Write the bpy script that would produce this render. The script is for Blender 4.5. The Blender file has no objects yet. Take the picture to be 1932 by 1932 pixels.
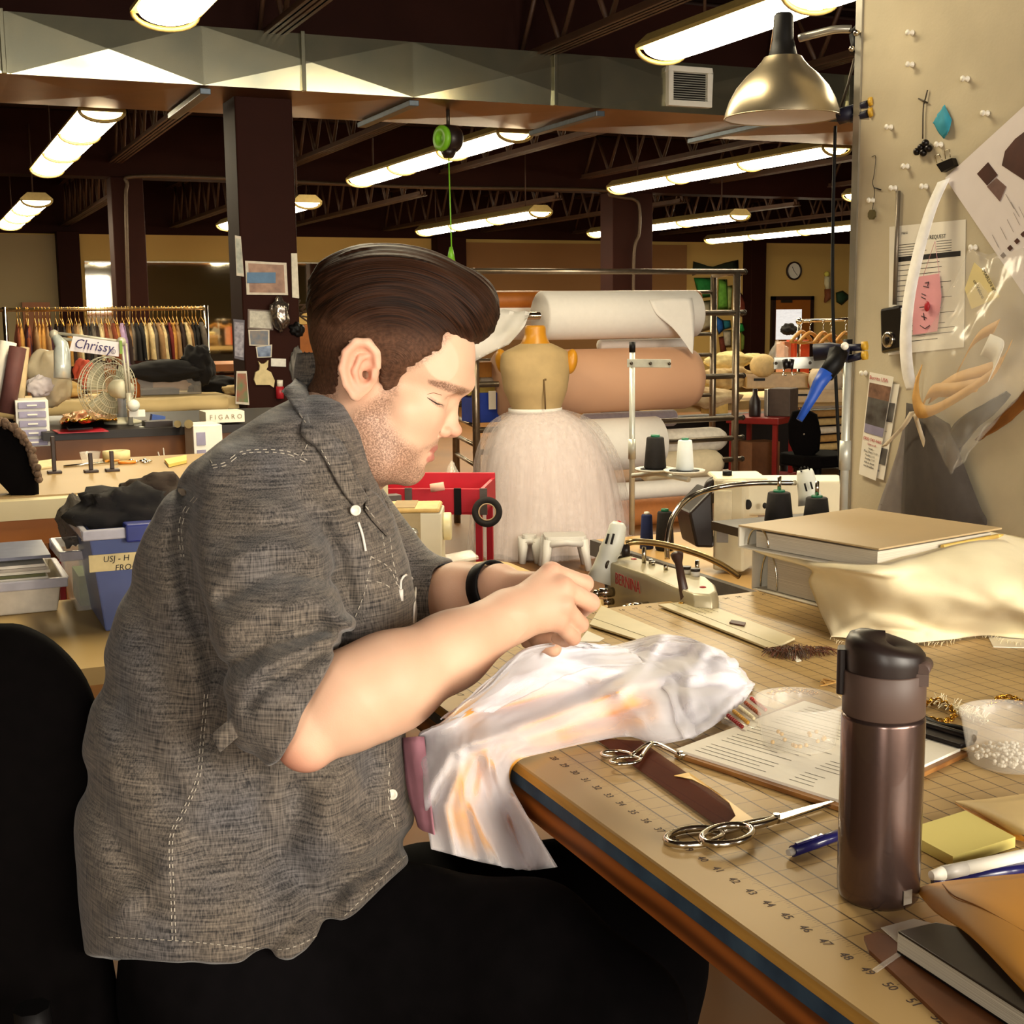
import bpy, bmesh, math, random
import numpy as np
from mathutils import Vector, Matrix, Quaternion
from mathutils.bvhtree import BVHTree
PI = math.pi
SC = bpy.context.scene
COL = SC.collection
# ------------------------------------------------------------------ camera
CF, CYAW, CPIT, CROLL, CH = 2526.6, 0.419387, 0.147734, -0.0108532, 1.40712
_F = Vector((math.sin(CYAW)*math.cos(CPIT), math.cos(CYAW)*math.cos(CPIT), -math.sin(CPIT)))
_R = Vector((math.cos(CYAW), -math.sin(CYAW), 0)); _U = _R.cross(_F)
_R2 = _R*math.cos(CROLL) + _U*math.sin(CROLL); _U2 = _U*math.cos(CROLL) - _R*math.sin(CROLL)
CPOS = Vector((0, 0, CH))
cd = bpy.data.cameras.new('camera'); cam = bpy.data.objects.new('camera', cd); COL.objects.link(cam)
cd.sensor_width = 36; cd.lens = CF*36/1932; cd.clip_start = .02; cd.clip_end = 100
_m = Matrix((_R2, _U2, -_F)).transposed().to_4x4(); _m.translation = CPOS; cam.matrix_world = _m
SC.camera = cam
# ------------------------------------------------------------------ world, light, exposure
w = bpy.data.worlds.new('world'); SC.world = w; w.use_nodes = True
w.node_tree.nodes['Background'].inputs[0].default_value = (1, .80, .58, 1)
w.node_tree.nodes['Background'].inputs[1].default_value = 0.06
SC.view_settings.view_transform = 'Standard'; SC.view_settings.look = 'None'
SC.view_settings.exposure = 0.45; SC.view_settings.gamma = 1.0
SC.cycles.max_bounces = 5; SC.cycles.diffuse_bounces = 3; SC.cycles.transparent_max_bounces = 9
SC.cycles.sample_clamp_indirect = 4
def area(name, loc, target, sx, sy, power, col):
    l = bpy.data.lights.new(name, 'AREA'); l.shape = 'RECTANGLE'; l.size = sx; l.size_y = sy; l.energy = power; l.color = col
    o = bpy.data.objects.new(name, l); COL.objects.link(o); o.location = loc
    o.rotation_euler = (Vector(target)-Vector(loc)).to_track_quat('-Z', 'Y').to_euler(); return o
area('window_daylight', (2.1, -3.8, 2.1), (.9, 1.5, 1.0), 3.0, 1.8, 235, (1, .92, .78))
area('side_window_daylight', (5.6, -3.8, 1.9), (2.0, 6.0, 1.0), 1.0, 1.6, 60, (1, .93, .82))
area('left_side_fill', (-2.9, -3.8, 2.0), (.4, 1.3, 1.0), .9, 1.7, 75, (1, .93, .82))  # added side fill, brightens the faces turned left
# ------------------------------------------------------------------ pixel -> place helpers (photo taken as 1932 px square)
def ray(px, py): return _F + _R2*((px-966)/CF) - _U2*((py-966)/CF)
def az(px, py, z=.92): d = ray(px, py); return CPOS + d*((z-CH)/d.z)
def ay(px, py, y): d = ray(px, py); return CPOS + d*(y/d.y)
def ax(px, py, x): d = ray(px, py); return CPOS + d*(x/d.x)
def ad(px, py, D): return CPOS + ray(px, py)*D
def pix(p): v = Vector(p)-CPOS; z = v.dot(_F); return 966+CF*v.dot(_R2)/z, 966-CF*v.dot(_U2)/z
# ------------------------------------------------------------------ materials
def lin(h):
    h = h.lstrip('#'); v = [int(h[i:i+2], 16)/255 for i in (0, 2, 4)]
    return tuple(c/12.92 if c <= .04045 else ((c+.055)/1.055)**2.4 for c in v) + (1,)
MATS = {}
def M(name, h, rough=.6, metal=0, var=.12, scale=30, bump=0, bscale=None, alpha=1, emit=0, trans=0, spec=.5, h2=None, stretch=None, sss=0, coat=0, sheen=0, ior=1.45):
    if name in MATS: return MATS[name]
    m = bpy.data.materials.new(name); m.use_nodes = True; nt = m.node_tree; b = nt.nodes['Principled BSDF']
    c = lin(h) if isinstance(h, str) else tuple(h)+(1,)
    b.inputs['Roughness'].default_value = rough; b.inputs['Metallic'].default_value = metal
    b.inputs['Specular IOR Level'].default_value = spec; b.inputs['IOR'].default_value = ior
    tc = nt.nodes.new('ShaderNodeTexCoord'); src = tc.outputs['Object']
    if stretch:
        mp = nt.nodes.new('ShaderNodeMapping'); mp.inputs['Scale'].default_value = stretch
        nt.links.new(src, mp.inputs[0]); src = mp.outputs[0]
    n = nt.nodes.new('ShaderNodeTexNoise'); n.inputs['Scale'].default_value = scale; n.inputs['Detail'].default_value = 4
    nt.links.new(src, n.inputs['Vector'])
    r = nt.nodes.new('ShaderNodeValToRGB'); r.color_ramp.elements[0].position = .3; r.color_ramp.elements[1].position = .7
    c2 = lin(h2) if h2 else tuple(min(1, x*(1+var)) for x in c[:3])+(1,)
    c1 = c if h2 else tuple(x*(1-var) for x in c[:3])+(1,)
    r.color_ramp.elements[0].color = c1; r.color_ramp.elements[1].color = c2
    nt.links.new(n.outputs['Fac'], r.inputs[0]); nt.links.new(r.outputs[0], b.inputs['Base Color'])
    if bump:
        n2 = n
        if bscale:
            n2 = nt.nodes.new('ShaderNodeTexNoise'); n2.inputs['Scale'].default_value = bscale; n2.inputs['Detail'].default_value = 3
            nt.links.new(src, n2.inputs['Vector'])
        bp = nt.nodes.new('ShaderNodeBump'); bp.inputs['Strength'].default_value = bump; bp.inputs['Distance'].default_value = .002
        nt.links.new(n2.outputs['Fac'], bp.inputs['Height']); nt.links.new(bp.outputs[0], b.inputs['Normal'])
    if emit:
        nt.links.new(r.outputs[0], b.inputs['Emission Color']); b.inputs['Emission Strength'].default_value = emit
    if trans: b.inputs['Transmission Weight'].default_value = trans
    if alpha < 1: b.inputs['Alpha'].default_value = alpha
    if sss:
        b.inputs['Subsurface Weight'].default_value = sss; b.inputs['Subsurface Radius'].default_value = (.012, .005, .003); b.inputs['Subsurface Scale'].default_value = .6
    if coat: b.inputs['Coat Weight'].default_value = coat
    if sheen: b.inputs['Sheen Weight'].default_value = sheen
    MATS[name] = m; return m
class NT:                                                           # small node-graph helper
    def __init__(s, m): s.nt = m.node_tree; s.b = s.nt.nodes['Principled BSDF']
    def n(s, t, **k):
        o = s.nt.nodes.new(t)
        for a, v in k.items(): setattr(o, a, v)
        return o
    def l(s, a, b): s.nt.links.new(a, b)
    def math(s, op, a, b=None, c=None):
        o = s.n('ShaderNodeMath', operation=op)
        for i, v in enumerate((a, b, c)):
            if v is None: continue
            if isinstance(v, (int, float)): o.inputs[i].default_value = v
            else: s.l(v, o.inputs[i])
        return o.outputs[0]
    def mix(s, fac, a, b):
        o = s.n('ShaderNodeMix', data_type='RGBA')
        for k, v in ((0, fac), (6, a), (7, b)):
            if isinstance(v, (tuple, list)): o.inputs[k].default_value = v
            elif isinstance(v, (int, float)): o.inputs[k].default_value = v
            else: s.l(v, o.inputs[k])
        return o.outputs[2]
# ------------------------------------------------------------------ mesh builder (world coordinates; sits under its parent's origin)
def frame(o, x, up=(0, 0, 1)):
    x = Vector(x).normalized(); z = Vector(up); y = z.cross(x)
    if y.length < 1e-6: y = Vector((0, 1, 0)).cross(x)
    y.normalize(); z = x.cross(y)
    m = Matrix((x, y, z)).transposed().to_4x4(); m.translation = Vector(o); return m
class MB:
    def __init__(s): s.v = []; s.f = []; s.sm = []; s.mi = []
    def add(s, vs, fs, sm=False, mi=0, X=None):
        b = len(s.v)
        s.v += [tuple(X @ Vector(v)) if X is not None else tuple(v) for v in vs]
        for f in fs: s.f.append([i+b for i in f]); s.sm.append(sm); s.mi.append(mi)
        return s
    def box(s, lo, hi, X=None, mi=0):
        a, b = lo, hi
        v = [(x, y, z) for z in (a[2], b[2]) for y in (a[1], b[1]) for x in (a[0], b[0])]
        return s.add(v, [(0, 2, 3, 1), (4, 5, 7, 6), (0, 1, 5, 4), (2, 6, 7, 3), (0, 4, 6, 2), (1, 3, 7, 5)], X=X, mi=mi)
    def rbox(s, lo, hi, r, X=None, mi=0, n=3):                       # box with rounded vertical edges
        pts = []
        for cx, cy, a0 in ((hi[0]-r, hi[1]-r, 0), (lo[0]+r, hi[1]-r, PI/2), (lo[0]+r, lo[1]+r, PI), (hi[0]-r, lo[1]+r, 1.5*PI)):
            for k in range(n+1): a = a0+PI/2*k/n; pts.append((cx+r*math.cos(a), cy+r*math.sin(a)))
        return s.prism(pts, lo[2], hi[2], X, mi)
    def prism(s, pts, z0, z1, X=None, mi=0, sm=False):
        n = len(pts); v = [(p[0], p[1], z0) for p in pts]+[(p[0], p[1], z1) for p in pts]
        s.add(v, [tuple(range(n))[::-1], tuple(range(n, 2*n))], X=X, mi=mi)
        s.add(v, [(i, (i+1) % n, (i+1) % n+n, i+n) for i in range(n)], sm=sm, X=X, mi=mi); return s
    def lathe(s, prof, n=24, X=None, mi=0, sm=True, close=False, cap=True):
        v = []; f = []
        for r, z in prof:
            for k in range(n): a = 2*PI*k/n; v.append((r*math.cos(a), r*math.sin(a), z))
        m = len(prof)
        for i in range(m-1 if not close else m):
            j = (i+1) % m
            for k in range(n): f.append((i*n+k, i*n+(k+1) % n, j*n+(k+1) % n, j*n+k))
        s.add(v, f, sm=sm, X=X, mi=mi)
        if not close and cap:
            if prof[0][0] > 1e-6: s.add(v[:n], [tuple(range(n))[::-1]], X=X, mi=mi)
            if prof[-1][0] > 1e-6: s.add(v[-n:], [tuple(range(n))], X=X, mi=mi)
        return s
    def cyl(s, a, b, r, r2=None, n=14, mi=0):
        a = Vector(a); b = Vector(b); d = b-a
        X = frame(a, d.normalized(), (0, 0, 1) if abs(d.normalized().z) < .9 else (1, 0, 0)) @ Matrix.Rotation(PI/2, 4, 'Y')
        return s.lathe([(r, 0), (r if r2 is None else r2, d.length)], n, X, mi)
    def tube(s, P, r, n=8, closed=False, mi=0, flat=None):
        P = [Vector(p) for p in P]; m = len(P); rs = r if isinstance(r, (list, tuple)) else [r]*m
        v = []; f = []; prev = None
        for i in range(m):
            t = (P[(i+1) % m]-P[i-1]) if closed else (P[min(i+1, m-1)]-P[max(i-1, 0)])
            if t.length < 1e-9: t = Vector((0, 0, 1))
            t.normalize()
            if prev is None:
                u = t.cross(Vector((0, 0, 1)) if flat is None else Vector(flat))
                if u.length < 1e-3: u = t.cross(Vector((0, 1, 0)))
            else: u = prev-t*prev.dot(t)
            u.normalize(); prev = u; w_ = t.cross(u)
            for k in range(n): a = 2*PI*k/n; v.append(P[i]+(u*math.cos(a)+w_*math.sin(a))*rs[i])
        for i in range(m if closed else m-1):
            j = (i+1) % m
            for k in range(n): f.append((i*n+k, i*n+(k+1) % n, j*n+(k+1) % n, j*n+k))
        s.add(v, f, sm=True, mi=mi)
        if not closed: s.add(v[:n], [tuple(range(n))[::-1]], mi=mi); s.add(v[-n:], [tuple(range(n))], mi=mi)
        return s
    def ball(s, c, r, n=14, sc=(1, 1, 1), X=None, mi=0):
        prof = [(max(0, math.sin(PI*i/(n//2+2)))*1, -math.cos(PI*i/(n//2+2))) for i in range(n//2+3)]
        T = Matrix.Translation(Vector(c)) @ (X if X is not None else Matrix()) @ Matrix.Diagonal((r*sc[0], r*sc[1], r*sc[2], 1))
        return s.lathe(prof, n, T, mi)
    def torus(s, c, R, r, X=None, n=28, k=10, sc=(1, 1)):
        P = [Vector((R*sc[0]*math.cos(2*PI*i/n), R*sc[1]*math.sin(2*PI*i/n), 0)) for i in range(n)]
        T = Matrix.Translation(Vector(c)) @ (X if X is not None else Matrix())
        return s.tube([T @ p for p in P], r, k, True)
    def ribbon(s, P, wid, side, th=.0008, mi=0):                      # flat strip along P, width along `side` (vector or list)
        P = [Vector(p) for p in P]; m = len(P); g = []
        for i in range(m):
            sd = Vector(side[i] if isinstance(side, list) else side).normalized(); ww = wid[i] if isinstance(wid, list) else wid
            g.append([P[i]-sd*ww/2, P[i]+sd*ww/2])
        return s.sheet(g, th, mi=mi)
    def sheet(s, G, th=0, mi=0, sm=True):                             # grid of points, optional solid thickness
        nu, nv = len(G), len(G[0]); G = [[Vector(p) for p in row] for row in G]
        v = [p for row in G for p in row]
        f = [(i*nv+j, i*nv+j+1, (i+1)*nv+j+1, (i+1)*nv+j) for i in range(nu-1) for j in range(nv-1)]
        if not th: return s.add(v, f, sm, mi)
        N = []
        for i in range(nu):
            for j in range(nv):
                du = G[min(i+1, nu-1)][j]-G[max(i-1, 0)][j]; dv = G[i][min(j+1, nv-1)]-G[i][max(j-1, 0)]
                nn = dv.cross(du); N.append(nn.normalized() if nn.length > 1e-12 else Vector((0, 0, 1)))
        k = len(v); v2 = v+[p-n_*th for p, n_ in zip(v, N)]
        s.add(v2, f, sm, mi); s.add(v2, [tuple(a+k for a in q[::-1]) for q in f], sm, mi)
        rim = [i*nv for i in range(nu)]+[(nu-1)*nv+j for j in range(1, nv)]+[i*nv+nv-1 for i in range(nu-2, -1, -1)]+[j for j in range(nv-2, 0, -1)]
        return s.add(v2, [(rim[i], rim[i]+k, rim[(i+1) % len(rim)]+k, rim[(i+1) % len(rim)]) for i in range(len(rim))], False, mi)
    def text(s, body, size, X, ex=.0003, mi=0, shear=0, align='CENTER', sx=1):
        cu = bpy.data.curves.new('t', 'FONT'); cu.body = body; cu.size = size; cu.extrude = ex; cu.align_x = align; cu.align_y = 'CENTER'; cu.shear = shear; cu.resolution_u = 2
        o = bpy.data.objects.new('t', cu); COL.objects.link(o)
        me = o.to_mesh(); vs = [(v.co.x*sx, v.co.y, v.co.z) for v in me.vertices]; fs = [tuple(p.vertices) for p in me.polygons]
        o.to_mesh_clear(); bpy.data.objects.remove(o); bpy.data.curves.remove(cu)
        return s.add(vs, fs, X=X, mi=mi)
    def build(s, name, mats, parent=None, bev=0, fix=True):
        me = bpy.data.meshes.new(name); off = Vector((0, 0, 0)); p = parent
        if parent is not None:
            off = parent.location.copy()
            if parent.parent is not None: off = off+parent.parent.location
        loc = Vector((0, 0, 0))
        if parent is None:                                            # a thing of one mesh: its origin at its foot
            xs = np.array(s.v); lo, hi = xs.min(0), xs.max(0); off = Vector(((lo[0]+hi[0])/2, (lo[1]+hi[1])/2, lo[2])); loc = off
        me.from_pydata([(v[0]-off.x, v[1]-off.y, v[2]-off.z) for v in s.v], [], s.f)
        if not isinstance(mats, (list, tuple)): mats = [mats]
        for m in mats: me.materials.append(m)
        me.polygons.foreach_set('use_smooth', s.sm); me.polygons.foreach_set('material_index', s.mi)
        if fix:
            bm = bmesh.new(); bm.from_mesh(me); bmesh.ops.remove_doubles(bm, verts=bm.verts, dist=1e-6)
            bmesh.ops.recalc_face_normals(bm, faces=bm.faces); bm.to_mesh(me); bm.free()
        me.update()
        o = bpy.data.objects.new(name, me); COL.objects.link(o); o.location = loc
        if parent is not None: o.parent = parent
        if bev:
            b = o.modifiers.new('bevel', 'BEVEL'); b.width = bev; b.segments = 2; b.limit_method = 'ANGLE'; b.angle_limit = .7
        return o
def tag(o, label=None, cat=None, group=None, kind=None):
    if label: o['label'] = label
    if cat: o['category'] = cat
    if group: o['group'] = group
    if kind: o['kind'] = kind
    return o
def thing(name, label, cat, loc=(0, 0, 0), group=None):
    o = bpy.data.objects.new(name, None); COL.objects.link(o); o.location = loc; o.empty_display_size = .05
    return tag(o, label, cat, group)
def copy_thing(root, loc, label=None, group=None, rz=None):
    r = root.copy(); COL.objects.link(r); r.location = loc
    if rz is not None: r.rotation_euler = (0, 0, rz)
    if label: r['label'] = label
    if group: r['group'] = group
    for ch in list(root.children):
        c = ch.copy(); COL.objects.link(c); c.parent = r
        for g in list(ch.children): d = g.copy(); COL.objects.link(d); d.parent = c
    return r
def one(mb, name, mat, label, cat, group=None, kind=None, bev=0): return tag(mb.build(name, mat, bev=bev), label, cat, group, kind)
def structure(mb, name, mat, label=None, bev=0): return tag(mb.build(name, mat, bev=bev), label, None, None, 'structure')
def catmull(P, n):                                                  # dense smooth curve through points (tuples or Vectors)
    P = [np.array(p, float) for p in P]; out = []
    Q = [2*P[0]-P[1]]+P+[2*P[-1]-P[-2]]
    for i in range(1, len(Q)-2):
        for k in range(n):
            t = k/n; a, b, c, d = Q[i-1:i+3]
            out.append(.5*((2*b)+(-a+c)*t+(2*a-5*b+4*c-d)*t*t+(-a+3*b-3*c+d)*t**3))
    out.append(P[-1]); return out
def smooth_grid(G, nu, nv):
    rows = [catmull(r, nv) for r in G]
    cols = [catmull([rows[i][j] for i in range(len(rows))], nu) for j in range(len(rows[0]))]
    return [[Vector(cols[j][i]) for j in range(len(cols))] for i in range(len(cols[0]))]
def vnoise(p, seed=0):                                               # cheap smooth value noise in numpy, p (N,3) -> (-1..1)
    p = np.asarray(p, float); i = np.floor(p).astype(np.int64); f = p-i; f = f*f*(3-2*f); r = 0
    for dx in (0, 1):
        for dy in (0, 1):
            for dz in (0, 1):
                h = ((i[:, 0]+dx)*374761393+(i[:, 1]+dy)*668265263+(i[:, 2]+dz)*1274126177+seed*974634777) & 0xffffffff
                h = ((h ^ (h >> 13))*1274126177) & 0xffffffff; h = ((h ^ (h >> 16)) & 0xffff)/32767.5-1
                r = r+h*(f[:, 0] if dx else 1-f[:, 0])*(f[:, 1] if dy else 1-f[:, 1])*(f[:, 2] if dz else 1-f[:, 2])
    return r
random.seed(7)
# ================================================================== STRUCTURE
YW = 20.9                                                            # back wall
ROW1, ROW2 = 8.0, 14.3
m_floor = M('floor_brown', '#70491f', .5, var=.18, scale=1.5)
m_wall = M('wall_cream', '#cda85f', .8, var=.05, scale=.6)
m_wallgrey = M('wall_greige', '#a2916c', .8, var=.05, scale=.6)
m_tan = M('partition_brown', '#8a6238', .8, var=.06, scale=.8)
m_steel = M('steel_brown', '#2a110a', .7, var=.1, scale=4, spec=.12)
m_deck = M('deck_dark', '#2c180d', .6, var=.2, scale=3)
m_joist = M('joist_brown', '#493020', .55, var=.2, scale=5)
m_white = M('white_paint', '#e4e0d4', .5, var=.03)
m_trim = M('dark_trim', '#2a1710', .5)
structure(MB().box((-6, -4.2, -.1), (24, 22, 0)), 'floor', m_floor, 'brown workshop floor')
b = MB()
for i in range(110):                                                 # corrugated deck
    y = -4+i*.24; b.box((-6, y, 3.42), (24, y+.13, 3.6)); b.box((-6, y+.13, 3.50), (24, y+.24, 3.6))
structure(b, 'ceiling', m_deck, 'dark corrugated metal roof deck')
b = MB().box((-6, YW, 0), (24, YW+.2, 2.63))
structure(b, 'wall_back', m_wall, 'long cream wall at the far end')
structure(MB().box((-6, YW-.05, 2.62), (24, YW+.2, 3.6)), 'trim_1', m_steel, 'dark brown beam above the far wall')
structure(MB().box((8.43, YW-.14, 0), (ay(1296, 480, YW-.14).x, YW-.01, 2.56)), 'wall_partition', m_tan, 'brown partition board in front of the far wall')
p0 = ay(0, 600, YW).x-1.5; p1 = ay(113, 600, YW).x
structure(MB().box((p0, YW-.06, 0), (p1, YW-.01, 2.6)), 'wall_far_left', m_wallgrey, 'greyish wall section at far left')
structure(MB().box((-6.2, -4.2, 0), (-6, 22, 3.6)), 'wall_left', m_wallgrey)
structure(MB().box((24, -4.2, 0), (24.2, 22, 3.6)), 'wall_right', m_wallgrey)
# rear wall (behind the photographer) with its row of windows
m_day = M('daylight_glass', '#fff6e6', .3, emit=5, var=.02, scale=1)
m_frame = M('window_frame_white', '#d8d2c2', .5)
structure(MB().box((-6, -4.2, 0), (24, -4.0, .95)), 'wall_rear', m_wallgrey)
structure(MB().box((-6, -4.2, 2.9), (24, -4.0, 3.6)), 'trim_2', m_wallgrey)
for k, (x0, x1) in enumerate([(-6, -3.4), (-2.4, -.9), (3.5, 5.1), (6.1, 24)]):
    structure(MB().box((x0, -4.2, .95), (x1, -4.0, 2.9)), 'trim_%d' % (k+3), m_wallgrey)
for k, (x0, x1) in enumerate([(-3.4, -2.4), (-.9, 3.5), (5.1, 6.1)]):
    zt_ = 1.8 if k == 2 else 2.9
    if k == 2: structure(MB().box((x0, -4.2, zt_), (x1, -4.0, 2.9)), 'trim_8', m_wallgrey)
    o = structure(MB().box((x0, -4.17, .95), (x1, -4.12, zt_)), 'window_%d' % (k+1), m_day)
    f = MB()
    for xx in (x0, (x0+x1)/2-.03, x1-.06): f.box((xx, -4.11, .95), (xx+.06, -4.04, zt_))
    f.box((x0, -4.11, .95), (x1, -4.04, 1.02)); f.box((x0, -4.11, zt_-.07), (x1, -4.04, zt_))
    f.build('window_frame', m_frame, o)
# steel columns: a grid of square posts
for nm, x0, x1, y, top in [('near', 1.802, 2.141, ROW1, 2.66), ('left', 1.962, 2.28, ROW2, 2.8), ('centre', 7.66, 8.2, ROW2, 2.8)]:
    structure(MB().box((x0, y-.12, 0), (x1, y+.2, top)), 'column', m_steel, 'dark brown square steel column, %s one' % nm, bev=.01)
for x0, x1 in [(2.057, 2.372), (7.914, 8.422), (13.96, 14.28)]:
    structure(MB().box((x0, YW-.3, 0), (x1, YW-.02, 2.64)), 'column', m_steel, 'dark brown steel column against the far wall', bev=.01)
structure(MB().box((-6, ROW2-.1, 2.80), (24, ROW2+.2, 3.42)), 'ceiling_beam', m_steel, 'dark cross beam under the roof')
structure(MB().box((-6, ROW1+.0, 2.98), (24, ROW1+.3, 3.42)), 'ceiling_beam', m_steel, 'dark cross beam above the duct')
def joist(x, y0, y1, zb, zt):
    b = MB(); w_ = .035
    for z in (zb, zt):
        for s in (-1, 1): b.box((x+s*w_-.028, y0, z), (x+s*w_+.028, y1, z+.012)); b.box((x+s*w_-.006, y0, z), (x+s*w_+.006, y1, z+.05))
    n = max(2, round((y1-y0)/.62)); d = (y1-y0)/n
    for i in range(n):
        ya = y0+i*d
        b.cyl((x, ya, zb+.02), (x, ya+d/2, zt), .016, n=6); b.cyl((x, ya+d/2, zt), (x, ya+d, zb+.02), .016, n=6)
    return structure(b, 'roof_joist', m_joist)
for x in (.35, 2.02, 3.75, 5.55, 7.3, 9.05, 10.8): joist(x, ROW1+.3, ROW2-.1, 2.93, 3.40)
for x in (.35, 1.98, 3.65, 5.5, 7.3): joist(x, -1, ROW1, 2.95, 3.40)
for x in (.6, 2.2, 3.75, 5.4, 7.1, 8.8, 10.5, 12.2, 13.9): joist(x, ROW2+.2, YW-.1, 2.72, 3.30)
# bulletin board panel on the right of the table
XP = 1.84
m_board = M('board_beige', '#bdb094', .8, var=.10, scale=7, bump=.15, bscale=160)
m_alu = M('aluminium', '#b9b4a8', .35, .85, var=.08)
structure(MB().box((XP, 1.05, .35), (XP+.035, 2.335, 2.62)), 'wall_panel', m_board, 'beige pin board partition beside the table')
structure(MB().box((XP-.004, 2.325, .35), (XP+.04, 2.345, 2.62)), 'trim_7', m_alu, 'metal edge strip of the pin board')
# conduits along the second beam and down its columns
m_pipe = M('conduit_grey', '#51402f', .5, .3)
def pipe(P, r, label): return one(MB().tube(catmull(P, 6), r, 8), 'conduit', m_pipe, label, 'conduit')
y = ROW2-.16
pipe([ay(248, 900, y), ay(243, 600, y), ay(238, 400, y), ay(240, 350, y), ay(256, 333, y), ay(440, 337, y), ay(760, 352, y), ay(1120, 358, y), ay(1150, 368, y), ay(1175, 373, y), ay(1195, 376, y), ay(1206, 390, y), ay(1206, 440, y), ay(1196, 480, y), ay(1195, 640, y)], .02, 'thin conduit running under the beam and down two columns')
# ================================================================== CUTTING TABLE (long edge along +Y)
TX0, TX1, TY0, TY1, TZ = .578, 1.835, .30, 1.925, .92
m_gold = M('board_edge', '#b98c40', .6, var=.15, scale=12, stretch=(8, 1, 8))
m_blue = M('blue_painted_strip', '#1c3046', .6, h2='#3c566c', scale=18)
def wood(name, c1, c2, sc=4, rough=.5, stretch=(8, 1, 8)):
    m = M(name, c1, rough); g = NT(m)
    tc = g.n('ShaderNodeTexCoord'); mp = g.n('ShaderNodeMapping'); mp.inputs['Scale'].default_value = stretch; g.l(tc.outputs['Object'], mp.inputs[0])
    wv = g.n('ShaderNodeTexWave', wave_type='RINGS'); wv.inputs['Scale'].default_value = sc; wv.inputs['Distortion'].default_value = 6; wv.inputs['Detail'].default_value = 3
    g.l(mp.outputs[0], wv.inputs[0]); r = g.n('ShaderNodeValToRGB'); r.color_ramp.elements[0].color = lin(c1); r.color_ramp.elements[1].color = lin(c2)
    g.l(wv.outputs[1], r.inputs[0]); g.l(r.outputs[0], g.b.inputs['Base Color']); return m
m_apron = wood('fir_apron', '#5e300f', '#a05a22', 2.2, .45, (5, .9, 6))
t = thing('cutting_table', 'large wooden cutting table with a blue painted edge strip in the foreground', 'table', (1.2, 1.1, 0))
MB().box((TX0+.002, TY0, TZ-.016), (TX1, TY1, TZ-.003)).build('tabletop', m_gold, t, bev=.001)
MB().box((TX0+.006, TY0, TZ-.033), (TX1, TY1-.005, TZ-.016)).build('edge_strip', m_blue, t)
MB().box((TX0+.010, TY0, TZ-.064), (TX1-.02, TY1-.01, TZ-.033)).build('apron', m_apron, t)
for x, y_ in ((TX1-.35, TY0+.1), (TX1-.12, TY0+.1), (TX0+.35, TY1-.15), (TX1-.12, TY1-.15)):
    MB().box((x, y_, 0), (x+.08, y_+.08, TZ-.064)).build('leg', m_apron, t, bev=.004)
# translucent vinyl cutting mat with a one inch grid
IN = .0254; X0L, XNL, YNL = .6370, .6185, 1.9917                        # ruler line, number line, number zero
def mat_material():
    m = M('vinyl_mat', '#a98f60', .38, spec=.35); g = NT(m)
    tc = g.n('ShaderNodeTexCoord'); sp = g.n('ShaderNodeSeparateXYZ'); g.l(tc.outputs['Object'], sp.inputs[0])
    ox, oy = (TX0+TX1)/2, (TY0+TY1)/2
    def lines(out, off, step, wid, bold, wb):
        u = g.math('DIVIDE', g.math('SUBTRACT', out, off), step)
        fr = g.math('ABSOLUTE', g.math('SUBTRACT', u, g.math('ROUND', u)))
        a = g.math('LESS_THAN', fr, wid/step)
        return a
    inx = g.math('MULTIPLY', g.math('GREATER_THAN', sp.outputs[0], X0L-ox-.001), g.math('LESS_THAN', sp.outputs[1], 1.888-oy))
    gl = g.math('MULTIPLY', lines(sp.outputs[0], X0L-ox, IN, .00085, 0, 0), inx)
    gx = g.math('MULTIPLY', lines(sp.outputs[1], YNL-oy, IN, .00065, 0, 0), inx)
    fac = g.math('MINIMUM', g.math('ADD', g.math('MULTIPLY', gl, .85), g.math('MULTIPLY', gx, .5)), 1)
    # ruler ticks along the near edge
    for step, x0 in ((IN, XNL+.006), (IN/2, X0L-.0085), (IN/8, X0L-.005)):
        tk = g.math('MULTIPLY', lines(sp.outputs[1], YNL-oy, step, .0003, 0, 0), g.math('MULTIPLY', g.math('GREATER_THAN', sp.outputs[0], x0-ox), g.math('LESS_THAN', sp.outputs[0], X0L-ox)))
        fac = g.math('MAXIMUM', fac, g.math('MULTIPLY', tk, .6))
    tk = g.math('MULTIPLY', lines(sp.outputs[0], X0L-ox, IN/8, .0004, 0, 0), g.math('MULTIPLY', g.math('GREATER_THAN', sp.outputs[1], 1.888-oy), g.math('LESS_THAN', sp.outputs[1], 1.893-oy)))
    fac = g.math('MAXIMUM', fac, g.math('MULTIPLY', tk, .6))
    n = g.n('ShaderNodeTexNoise'); n.inputs['Scale'].default_value = 5; g.l(tc.outputs['Object'], n.inputs['Vector'])
    base = g.mix(n.outputs['Fac'], lin('#ab8d5c'), lin('#c2a26c'))
    g.l(g.mix(fac, base, lin('#35231c')), g.b.inputs['Base Color'])
    return m
m_ink = M('print_ink', '#3f2b24', .6)
b = MB().box((TX0, TY0, TZ-.003), (TX1, TY1, TZ))
mt = thing('cutting_mat', 'tan gridded vinyl cutting mat covering the foreground table', 'cutting mat', ((TX0+TX1)/2, (TY0+TY1)/2, TZ-.003))
b.build('mat_sheet', mat_material(), mt)
b = MB()
for k in range(5, 64):
    yy = YNL-k*IN
    b.text(str(k), 0.0115, Matrix.Translation((XNL, yy, TZ+.0002)) @ Matrix.Rotation(-PI/2, 4, 'Z'), .0001)
for k in range(1, 44):
    b.text(str(k), 0.0115, Matrix.Translation((X0L+k*IN, 1.9, TZ+.0002)) @ Matrix.Rotation(0, 4, 'Z'), .0001)
b.build('printed_numbers', m_ink, mt, fix=False)
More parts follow.
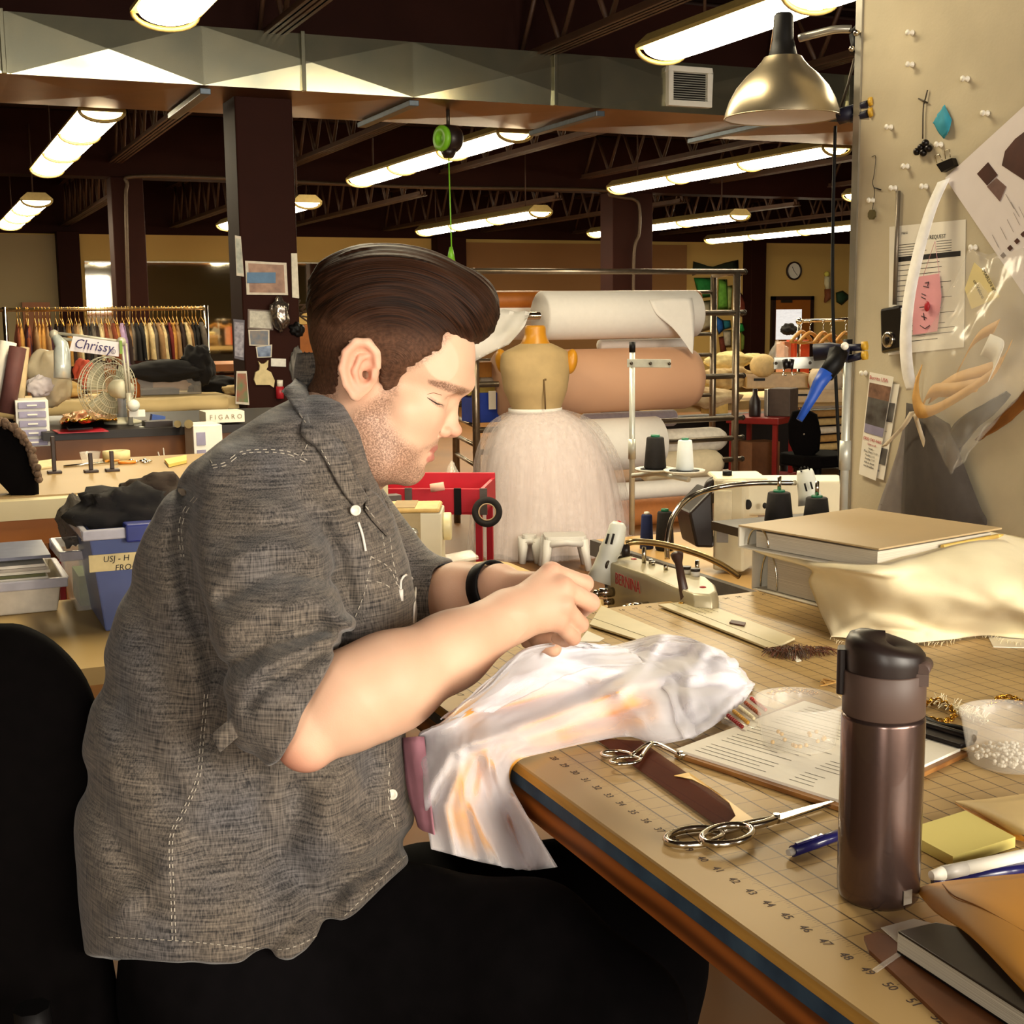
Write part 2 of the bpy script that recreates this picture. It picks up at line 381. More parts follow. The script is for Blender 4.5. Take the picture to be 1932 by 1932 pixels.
one(MB().rbox((.2, -.6, .0005), (1.8, 1.9, .012), .05), 'floor_shade_sheet', M('shade_brown', '#3a2c2a', .8, var=.15, scale=40), 'dark sheet added for the shade under the cutting table', 'mat')  # dark sheet added to imitate the shade on the floor below the table
# ================================================================== AIR DUCT
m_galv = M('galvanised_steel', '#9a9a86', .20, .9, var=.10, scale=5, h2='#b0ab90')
m_galvreflect = M('galvanised_floor_reflection', '#7f5c3c', .36, .9, var=.15, scale=4)  # same metal; brown reflection of the floor put into its colour
dk = thing('air_duct', 'long galvanised rectangular air duct crossing under the roof', 'air duct', (4, 8, 2.65))
DY0, DY1, DZ0, DZ1 = 7.6, 8.62, 2.655, 2.965
seams = [-3.2, -.6, .58, 1.574, 2.788, 4.026, 5.3, 6.6, 7.9, 9.2, 10.5, 11.8]
for i in range(len(seams)-1):
    a, c = seams[i], seams[i+1]; mx = (a+c)/2; zc = (DZ0+DZ1)/2
    b = MB()
    v = [(a, DY0, DZ0), (c, DY0, DZ0), (c, DY0, DZ1), (a, DY0, DZ1), (mx, DY0-.012, zc)]
    b.add(v, [(0, 1, 4), (1, 2, 4), (2, 3, 4), (3, 0, 4)])
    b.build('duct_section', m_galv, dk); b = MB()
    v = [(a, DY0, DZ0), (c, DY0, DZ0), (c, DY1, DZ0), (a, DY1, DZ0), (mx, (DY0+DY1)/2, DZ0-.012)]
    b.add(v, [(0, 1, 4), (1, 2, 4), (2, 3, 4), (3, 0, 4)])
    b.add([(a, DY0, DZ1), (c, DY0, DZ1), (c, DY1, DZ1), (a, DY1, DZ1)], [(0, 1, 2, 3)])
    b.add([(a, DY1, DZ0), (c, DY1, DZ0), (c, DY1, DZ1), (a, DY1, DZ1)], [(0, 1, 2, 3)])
    b.build('duct_underside', m_galvreflect, dk)
for x in (.55, 2.13, 3.70, 5.9):
    MB().box((x-.012, DY0-.03, DZ0-.004), (x+.012, DY0+.002, DZ1+.01)).build('flange', m_galv, dk, bev=.003)
m_bluesteel = M('blue_grey_steel', '#5e6872', .4, .7)
for x in (1.585, 2.80, 4.03, 5.3):
    MB().box((x-.03, DY0+.02, DZ0-.045), (x+.03, DY1, DZ0-.012)).build('support_bar', m_bluesteel, dk, bev=.004)
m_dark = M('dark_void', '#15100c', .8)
g = thing('vent_grille', 'white square vent grille on the duct face', 'vent', (4.64, 7.56, 2.69))
f = MB(); gx0, gx1, gz0, gz1, gy = 4.479, 4.80, 2.69, 2.935, 7.55
for lo, hi in (((gx0, gz0), (gx1, gz0+.035)), ((gx0, gz1-.035), (gx1, gz1)), ((gx0, gz0+.035), (gx0+.035, gz1-.035)), ((gx1-.035, gz0+.035), (gx1, gz1-.035))):
    f.box((lo[0], gy, lo[1]), (hi[0], gy+.045, hi[1]))
f.build('vent_frame', m_white, g, bev=.004)
MB().box((gx0+.03, gy+.03, gz0+.03), (gx1-.03, gy+.045, gz1-.03)).build('vent_back', m_dark, g)
f = MB()
for k in range(12):
    z = gz0+.042+k*.0145; f.add([(gx0+.03, gy+.004, z), (gx1-.03, gy+.004, z), (gx1-.03, gy+.02, z+.008), (gx0+.03, gy+.02, z+.008)], [(0, 1, 2, 3)])
f.build('vent_slats', m_white, g)
# ================================================================== FLUORESCENT FIXTURES
m_lens = M('lit_lens', '#ffefca', .4, emit=27, var=.01)
m_house = M('fixture_housing', '#a08a52', .5, .3, var=.1)
def fixture():
    t = thing('ceiling_light', '', 'ceiling light', (0, 0, 0), 'hanging fluorescent lights')
    L, W = 1.21, .135
    b = MB()
    prof = [(-W-.012, 0), (-W-.012, .018), (-W*.6, .075), (W*.6, .075), (W+.012, .018), (W+.012, 0)]
    for i in range(len(prof)-1):
        (xa, za), (xb, zb) = prof[i], prof[i+1]
        b.add([(xa, 0, za), (xb, 0, zb), (xb, 3*L, zb), (xa, 3*L, za)], [(0, 1, 2, 3)])
    b.add([(x, 0, z) for x, z in prof], [tuple(range(6))]); b.add([(x, 3*L, z) for x, z in prof], [tuple(range(6))])
    b.build('housing', m_house, t)
    for k in range(3):
        c = MB(); G = []
        for j in range(13):
            a = PI*j/12; row = []
            for e, s in ((.03, .86), (.09, .97), (.3, 1), (L-.3, 1), (L-.09, .97), (L-.03, .86)):
                row.append((-W*math.cos(a)*s, k*L+e, -.062*math.sin(a)*s+.004))
            G.append(row)
        c.sheet(G); c.build('light_lens', m_lens, t, fix=False)
    b = MB()
    for k in range(4):
        b = MB(); P = [(-W*math.cos(PI*j/12)*1.02, max(.004, min(3*L-.004, k*L)), -.064*math.sin(PI*j/12)+.004) for j in range(13)]
        b.tube(P, .012, 6).build('joint_band', m_house, t)
    for yy in (.4, 3*L-.4): MB().cyl((0, yy, .07), (0, yy, .75), .008, n=6).build('hanger_rod', m_joist, t)
    return t
F0 = fixture()
spots = [(1.10, 2.42, 2.68, 'top edge of the photo above the duct, at left'), (3.50, 2.35, 2.68, 'large one behind the aluminium clamp lamp'),
         (1.21, 8.95, 2.68, 'leftmost one seen below the duct'), (4.08, 9.02, 2.68, 'one behind the green cord reel'), (6.88, 8.98, 2.68, 'middle right one below the duct'), (9.9, 9.0, 2.68, 'partly hidden one at the pin board edge'),
         (1.2, 13.6, 2.5, 'small one at far left above the columns'), (3.68, 13.1, 2.5, 'stub seen right of the near brown column'), (6.45, 13.6, 2.5, 'small one right above the green cord handle'), (8.95, 13.45, 2.5, 'small one right of the centre column'), (11.6, 14.6, 2.5, 'farthest right low one above the wall clock')]
for i, (x, y, z, d) in enumerate(spots):
    o = F0 if i == 0 else copy_thing(F0, (x, y, z))
    o.location = (x, y, z); o['label'] = 'long three lens hanging fluorescent light, '+d
# ================================================================== IMPLICIT-SURFACE MODELLING (for the man, his clothes)
def smin(a, b, k):
    h = np.clip(.5+.5*(b-a)/k, 0, 1); return b*(1-h)+a*h-k*h*(1-h)
def smax(a, b, k): return -smin(-a, -b, k)
def d_cone(p, a, b, ra, rb):
    a = np.asarray(a, float); b = np.asarray(b, float); ab = b-a
    t = np.clip((p-a)@ab/(ab@ab), 0, 1); return np.linalg.norm(p-a-t[:, None]*ab, axis=1)-(ra+(rb-ra)*t)
def d_el(p, c, r, rot=0):                                            # ellipsoid, turned by rot degrees in the first two axes
    q = p-np.asarray(c, float)
    if rot:
        cs, sn = math.cos(math.radians(rot)), math.sin(math.radians(rot))
        q = np.stack([q[:, 0]*cs+q[:, 1]*sn, -q[:, 0]*sn+q[:, 1]*cs, q[:, 2]], 1)
    r = np.asarray(r, float); k0 = np.linalg.norm(q/r, axis=1); k1 = np.linalg.norm(q/(r*r), axis=1)+1e-9
    return k0*(k0-1)/k1
def d_chain(p, P, R, k=.004):
    d = None
    for i in range(len(P)-1):
        e = d_cone(p, P[i], P[i+1], R[i], R[i+1]); d = e if d is None else smin(d, e, k)
    return d
def d_poly(x, y, poly):                                              # signed distance to a 2-D polygon
    P = np.array(poly, float); n = len(P); d = np.full(x.shape, 1e9); ins = np.zeros(x.shape, bool)
    for i in range(n):
        a, b = P[i], P[i-1]; e = b-a; wx, wy = x-a[0], y-a[1]
        t = np.clip((wx*e[0]+wy*e[1])/(e@e), 0, 1); d = np.minimum(d, (wx-t*e[0])**2+(wy-t*e[1])**2)
        c = ((a[1] > y) != (b[1] > y)) & (x < (b[0]-a[0])*(y-a[1])/(b[1]-a[1]+1e-12)+a[0]); ins ^= c
    d = np.sqrt(d); return np.where(ins, -d, d)
def boxed(fn, p, lo, hi, mg=.03):                                    # evaluate fn only near its bounding box
    lo = np.asarray(lo); hi = np.asarray(hi); q = np.maximum(np.maximum(lo-p, p-hi), 0); o = np.linalg.norm(q, axis=1)+mg*.5
    k = (q.max(1) < mg)
    if k.any(): o[k] = fn(p[k])
    return o
def isosurface(fn, lo, hi, h):                                       # surface nets
    lo = np.asarray(lo, float); n = [int(math.ceil((hi[i]-lo[i])/h/4))*4+1 for i in range(3)]
    c = [(m-1)//4+1 for m in n]
    ax_ = [lo[i]+np.arange(c[i])*h*4 for i in range(3)]
    g = np.stack(np.meshgrid(*ax_, indexing='ij'), -1).reshape(-1, 3)
    D = fn(g).reshape(c)
    near = np.abs(D) < h*4*2.2
    for _ in range(1):
        m = near.copy()
        for a in range(3):
            s = [slice(None)]*3; s2 = [slice(None)]*3; s[a] = slice(1, None); s2[a] = slice(None, -1)
            m[tuple(s)] |= near[tuple(s2)]; m[tuple(s2)] |= near[tuple(s)]
        near = m
    idx = [np.minimum((np.arange(m)+2)//4, c[i]-1) for i, m in enumerate(n)]
    F = D[np.ix_(*idx)].astype(np.float32); mask = near[np.ix_(*idx)]
    q = np.argwhere(mask); V = np.empty(len(q), np.float32)
    for s in range(0, len(q), 400000): V[s:s+400000] = fn(lo+q[s:s+400000]*h)
    F[mask] = V
    ins = F < 0
    cnt = np.zeros([m-1 for m in n], np.int8)
    for dx in (0, 1):
        for dy in (0, 1):
            for dz in (0, 1): cnt += ins[dx:n[0]-1+dx, dy:n[1]-1+dy, dz:n[2]-1+dz]
    act = np.argwhere((cnt > 0) & (cnt < 8)); vid = np.full(cnt.shape, -1, np.int64); vid[tuple(act.T)] = np.arange(len(act))
    acc = np.zeros((len(act), 3)); num = np.zeros(len(act))
    cor = [(x, y, z) for x in (0, 1) for y in (0, 1) for z in (0, 1)]
    for i in range(8):
        for j in range(i+1, 8):
            A, B = np.array(cor[i]), np.array(cor[j])
            if abs(A-B).sum() != 1: continue
            fa = F[tuple((act+A).T)]; fb = F[tuple((act+B).T)]; k = (fa < 0) != (fb < 0)
            t = (fa[k]/(fa[k]-fb[k]))[:, None]; acc[k] += A+(B-A)*t; num[k] += 1
    P = lo+(act+acc/num[:, None])*h
    faces = []
    for a in range(3):
        b, c2 = (a+1) % 3, (a+2) % 3
        s0 = [slice(1, n[i]-1) for i in range(3)]; s1 = list(s0); s0[a] = slice(0, n[a]-1); s1[a] = slice(1, n[a])
        i0 = ins[tuple(s0)]; i1 = ins[tuple(s1)]; e = np.argwhere(i0 != i1)
        if not len(e): continue
        st = i0[tuple(e.T)]; base = e.copy(); base[:, b] += 1; base[:, c2] += 1
        def cell(db, dc): q = base.copy(); q[:, b] += db; q[:, c2] += dc; return vid[tuple(q.T)]
        q = np.stack([cell(-1, -1), cell(0, -1), cell(0, 0), cell(-1, 0)], 1)
        q[~st] = q[~st][:, ::-1]; faces.append(q)
    return P, np.concatenate(faces)
def mesh_np(name, P, Fq, mat, parent, smooth_it=0):
    me = bpy.data.meshes.new(name); off = np.array(parent.location) if parent is not None else np.zeros(3)
    me.from_pydata((P-off).tolist(), [], Fq.tolist()); me.materials.append(mat)
    me.polygons.foreach_set('use_smooth', [True]*len(me.polygons)); me.update()
    o = bpy.data.objects.new(name, me); COL.objects.link(o)
    if parent is not None: o.parent = parent
    return o
def relax(P, Fq, it=2, lam=.5):
    e = np.concatenate([Fq[:, [0, 1]], Fq[:, [1, 2]], Fq[:, [2, 3]], Fq[:, [3, 0]]]); e = np.concatenate([e, e[:, ::-1]])
    for _ in range(it):
        s = np.zeros_like(P); n = np.zeros(len(P)); np.add.at(s, e[:, 0], P[e[:, 1]]); np.add.at(n, e[:, 0], 1)
        P = P*(1-lam)+s/n[:, None]*lam
    return P
def colour_attr(o, name, arr):
    a = o.data.color_attributes.new(name, 'FLOAT_COLOR', 'POINT'); a.data.foreach_set('color', np.asarray(arr, np.float32).reshape(-1))
def W3(px, py, D): return np.array(ad(px, py, D))
# ================================================================== THE MAN (seated at the table, facing right)
man = thing('person', 'seated man in a grey chambray shirt bent over white tulle he is sewing', 'person', tuple(ad(450, 1800, 1.5)))
S5 = 1.5/CF
class Loc:                                                           # local axes: a to the right, b down, c away; lengths in metres, a and b counted in photo pixels at 1.5 m
    def __init__(s, px, py, D=1.5):
        s.o = np.array(ad(px, py, D)); r = ray(px, py).normalized(); s.c0 = np.array((px, py))
        a = (_R2-r*_R2.dot(r)).normalized(); b = r.cross(a); s.M = np.array([a, b, r]).T
    def __call__(s, p): return (p-s.o)@s.M
    def pix(s, q): k = np.linalg.norm(s.o-np.array(CPOS)); f = k/(k+q[:, 2]); return q[:, 0]/S5*f+s.c0[0], q[:, 1]/S5*f+s.c0[1]
    def at(s, px, py, c=0): return np.array(((px-s.c0[0])*S5, (py-s.c0[1])*S5, c))
    def world(s, q): return s.o+s.M@np.asarray(q)
HL = Loc(742, 690); hat = HL.at
def sym(q): return np.stack([q[:, 0], q[:, 1], np.abs(q[:, 2])], 1)
def px(*v): return [x*S5 for x in v]
def cranium(q): return d_el(q, hat(740, 634), (152*S5, 124*S5, .078), 16)
def head_sdf(p):
    q = HL(p); m = sym(q); sm = smin
    d = cranium(q)
    d = sm(d, d_el(q, hat(822, 690), (70*S5, 80*S5, .066)), .02)
    d = sm(d, d_el(q, hat(772, 765), (72*S5, 88*S5, .056)), .02)
    d = sm(d, d_el(q, hat(728, 815), (88*S5, 82*S5, .064), 20), .02)
    d = sm(d, d_cone(m, hat(796, 772, .038), hat(762, 770, .052), .019, .016), .018)      # cheek bones
    d = sm(d, d_cone(m, hat(690, 790, .054), hat(718, 862, .046), .02, .02), .015)
    d = sm(d, d_cone(m, hat(718, 862, .046), hat(766, 884, .014), .021, .019), .015)
    d = sm(d, d_el(q, hat(767, 876), (37*S5, 36*S5, .024)), .008)                         # chin
    d = sm(d, d_el(q, hat(778, 838), (37*S5, 36*S5, .029)), .010)                         # muzzle
    d = sm(d, d_cone(m, hat(876, 723, .003), hat(842, 728, .042), .0115, .011), .010)     # brow ridge
    e = d_el(m, hat(858, 757, .033), (24*S5, 13*S5, .013)); d = smax(d, -e, .012)         # eye socket
    d = sm(d, d_el(m, hat(823, 755, .031), (21*S5, 20*S5, .0145)), .004)                  # closed lid
    d = sm(d, d_cone(q, hat(850, 742, 0), hat(850, 786, 0), .0075, .0085), .008)          # nose
    d = sm(d, d_el(q, hat(843, 802), (20*S5, 24*S5, .0125)), .006)
    d = sm(d, d_el(q, hat(855, 812), (16.5*S5, 14.5*S5, .0105)), .004)
    d = sm(d, d_el(m, hat(837, 815, .0125), (14*S5, 11*S5, .0068), -15), .002)             # wings
    e = d_el(m, hat(846, 826, .007), (9*S5, 5*S5, .0035)); d = smax(d, -e, .002)           # nostrils
    d = sm(d, d_chain(m, [hat(819, 845, 0), hat(812, 845, .013), hat(796, 848, .0235)], [.0040, .0036, .0010], .002), .003)   # upper lip
    d = sm(d, d_chain(m, [hat(809, 864, 0), hat(803, 862, .013), hat(795, 852, .022)], [.0060, .0054, .0014], .002), .003)    # lower lip
    e = d_chain(m, [hat(828, 854, 0), hat(817, 852, .016), hat(792, 847, .030)], [.0011, .0011, .001], .001); d = smax(d, -e, .002)
    e = d_chain(m, [hat(826, 798, .018), hat(822, 812, .020), hat(828, 826, .016)], [.0016, .002, .0012], .001); d = smax(d, -e, .003)   # beside the nostril
    e = d_chain(m, [hat(803, 747, .041), hat(818, 740, .042), hat(838, 744, .036)], [.0012, .0016, .0012], .001); d = smax(d, -e, .003)   # lid crease
    e = d_el(q, hat(812, 882), (14*S5, 6*S5, .02)); d = smax(d, -e, .006)
    # ear
    tl = (q[:, 0]-hat(680, 0)[0])*.28
    ec = np.stack([q[:, 0], q[:, 1], np.abs(q[:, 2])-.079+tl], 1)
    ear = d_el(ec, hat(684, 696, 0), (33*S5, 52*S5, .0055), 10)
    ear = smax(ear, -d_el(ec, hat(686, 690, .007), (24*S5, 37*S5, .0075), 12), .002)
    rim = d_chain(ec, [hat(x, y, .003) for x, y in ((714, 692), (712, 667), (697, 650), (677, 649), (659, 667), (652, 695), (658, 722), (670, 742))], [.004, .0048, .0052, .0052, .005, .0048, .0045, .004], .002)
    ear = sm(ear, rim, .002)
    ear = sm(ear, d_el(ec, hat(675, 741, 0), (11*S5, 13*S5, .0055)), .004)
    ear = sm(ear, d_chain(ec, [hat(702, 672, .001), hat(684, 676, .003), hat(673, 700, .004), hat(680, 724, .002)], [.0026, .0034, .0036, .003], .002), .002)
    ear = sm(ear, d_el(ec, hat(705, 708, .002), (8*S5, 12*S5, .006)), .003)
    ear = smax(ear, -d_el(ec, hat(692, 706, .006), (10*S5, 15*S5, .011)), .002)
    d = sm(d, ear, .004)
    d = sm(d, d_chain(q, [hat(690, 745, 0), hat(628, 850, 0), hat(570, 970, 0)], [.056, .060, .075], .02), .022)
    return d
TL = Loc(480, 1300); tat = TL.at
ST = np.array([(700, 560, 620, .05), (740, 545, 640, .075), (790, 480, 672, .135), (840, 415, 692, .168), (900, 345, 705, .185), (980, 288, 735, .19), (1060, 254, 768, .19), (1150, 229, 783, .185),
               (1250, 204, 782, .18), (1350, 183, 770, .18), (1450, 172, 766, .182), (1550, 171, 774, .186), (1650, 178, 790, .19), (1720, 187, 800, .19), (1800, 200, 800, .185), (1950, 240, 780, .18)], float)
def torso(q, off=0):
    y = q[:, 1]/S5+1300
    xl = np.interp(y, ST[:, 0], ST[:, 1]); xr = np.interp(y, ST[:, 0], ST[:, 2]); rc = np.maximum(np.interp(y, ST[:, 0], ST[:, 3])-off, .05)
    xc = (xl+xr)/2; ra = np.maximum((xr-xl)/2*S5-off, .03)
    u = (q[:, 0]-(xc-480)*S5)/ra; v = (q[:, 2])/rc
    k = (np.abs(u)**2.3+np.abs(v)**2.3)**(1/2.3)
    return (k-1)*np.minimum(ra, rc)*.85
A_R = dict(sh=W3(490, 985, 1.40), up=W3(515, 1190, 1.29), el=W3(578, 1398, 1.25), f1=W3(660, 1322, 1.27), f2=W3(735, 1287, 1.295), f3=W3(850, 1228, 1.34), wr=W3(955, 1166, 1.385))
A_L = dict(sh=W3(660, 1000, 1.70), el=W3(775, 1165, 1.70), f1=W3(810, 1150, 1.68), f2=W3(870, 1128, 1.63), wr=W3(938, 1110, 1.585))
HR = [  # right hand: chains of joints
    ([(1040, 1080, 1.418), (1103, 1101, 1.442), (1088, 1126, 1.466), (1068, 1142, 1.476)], [.0105, .0095, .0082, .007]),
    ([(1062, 1108, 1.405), (1114, 1137, 1.432), (1098, 1151, 1.464), (1076, 1157, 1.476)], [.0108, .0098, .0085, .007]),
    ([(1063, 1143, 1.398), (1094, 1178, 1.425), (1078, 1186, 1.455), (1060, 1183, 1.465)], [.0102, .0092, .008, .0068]),
    ([(1052, 1174, 1.398), (1081, 1203, 1.42), (1066, 1208, 1.444), (1050, 1205, 1.454)], [.0092, .0082, .0072, .0062])]
TR = ([(985, 1140, 1.42), (1030, 1128, 1.452), (1062, 1136, 1.474), (1083, 1145, 1.484)], [.014, .0115, .0098, .008])
HLF = [
    ([(1022, 1098, 1.525), (1062, 1128, 1.505), (1070, 1158, 1.493), (1066, 1178, 1.488)], [.0105, .0092, .008, .007]),
    ([(1030, 1122, 1.52), (1060, 1166, 1.50), (1056, 1195, 1.488), (1047, 1213, 1.482)], [.0105, .0095, .008, .007]),
    ([(1028, 1146, 1.525), (1040, 1186, 1.505), (1028, 1208, 1.498), (1014, 1216, 1.498)], [.0098, .0088, .0076, .0065]),
    ([(1018, 1166, 1.532), (1018, 1196, 1.52), (1006, 1210, 1.515), (994, 1212, 1.515)], [.009, .008, .007, .006])]
TLF = ([(975, 1140, 1.55), (1004, 1184, 1.505), (1024, 1210, 1.482), (1044, 1224, 1.472)], [.014, .0115, .0098, .0082])
def hand(p, fingers, thumb, wr):
    d = d_el(p, wr, (.001, .001, .001)); d = None
    for P, R in fingers:
        m = W3(*P[0]); e = d_cone(p, wr*.85+m*.15, m, .0185, R[0]*1.05); d = e if d is None else smin(d, e, .012)
    f = None
    for P, R in fingers:
        e = d_chain(p, [W3(*x) for x in P], R, .003); f = e if f is None else smin(f, e, .0016)
    t = d_chain(p, [W3(*x) for x in thumb[0]], thumb[1], .004)
    pm = smin(d, d_cone(p, wr, W3(*thumb[0][0]), .02, .0165), .012)
    return smin(smin(pm, f, .005), t, .006)
def arm_r(p): return d_chain(p, [A_R[k] for k in ('sh', 'up', 'el')], [.045, .042, .028], .01)
def forearm(p, A, ks, R, k=.02): return d_chain(p, [A[x] for x in ks], R, k)
def body_sdf(p):
    q = TL(p)
    d = torso(q, .04); d = smax(d, -(q[:, 1]-tat(0, 770)[1]), .03)
    d = smin(d, boxed(head_sdf, p, *bb([W3(560, 450, 1.4), W3(960, 980, 1.62)])), .02)
    d = smin(d, arm_r(p), .01)
    fr = smin(forearm(p, A_R, ('el', 'f1', 'f2', 'f3', 'wr'), [.0265, .045, .0455, .036, .0275]), boxed(lambda x: hand(x, HR, TR, A_R['wr']), p, *bb([W3(930, 1040, 1.38), W3(1150, 1240, 1.5)])), .014)
    d = smin(d, fr, .008)
    fl = smin(forearm(p, A_L, ('sh', 'el'), [.045, .04]), forearm(p, A_L, ('el', 'f1', 'f2', 'wr'), [.042, .045, .039, .027]), .01)
    fl = smin(fl, boxed(lambda x: hand(x, HLF, TLF, A_L['wr']), p, *bb([W3(920, 1060, 1.46), W3(1100, 1240, 1.6)])), .014)
    d = np.minimum(d, np.where(fl < d+.01, fl, d))
    d = smin(d, fl, .004)
    return d
def bb(P): P = np.array(P); return P.min(0)-.01, P.max(0)+.01
lo, hi = bb([W3(150, 450, 1.5), W3(1150, 440, 1.5), W3(600, 1480, 1.15), W3(300, 1760, 1.75), W3(1150, 1250, 1.75), W3(480, 1700, 1.2)])
BP, BF = isosurface(body_sdf, lo, hi, .0021)
BP = relax(BP, BF, 1, .4)
# --- skin
def skin_material():
    m = M('skin', '#e2b497', .5, spec=.35, sss=.12); g = NT(m)
    at = g.n('ShaderNodeAttribute', attribute_name='zones'); sp = g.n('ShaderNodeSeparateColor'); g.l(at.outputs['Color'], sp.inputs[0])
    tc = g.n('ShaderNodeTexCoord')
    n1 = g.n('ShaderNodeTexNoise'); n1.inputs['Scale'].default_value = 26; g.l(tc.outputs['Object'], n1.inputs['Vector'])
    n2 = g.n('ShaderNodeTexNoise'); n2.inputs['Scale'].default_value = 620; n2.inputs['Detail'].default_value = 2; g.l(tc.outputs['Object'], n2.inputs['Vector'])
    c = g.mix(n1.outputs['Fac'], lin('#e3ba9e'), lin('#d7a88b'))
    c = g.mix(g.math('MULTIPLY', sp.outputs[2], .75), c, lin('#cf7a62'))              # reddened skin
    c = g.mix(sp.outputs[0], c, lin('#c07a6c'))                                       # lips
    st = g.math('MULTIPLY', sp.outputs[1], g.math('MULTIPLY_ADD', n2.outputs['Fac'], 2.0, -.36))
    st = g.math('MINIMUM', g.math('MAXIMUM', st, 0), .78)
    c = g.mix(st, c, lin('#5a3b2c'))
    g.l(c, g.b.inputs['Base Color'])
    bp = g.n('ShaderNodeBump'); bp.inputs['Strength'].default_value = .12; bp.inputs['Distance'].default_value = .001; g.l(n2.outputs['Fac'], bp.inputs['Height']); g.l(bp.outputs[0], g.b.inputs['Normal'])
    return m
body = mesh_np('body', BP, BF, skin_material(), man)
q = HL(BP); X = q[:, 0]/S5+742; Y = q[:, 1]/S5+690; near = np.abs(q[:, 2]) < .14
def ss(x, a, b): t = np.clip((x-a)/(b-a), 0, 1); return t*t*(3-2*t)
lip = np.maximum(1-np.clip(d_el(sym(q), hat(816, 847), (20*S5, 8*S5, .025), 12)/.002, 0, 1), 1-np.clip(d_el(sym(q), hat(806, 864), (17*S5, 9*S5, .021), -5)/.002, 0, 1))*(near & (X > 790))
poly = [(716, 735), (748, 738), (740, 790), (765, 822), (790, 838), (838, 826), (826, 846), (800, 850), (796, 866), (815, 880), (812, 900), (790, 925), (690, 940), (640, 870), (640, 800), (668, 765)]
beard = ss(-d_poly(X, Y, poly), -6, 22)*near*.9
stache = ss(-d_poly(X, Y, [(832, 823), (838, 838), (800, 848), (792, 842)]), -3, 6)*near*.55
brow = ss(-d_poly(X, Y, [(806, 716), (836, 720), (868, 730), (886, 737), (868, 745), (838, 735), (806, 722)]), -4, 3)*near
lash = ss(-d_poly(X, Y, [(808, 746), (822, 756), (836, 763), (834, 768), (818, 762), (806, 750)]), -2.5, 2.5)*near*.8
fade = ss(-d_poly(X, Y, [(560, 540), (880, 560), (850, 632), (826, 664), (790, 690), (756, 706), (748, 745), (718, 745), (716, 690), (640, 690), (640, 752), (575, 760)]), -9, 9)*near*.72*(np.minimum(np.abs(q[:, 2])*0+1, ss(d_poly(X, Y, [(642, 690), (650, 655), (690, 636), (722, 670), (715, 720), (680, 760), (655, 735)]), 0, 6)))
red = np.maximum(ss(-d_poly(X, Y, [(642, 690), (650, 655), (690, 640), (720, 670), (715, 720), (680, 756), (655, 735)]), -4, 10)*.55*(np.abs(q[:, 2]) > .068), ss(-d_poly(X, Y, [(840, 796), (880, 796), (880, 832), (828, 830)]), -6, 10)*.45)*near
dE = np.linalg.norm(BP-W3(548, 1440, 1.25), axis=1); red = np.maximum(red, (1-ss(dE, .015, .05))*.8)
for P, R in HR+HLF:
    for k in (0, 1): red = np.maximum(red, (1-ss(np.linalg.norm(BP-W3(*P[k]), axis=1), .006, .02))*.4)
colour_attr(body, 'zones', np.stack([lip, np.clip(np.maximum.reduce([beard, stache, brow*1.1, lash, fade]), 0, 1.2), red, np.ones(len(BP))], 1))
# --- hair
def hair_poly(X, Y): return d_poly(X, Y, [(540, 400), (980, 400), (980, 640), (905, 650), (868, 642), (838, 632), (828, 660), (800, 676), (768, 694), (752, 722), (744, 740), (722, 742), (714, 700), (706, 652), (672, 640), (646, 668), (642, 720), (634, 744), (604, 744), (560, 730)])
def hair_sdf(p):
    q = HL(p); X = q[:, 0]/S5+742; Y = q[:, 1]/S5+690
    side = cranium(q)-.0035
    side = smin(side, d_chain(q, [hat(690, 745, 0), hat(650, 810, 0)], [.0585, .060], .02), .022)
    side = smax(side, (hair_poly(X, Y)+vnoise(np.stack([X*.10+Y*.06, Y*.25-X*.12, X*0], 1), 8)*5)*S5, .005)
    top = d_el(q, hat(757, 562), (166*S5, 98*S5, .078), 9)
    top = smin(top, d_el(q, hat(692, 592), (107*S5, 108*S5, .080)), .02)
    top = smin(top, d_el(q, hat(876, 588), (66*S5, 72*S5, .058), 20), .016)
    lowb = np.interp(X, [560, 600, 700, 790, 860, 905, 960], [660, 640, 598, 622, 645, 656, 640])
    top = smax(top, (Y-lowb)*S5*.9, .012)
    rad = np.hypot(X-735, (Y-690)*1.15); ang = np.arctan2(Y-690, X-735)
    fl = vnoise(np.stack([rad*.085+q[:, 2]*20, ang*1.6, q[:, 2]*70], 1), 3)*.0022+vnoise(np.stack([rad*.25, ang*2.5, q[:, 2]*160], 1), 5)*.0009
    top = top+fl
    return smin(top, side, .004)
lo, hi = bb([HL.world(hat(555, 440, -.1)), HL.world(hat(970, 440, .1)), HL.world(hat(555, 770, -.1)), HL.world(hat(970, 770, .1)), HL.world(hat(555, 440, .1)), HL.world(hat(970, 770, -.1))])
P, Fq = isosurface(hair_sdf, lo, hi, .0022)
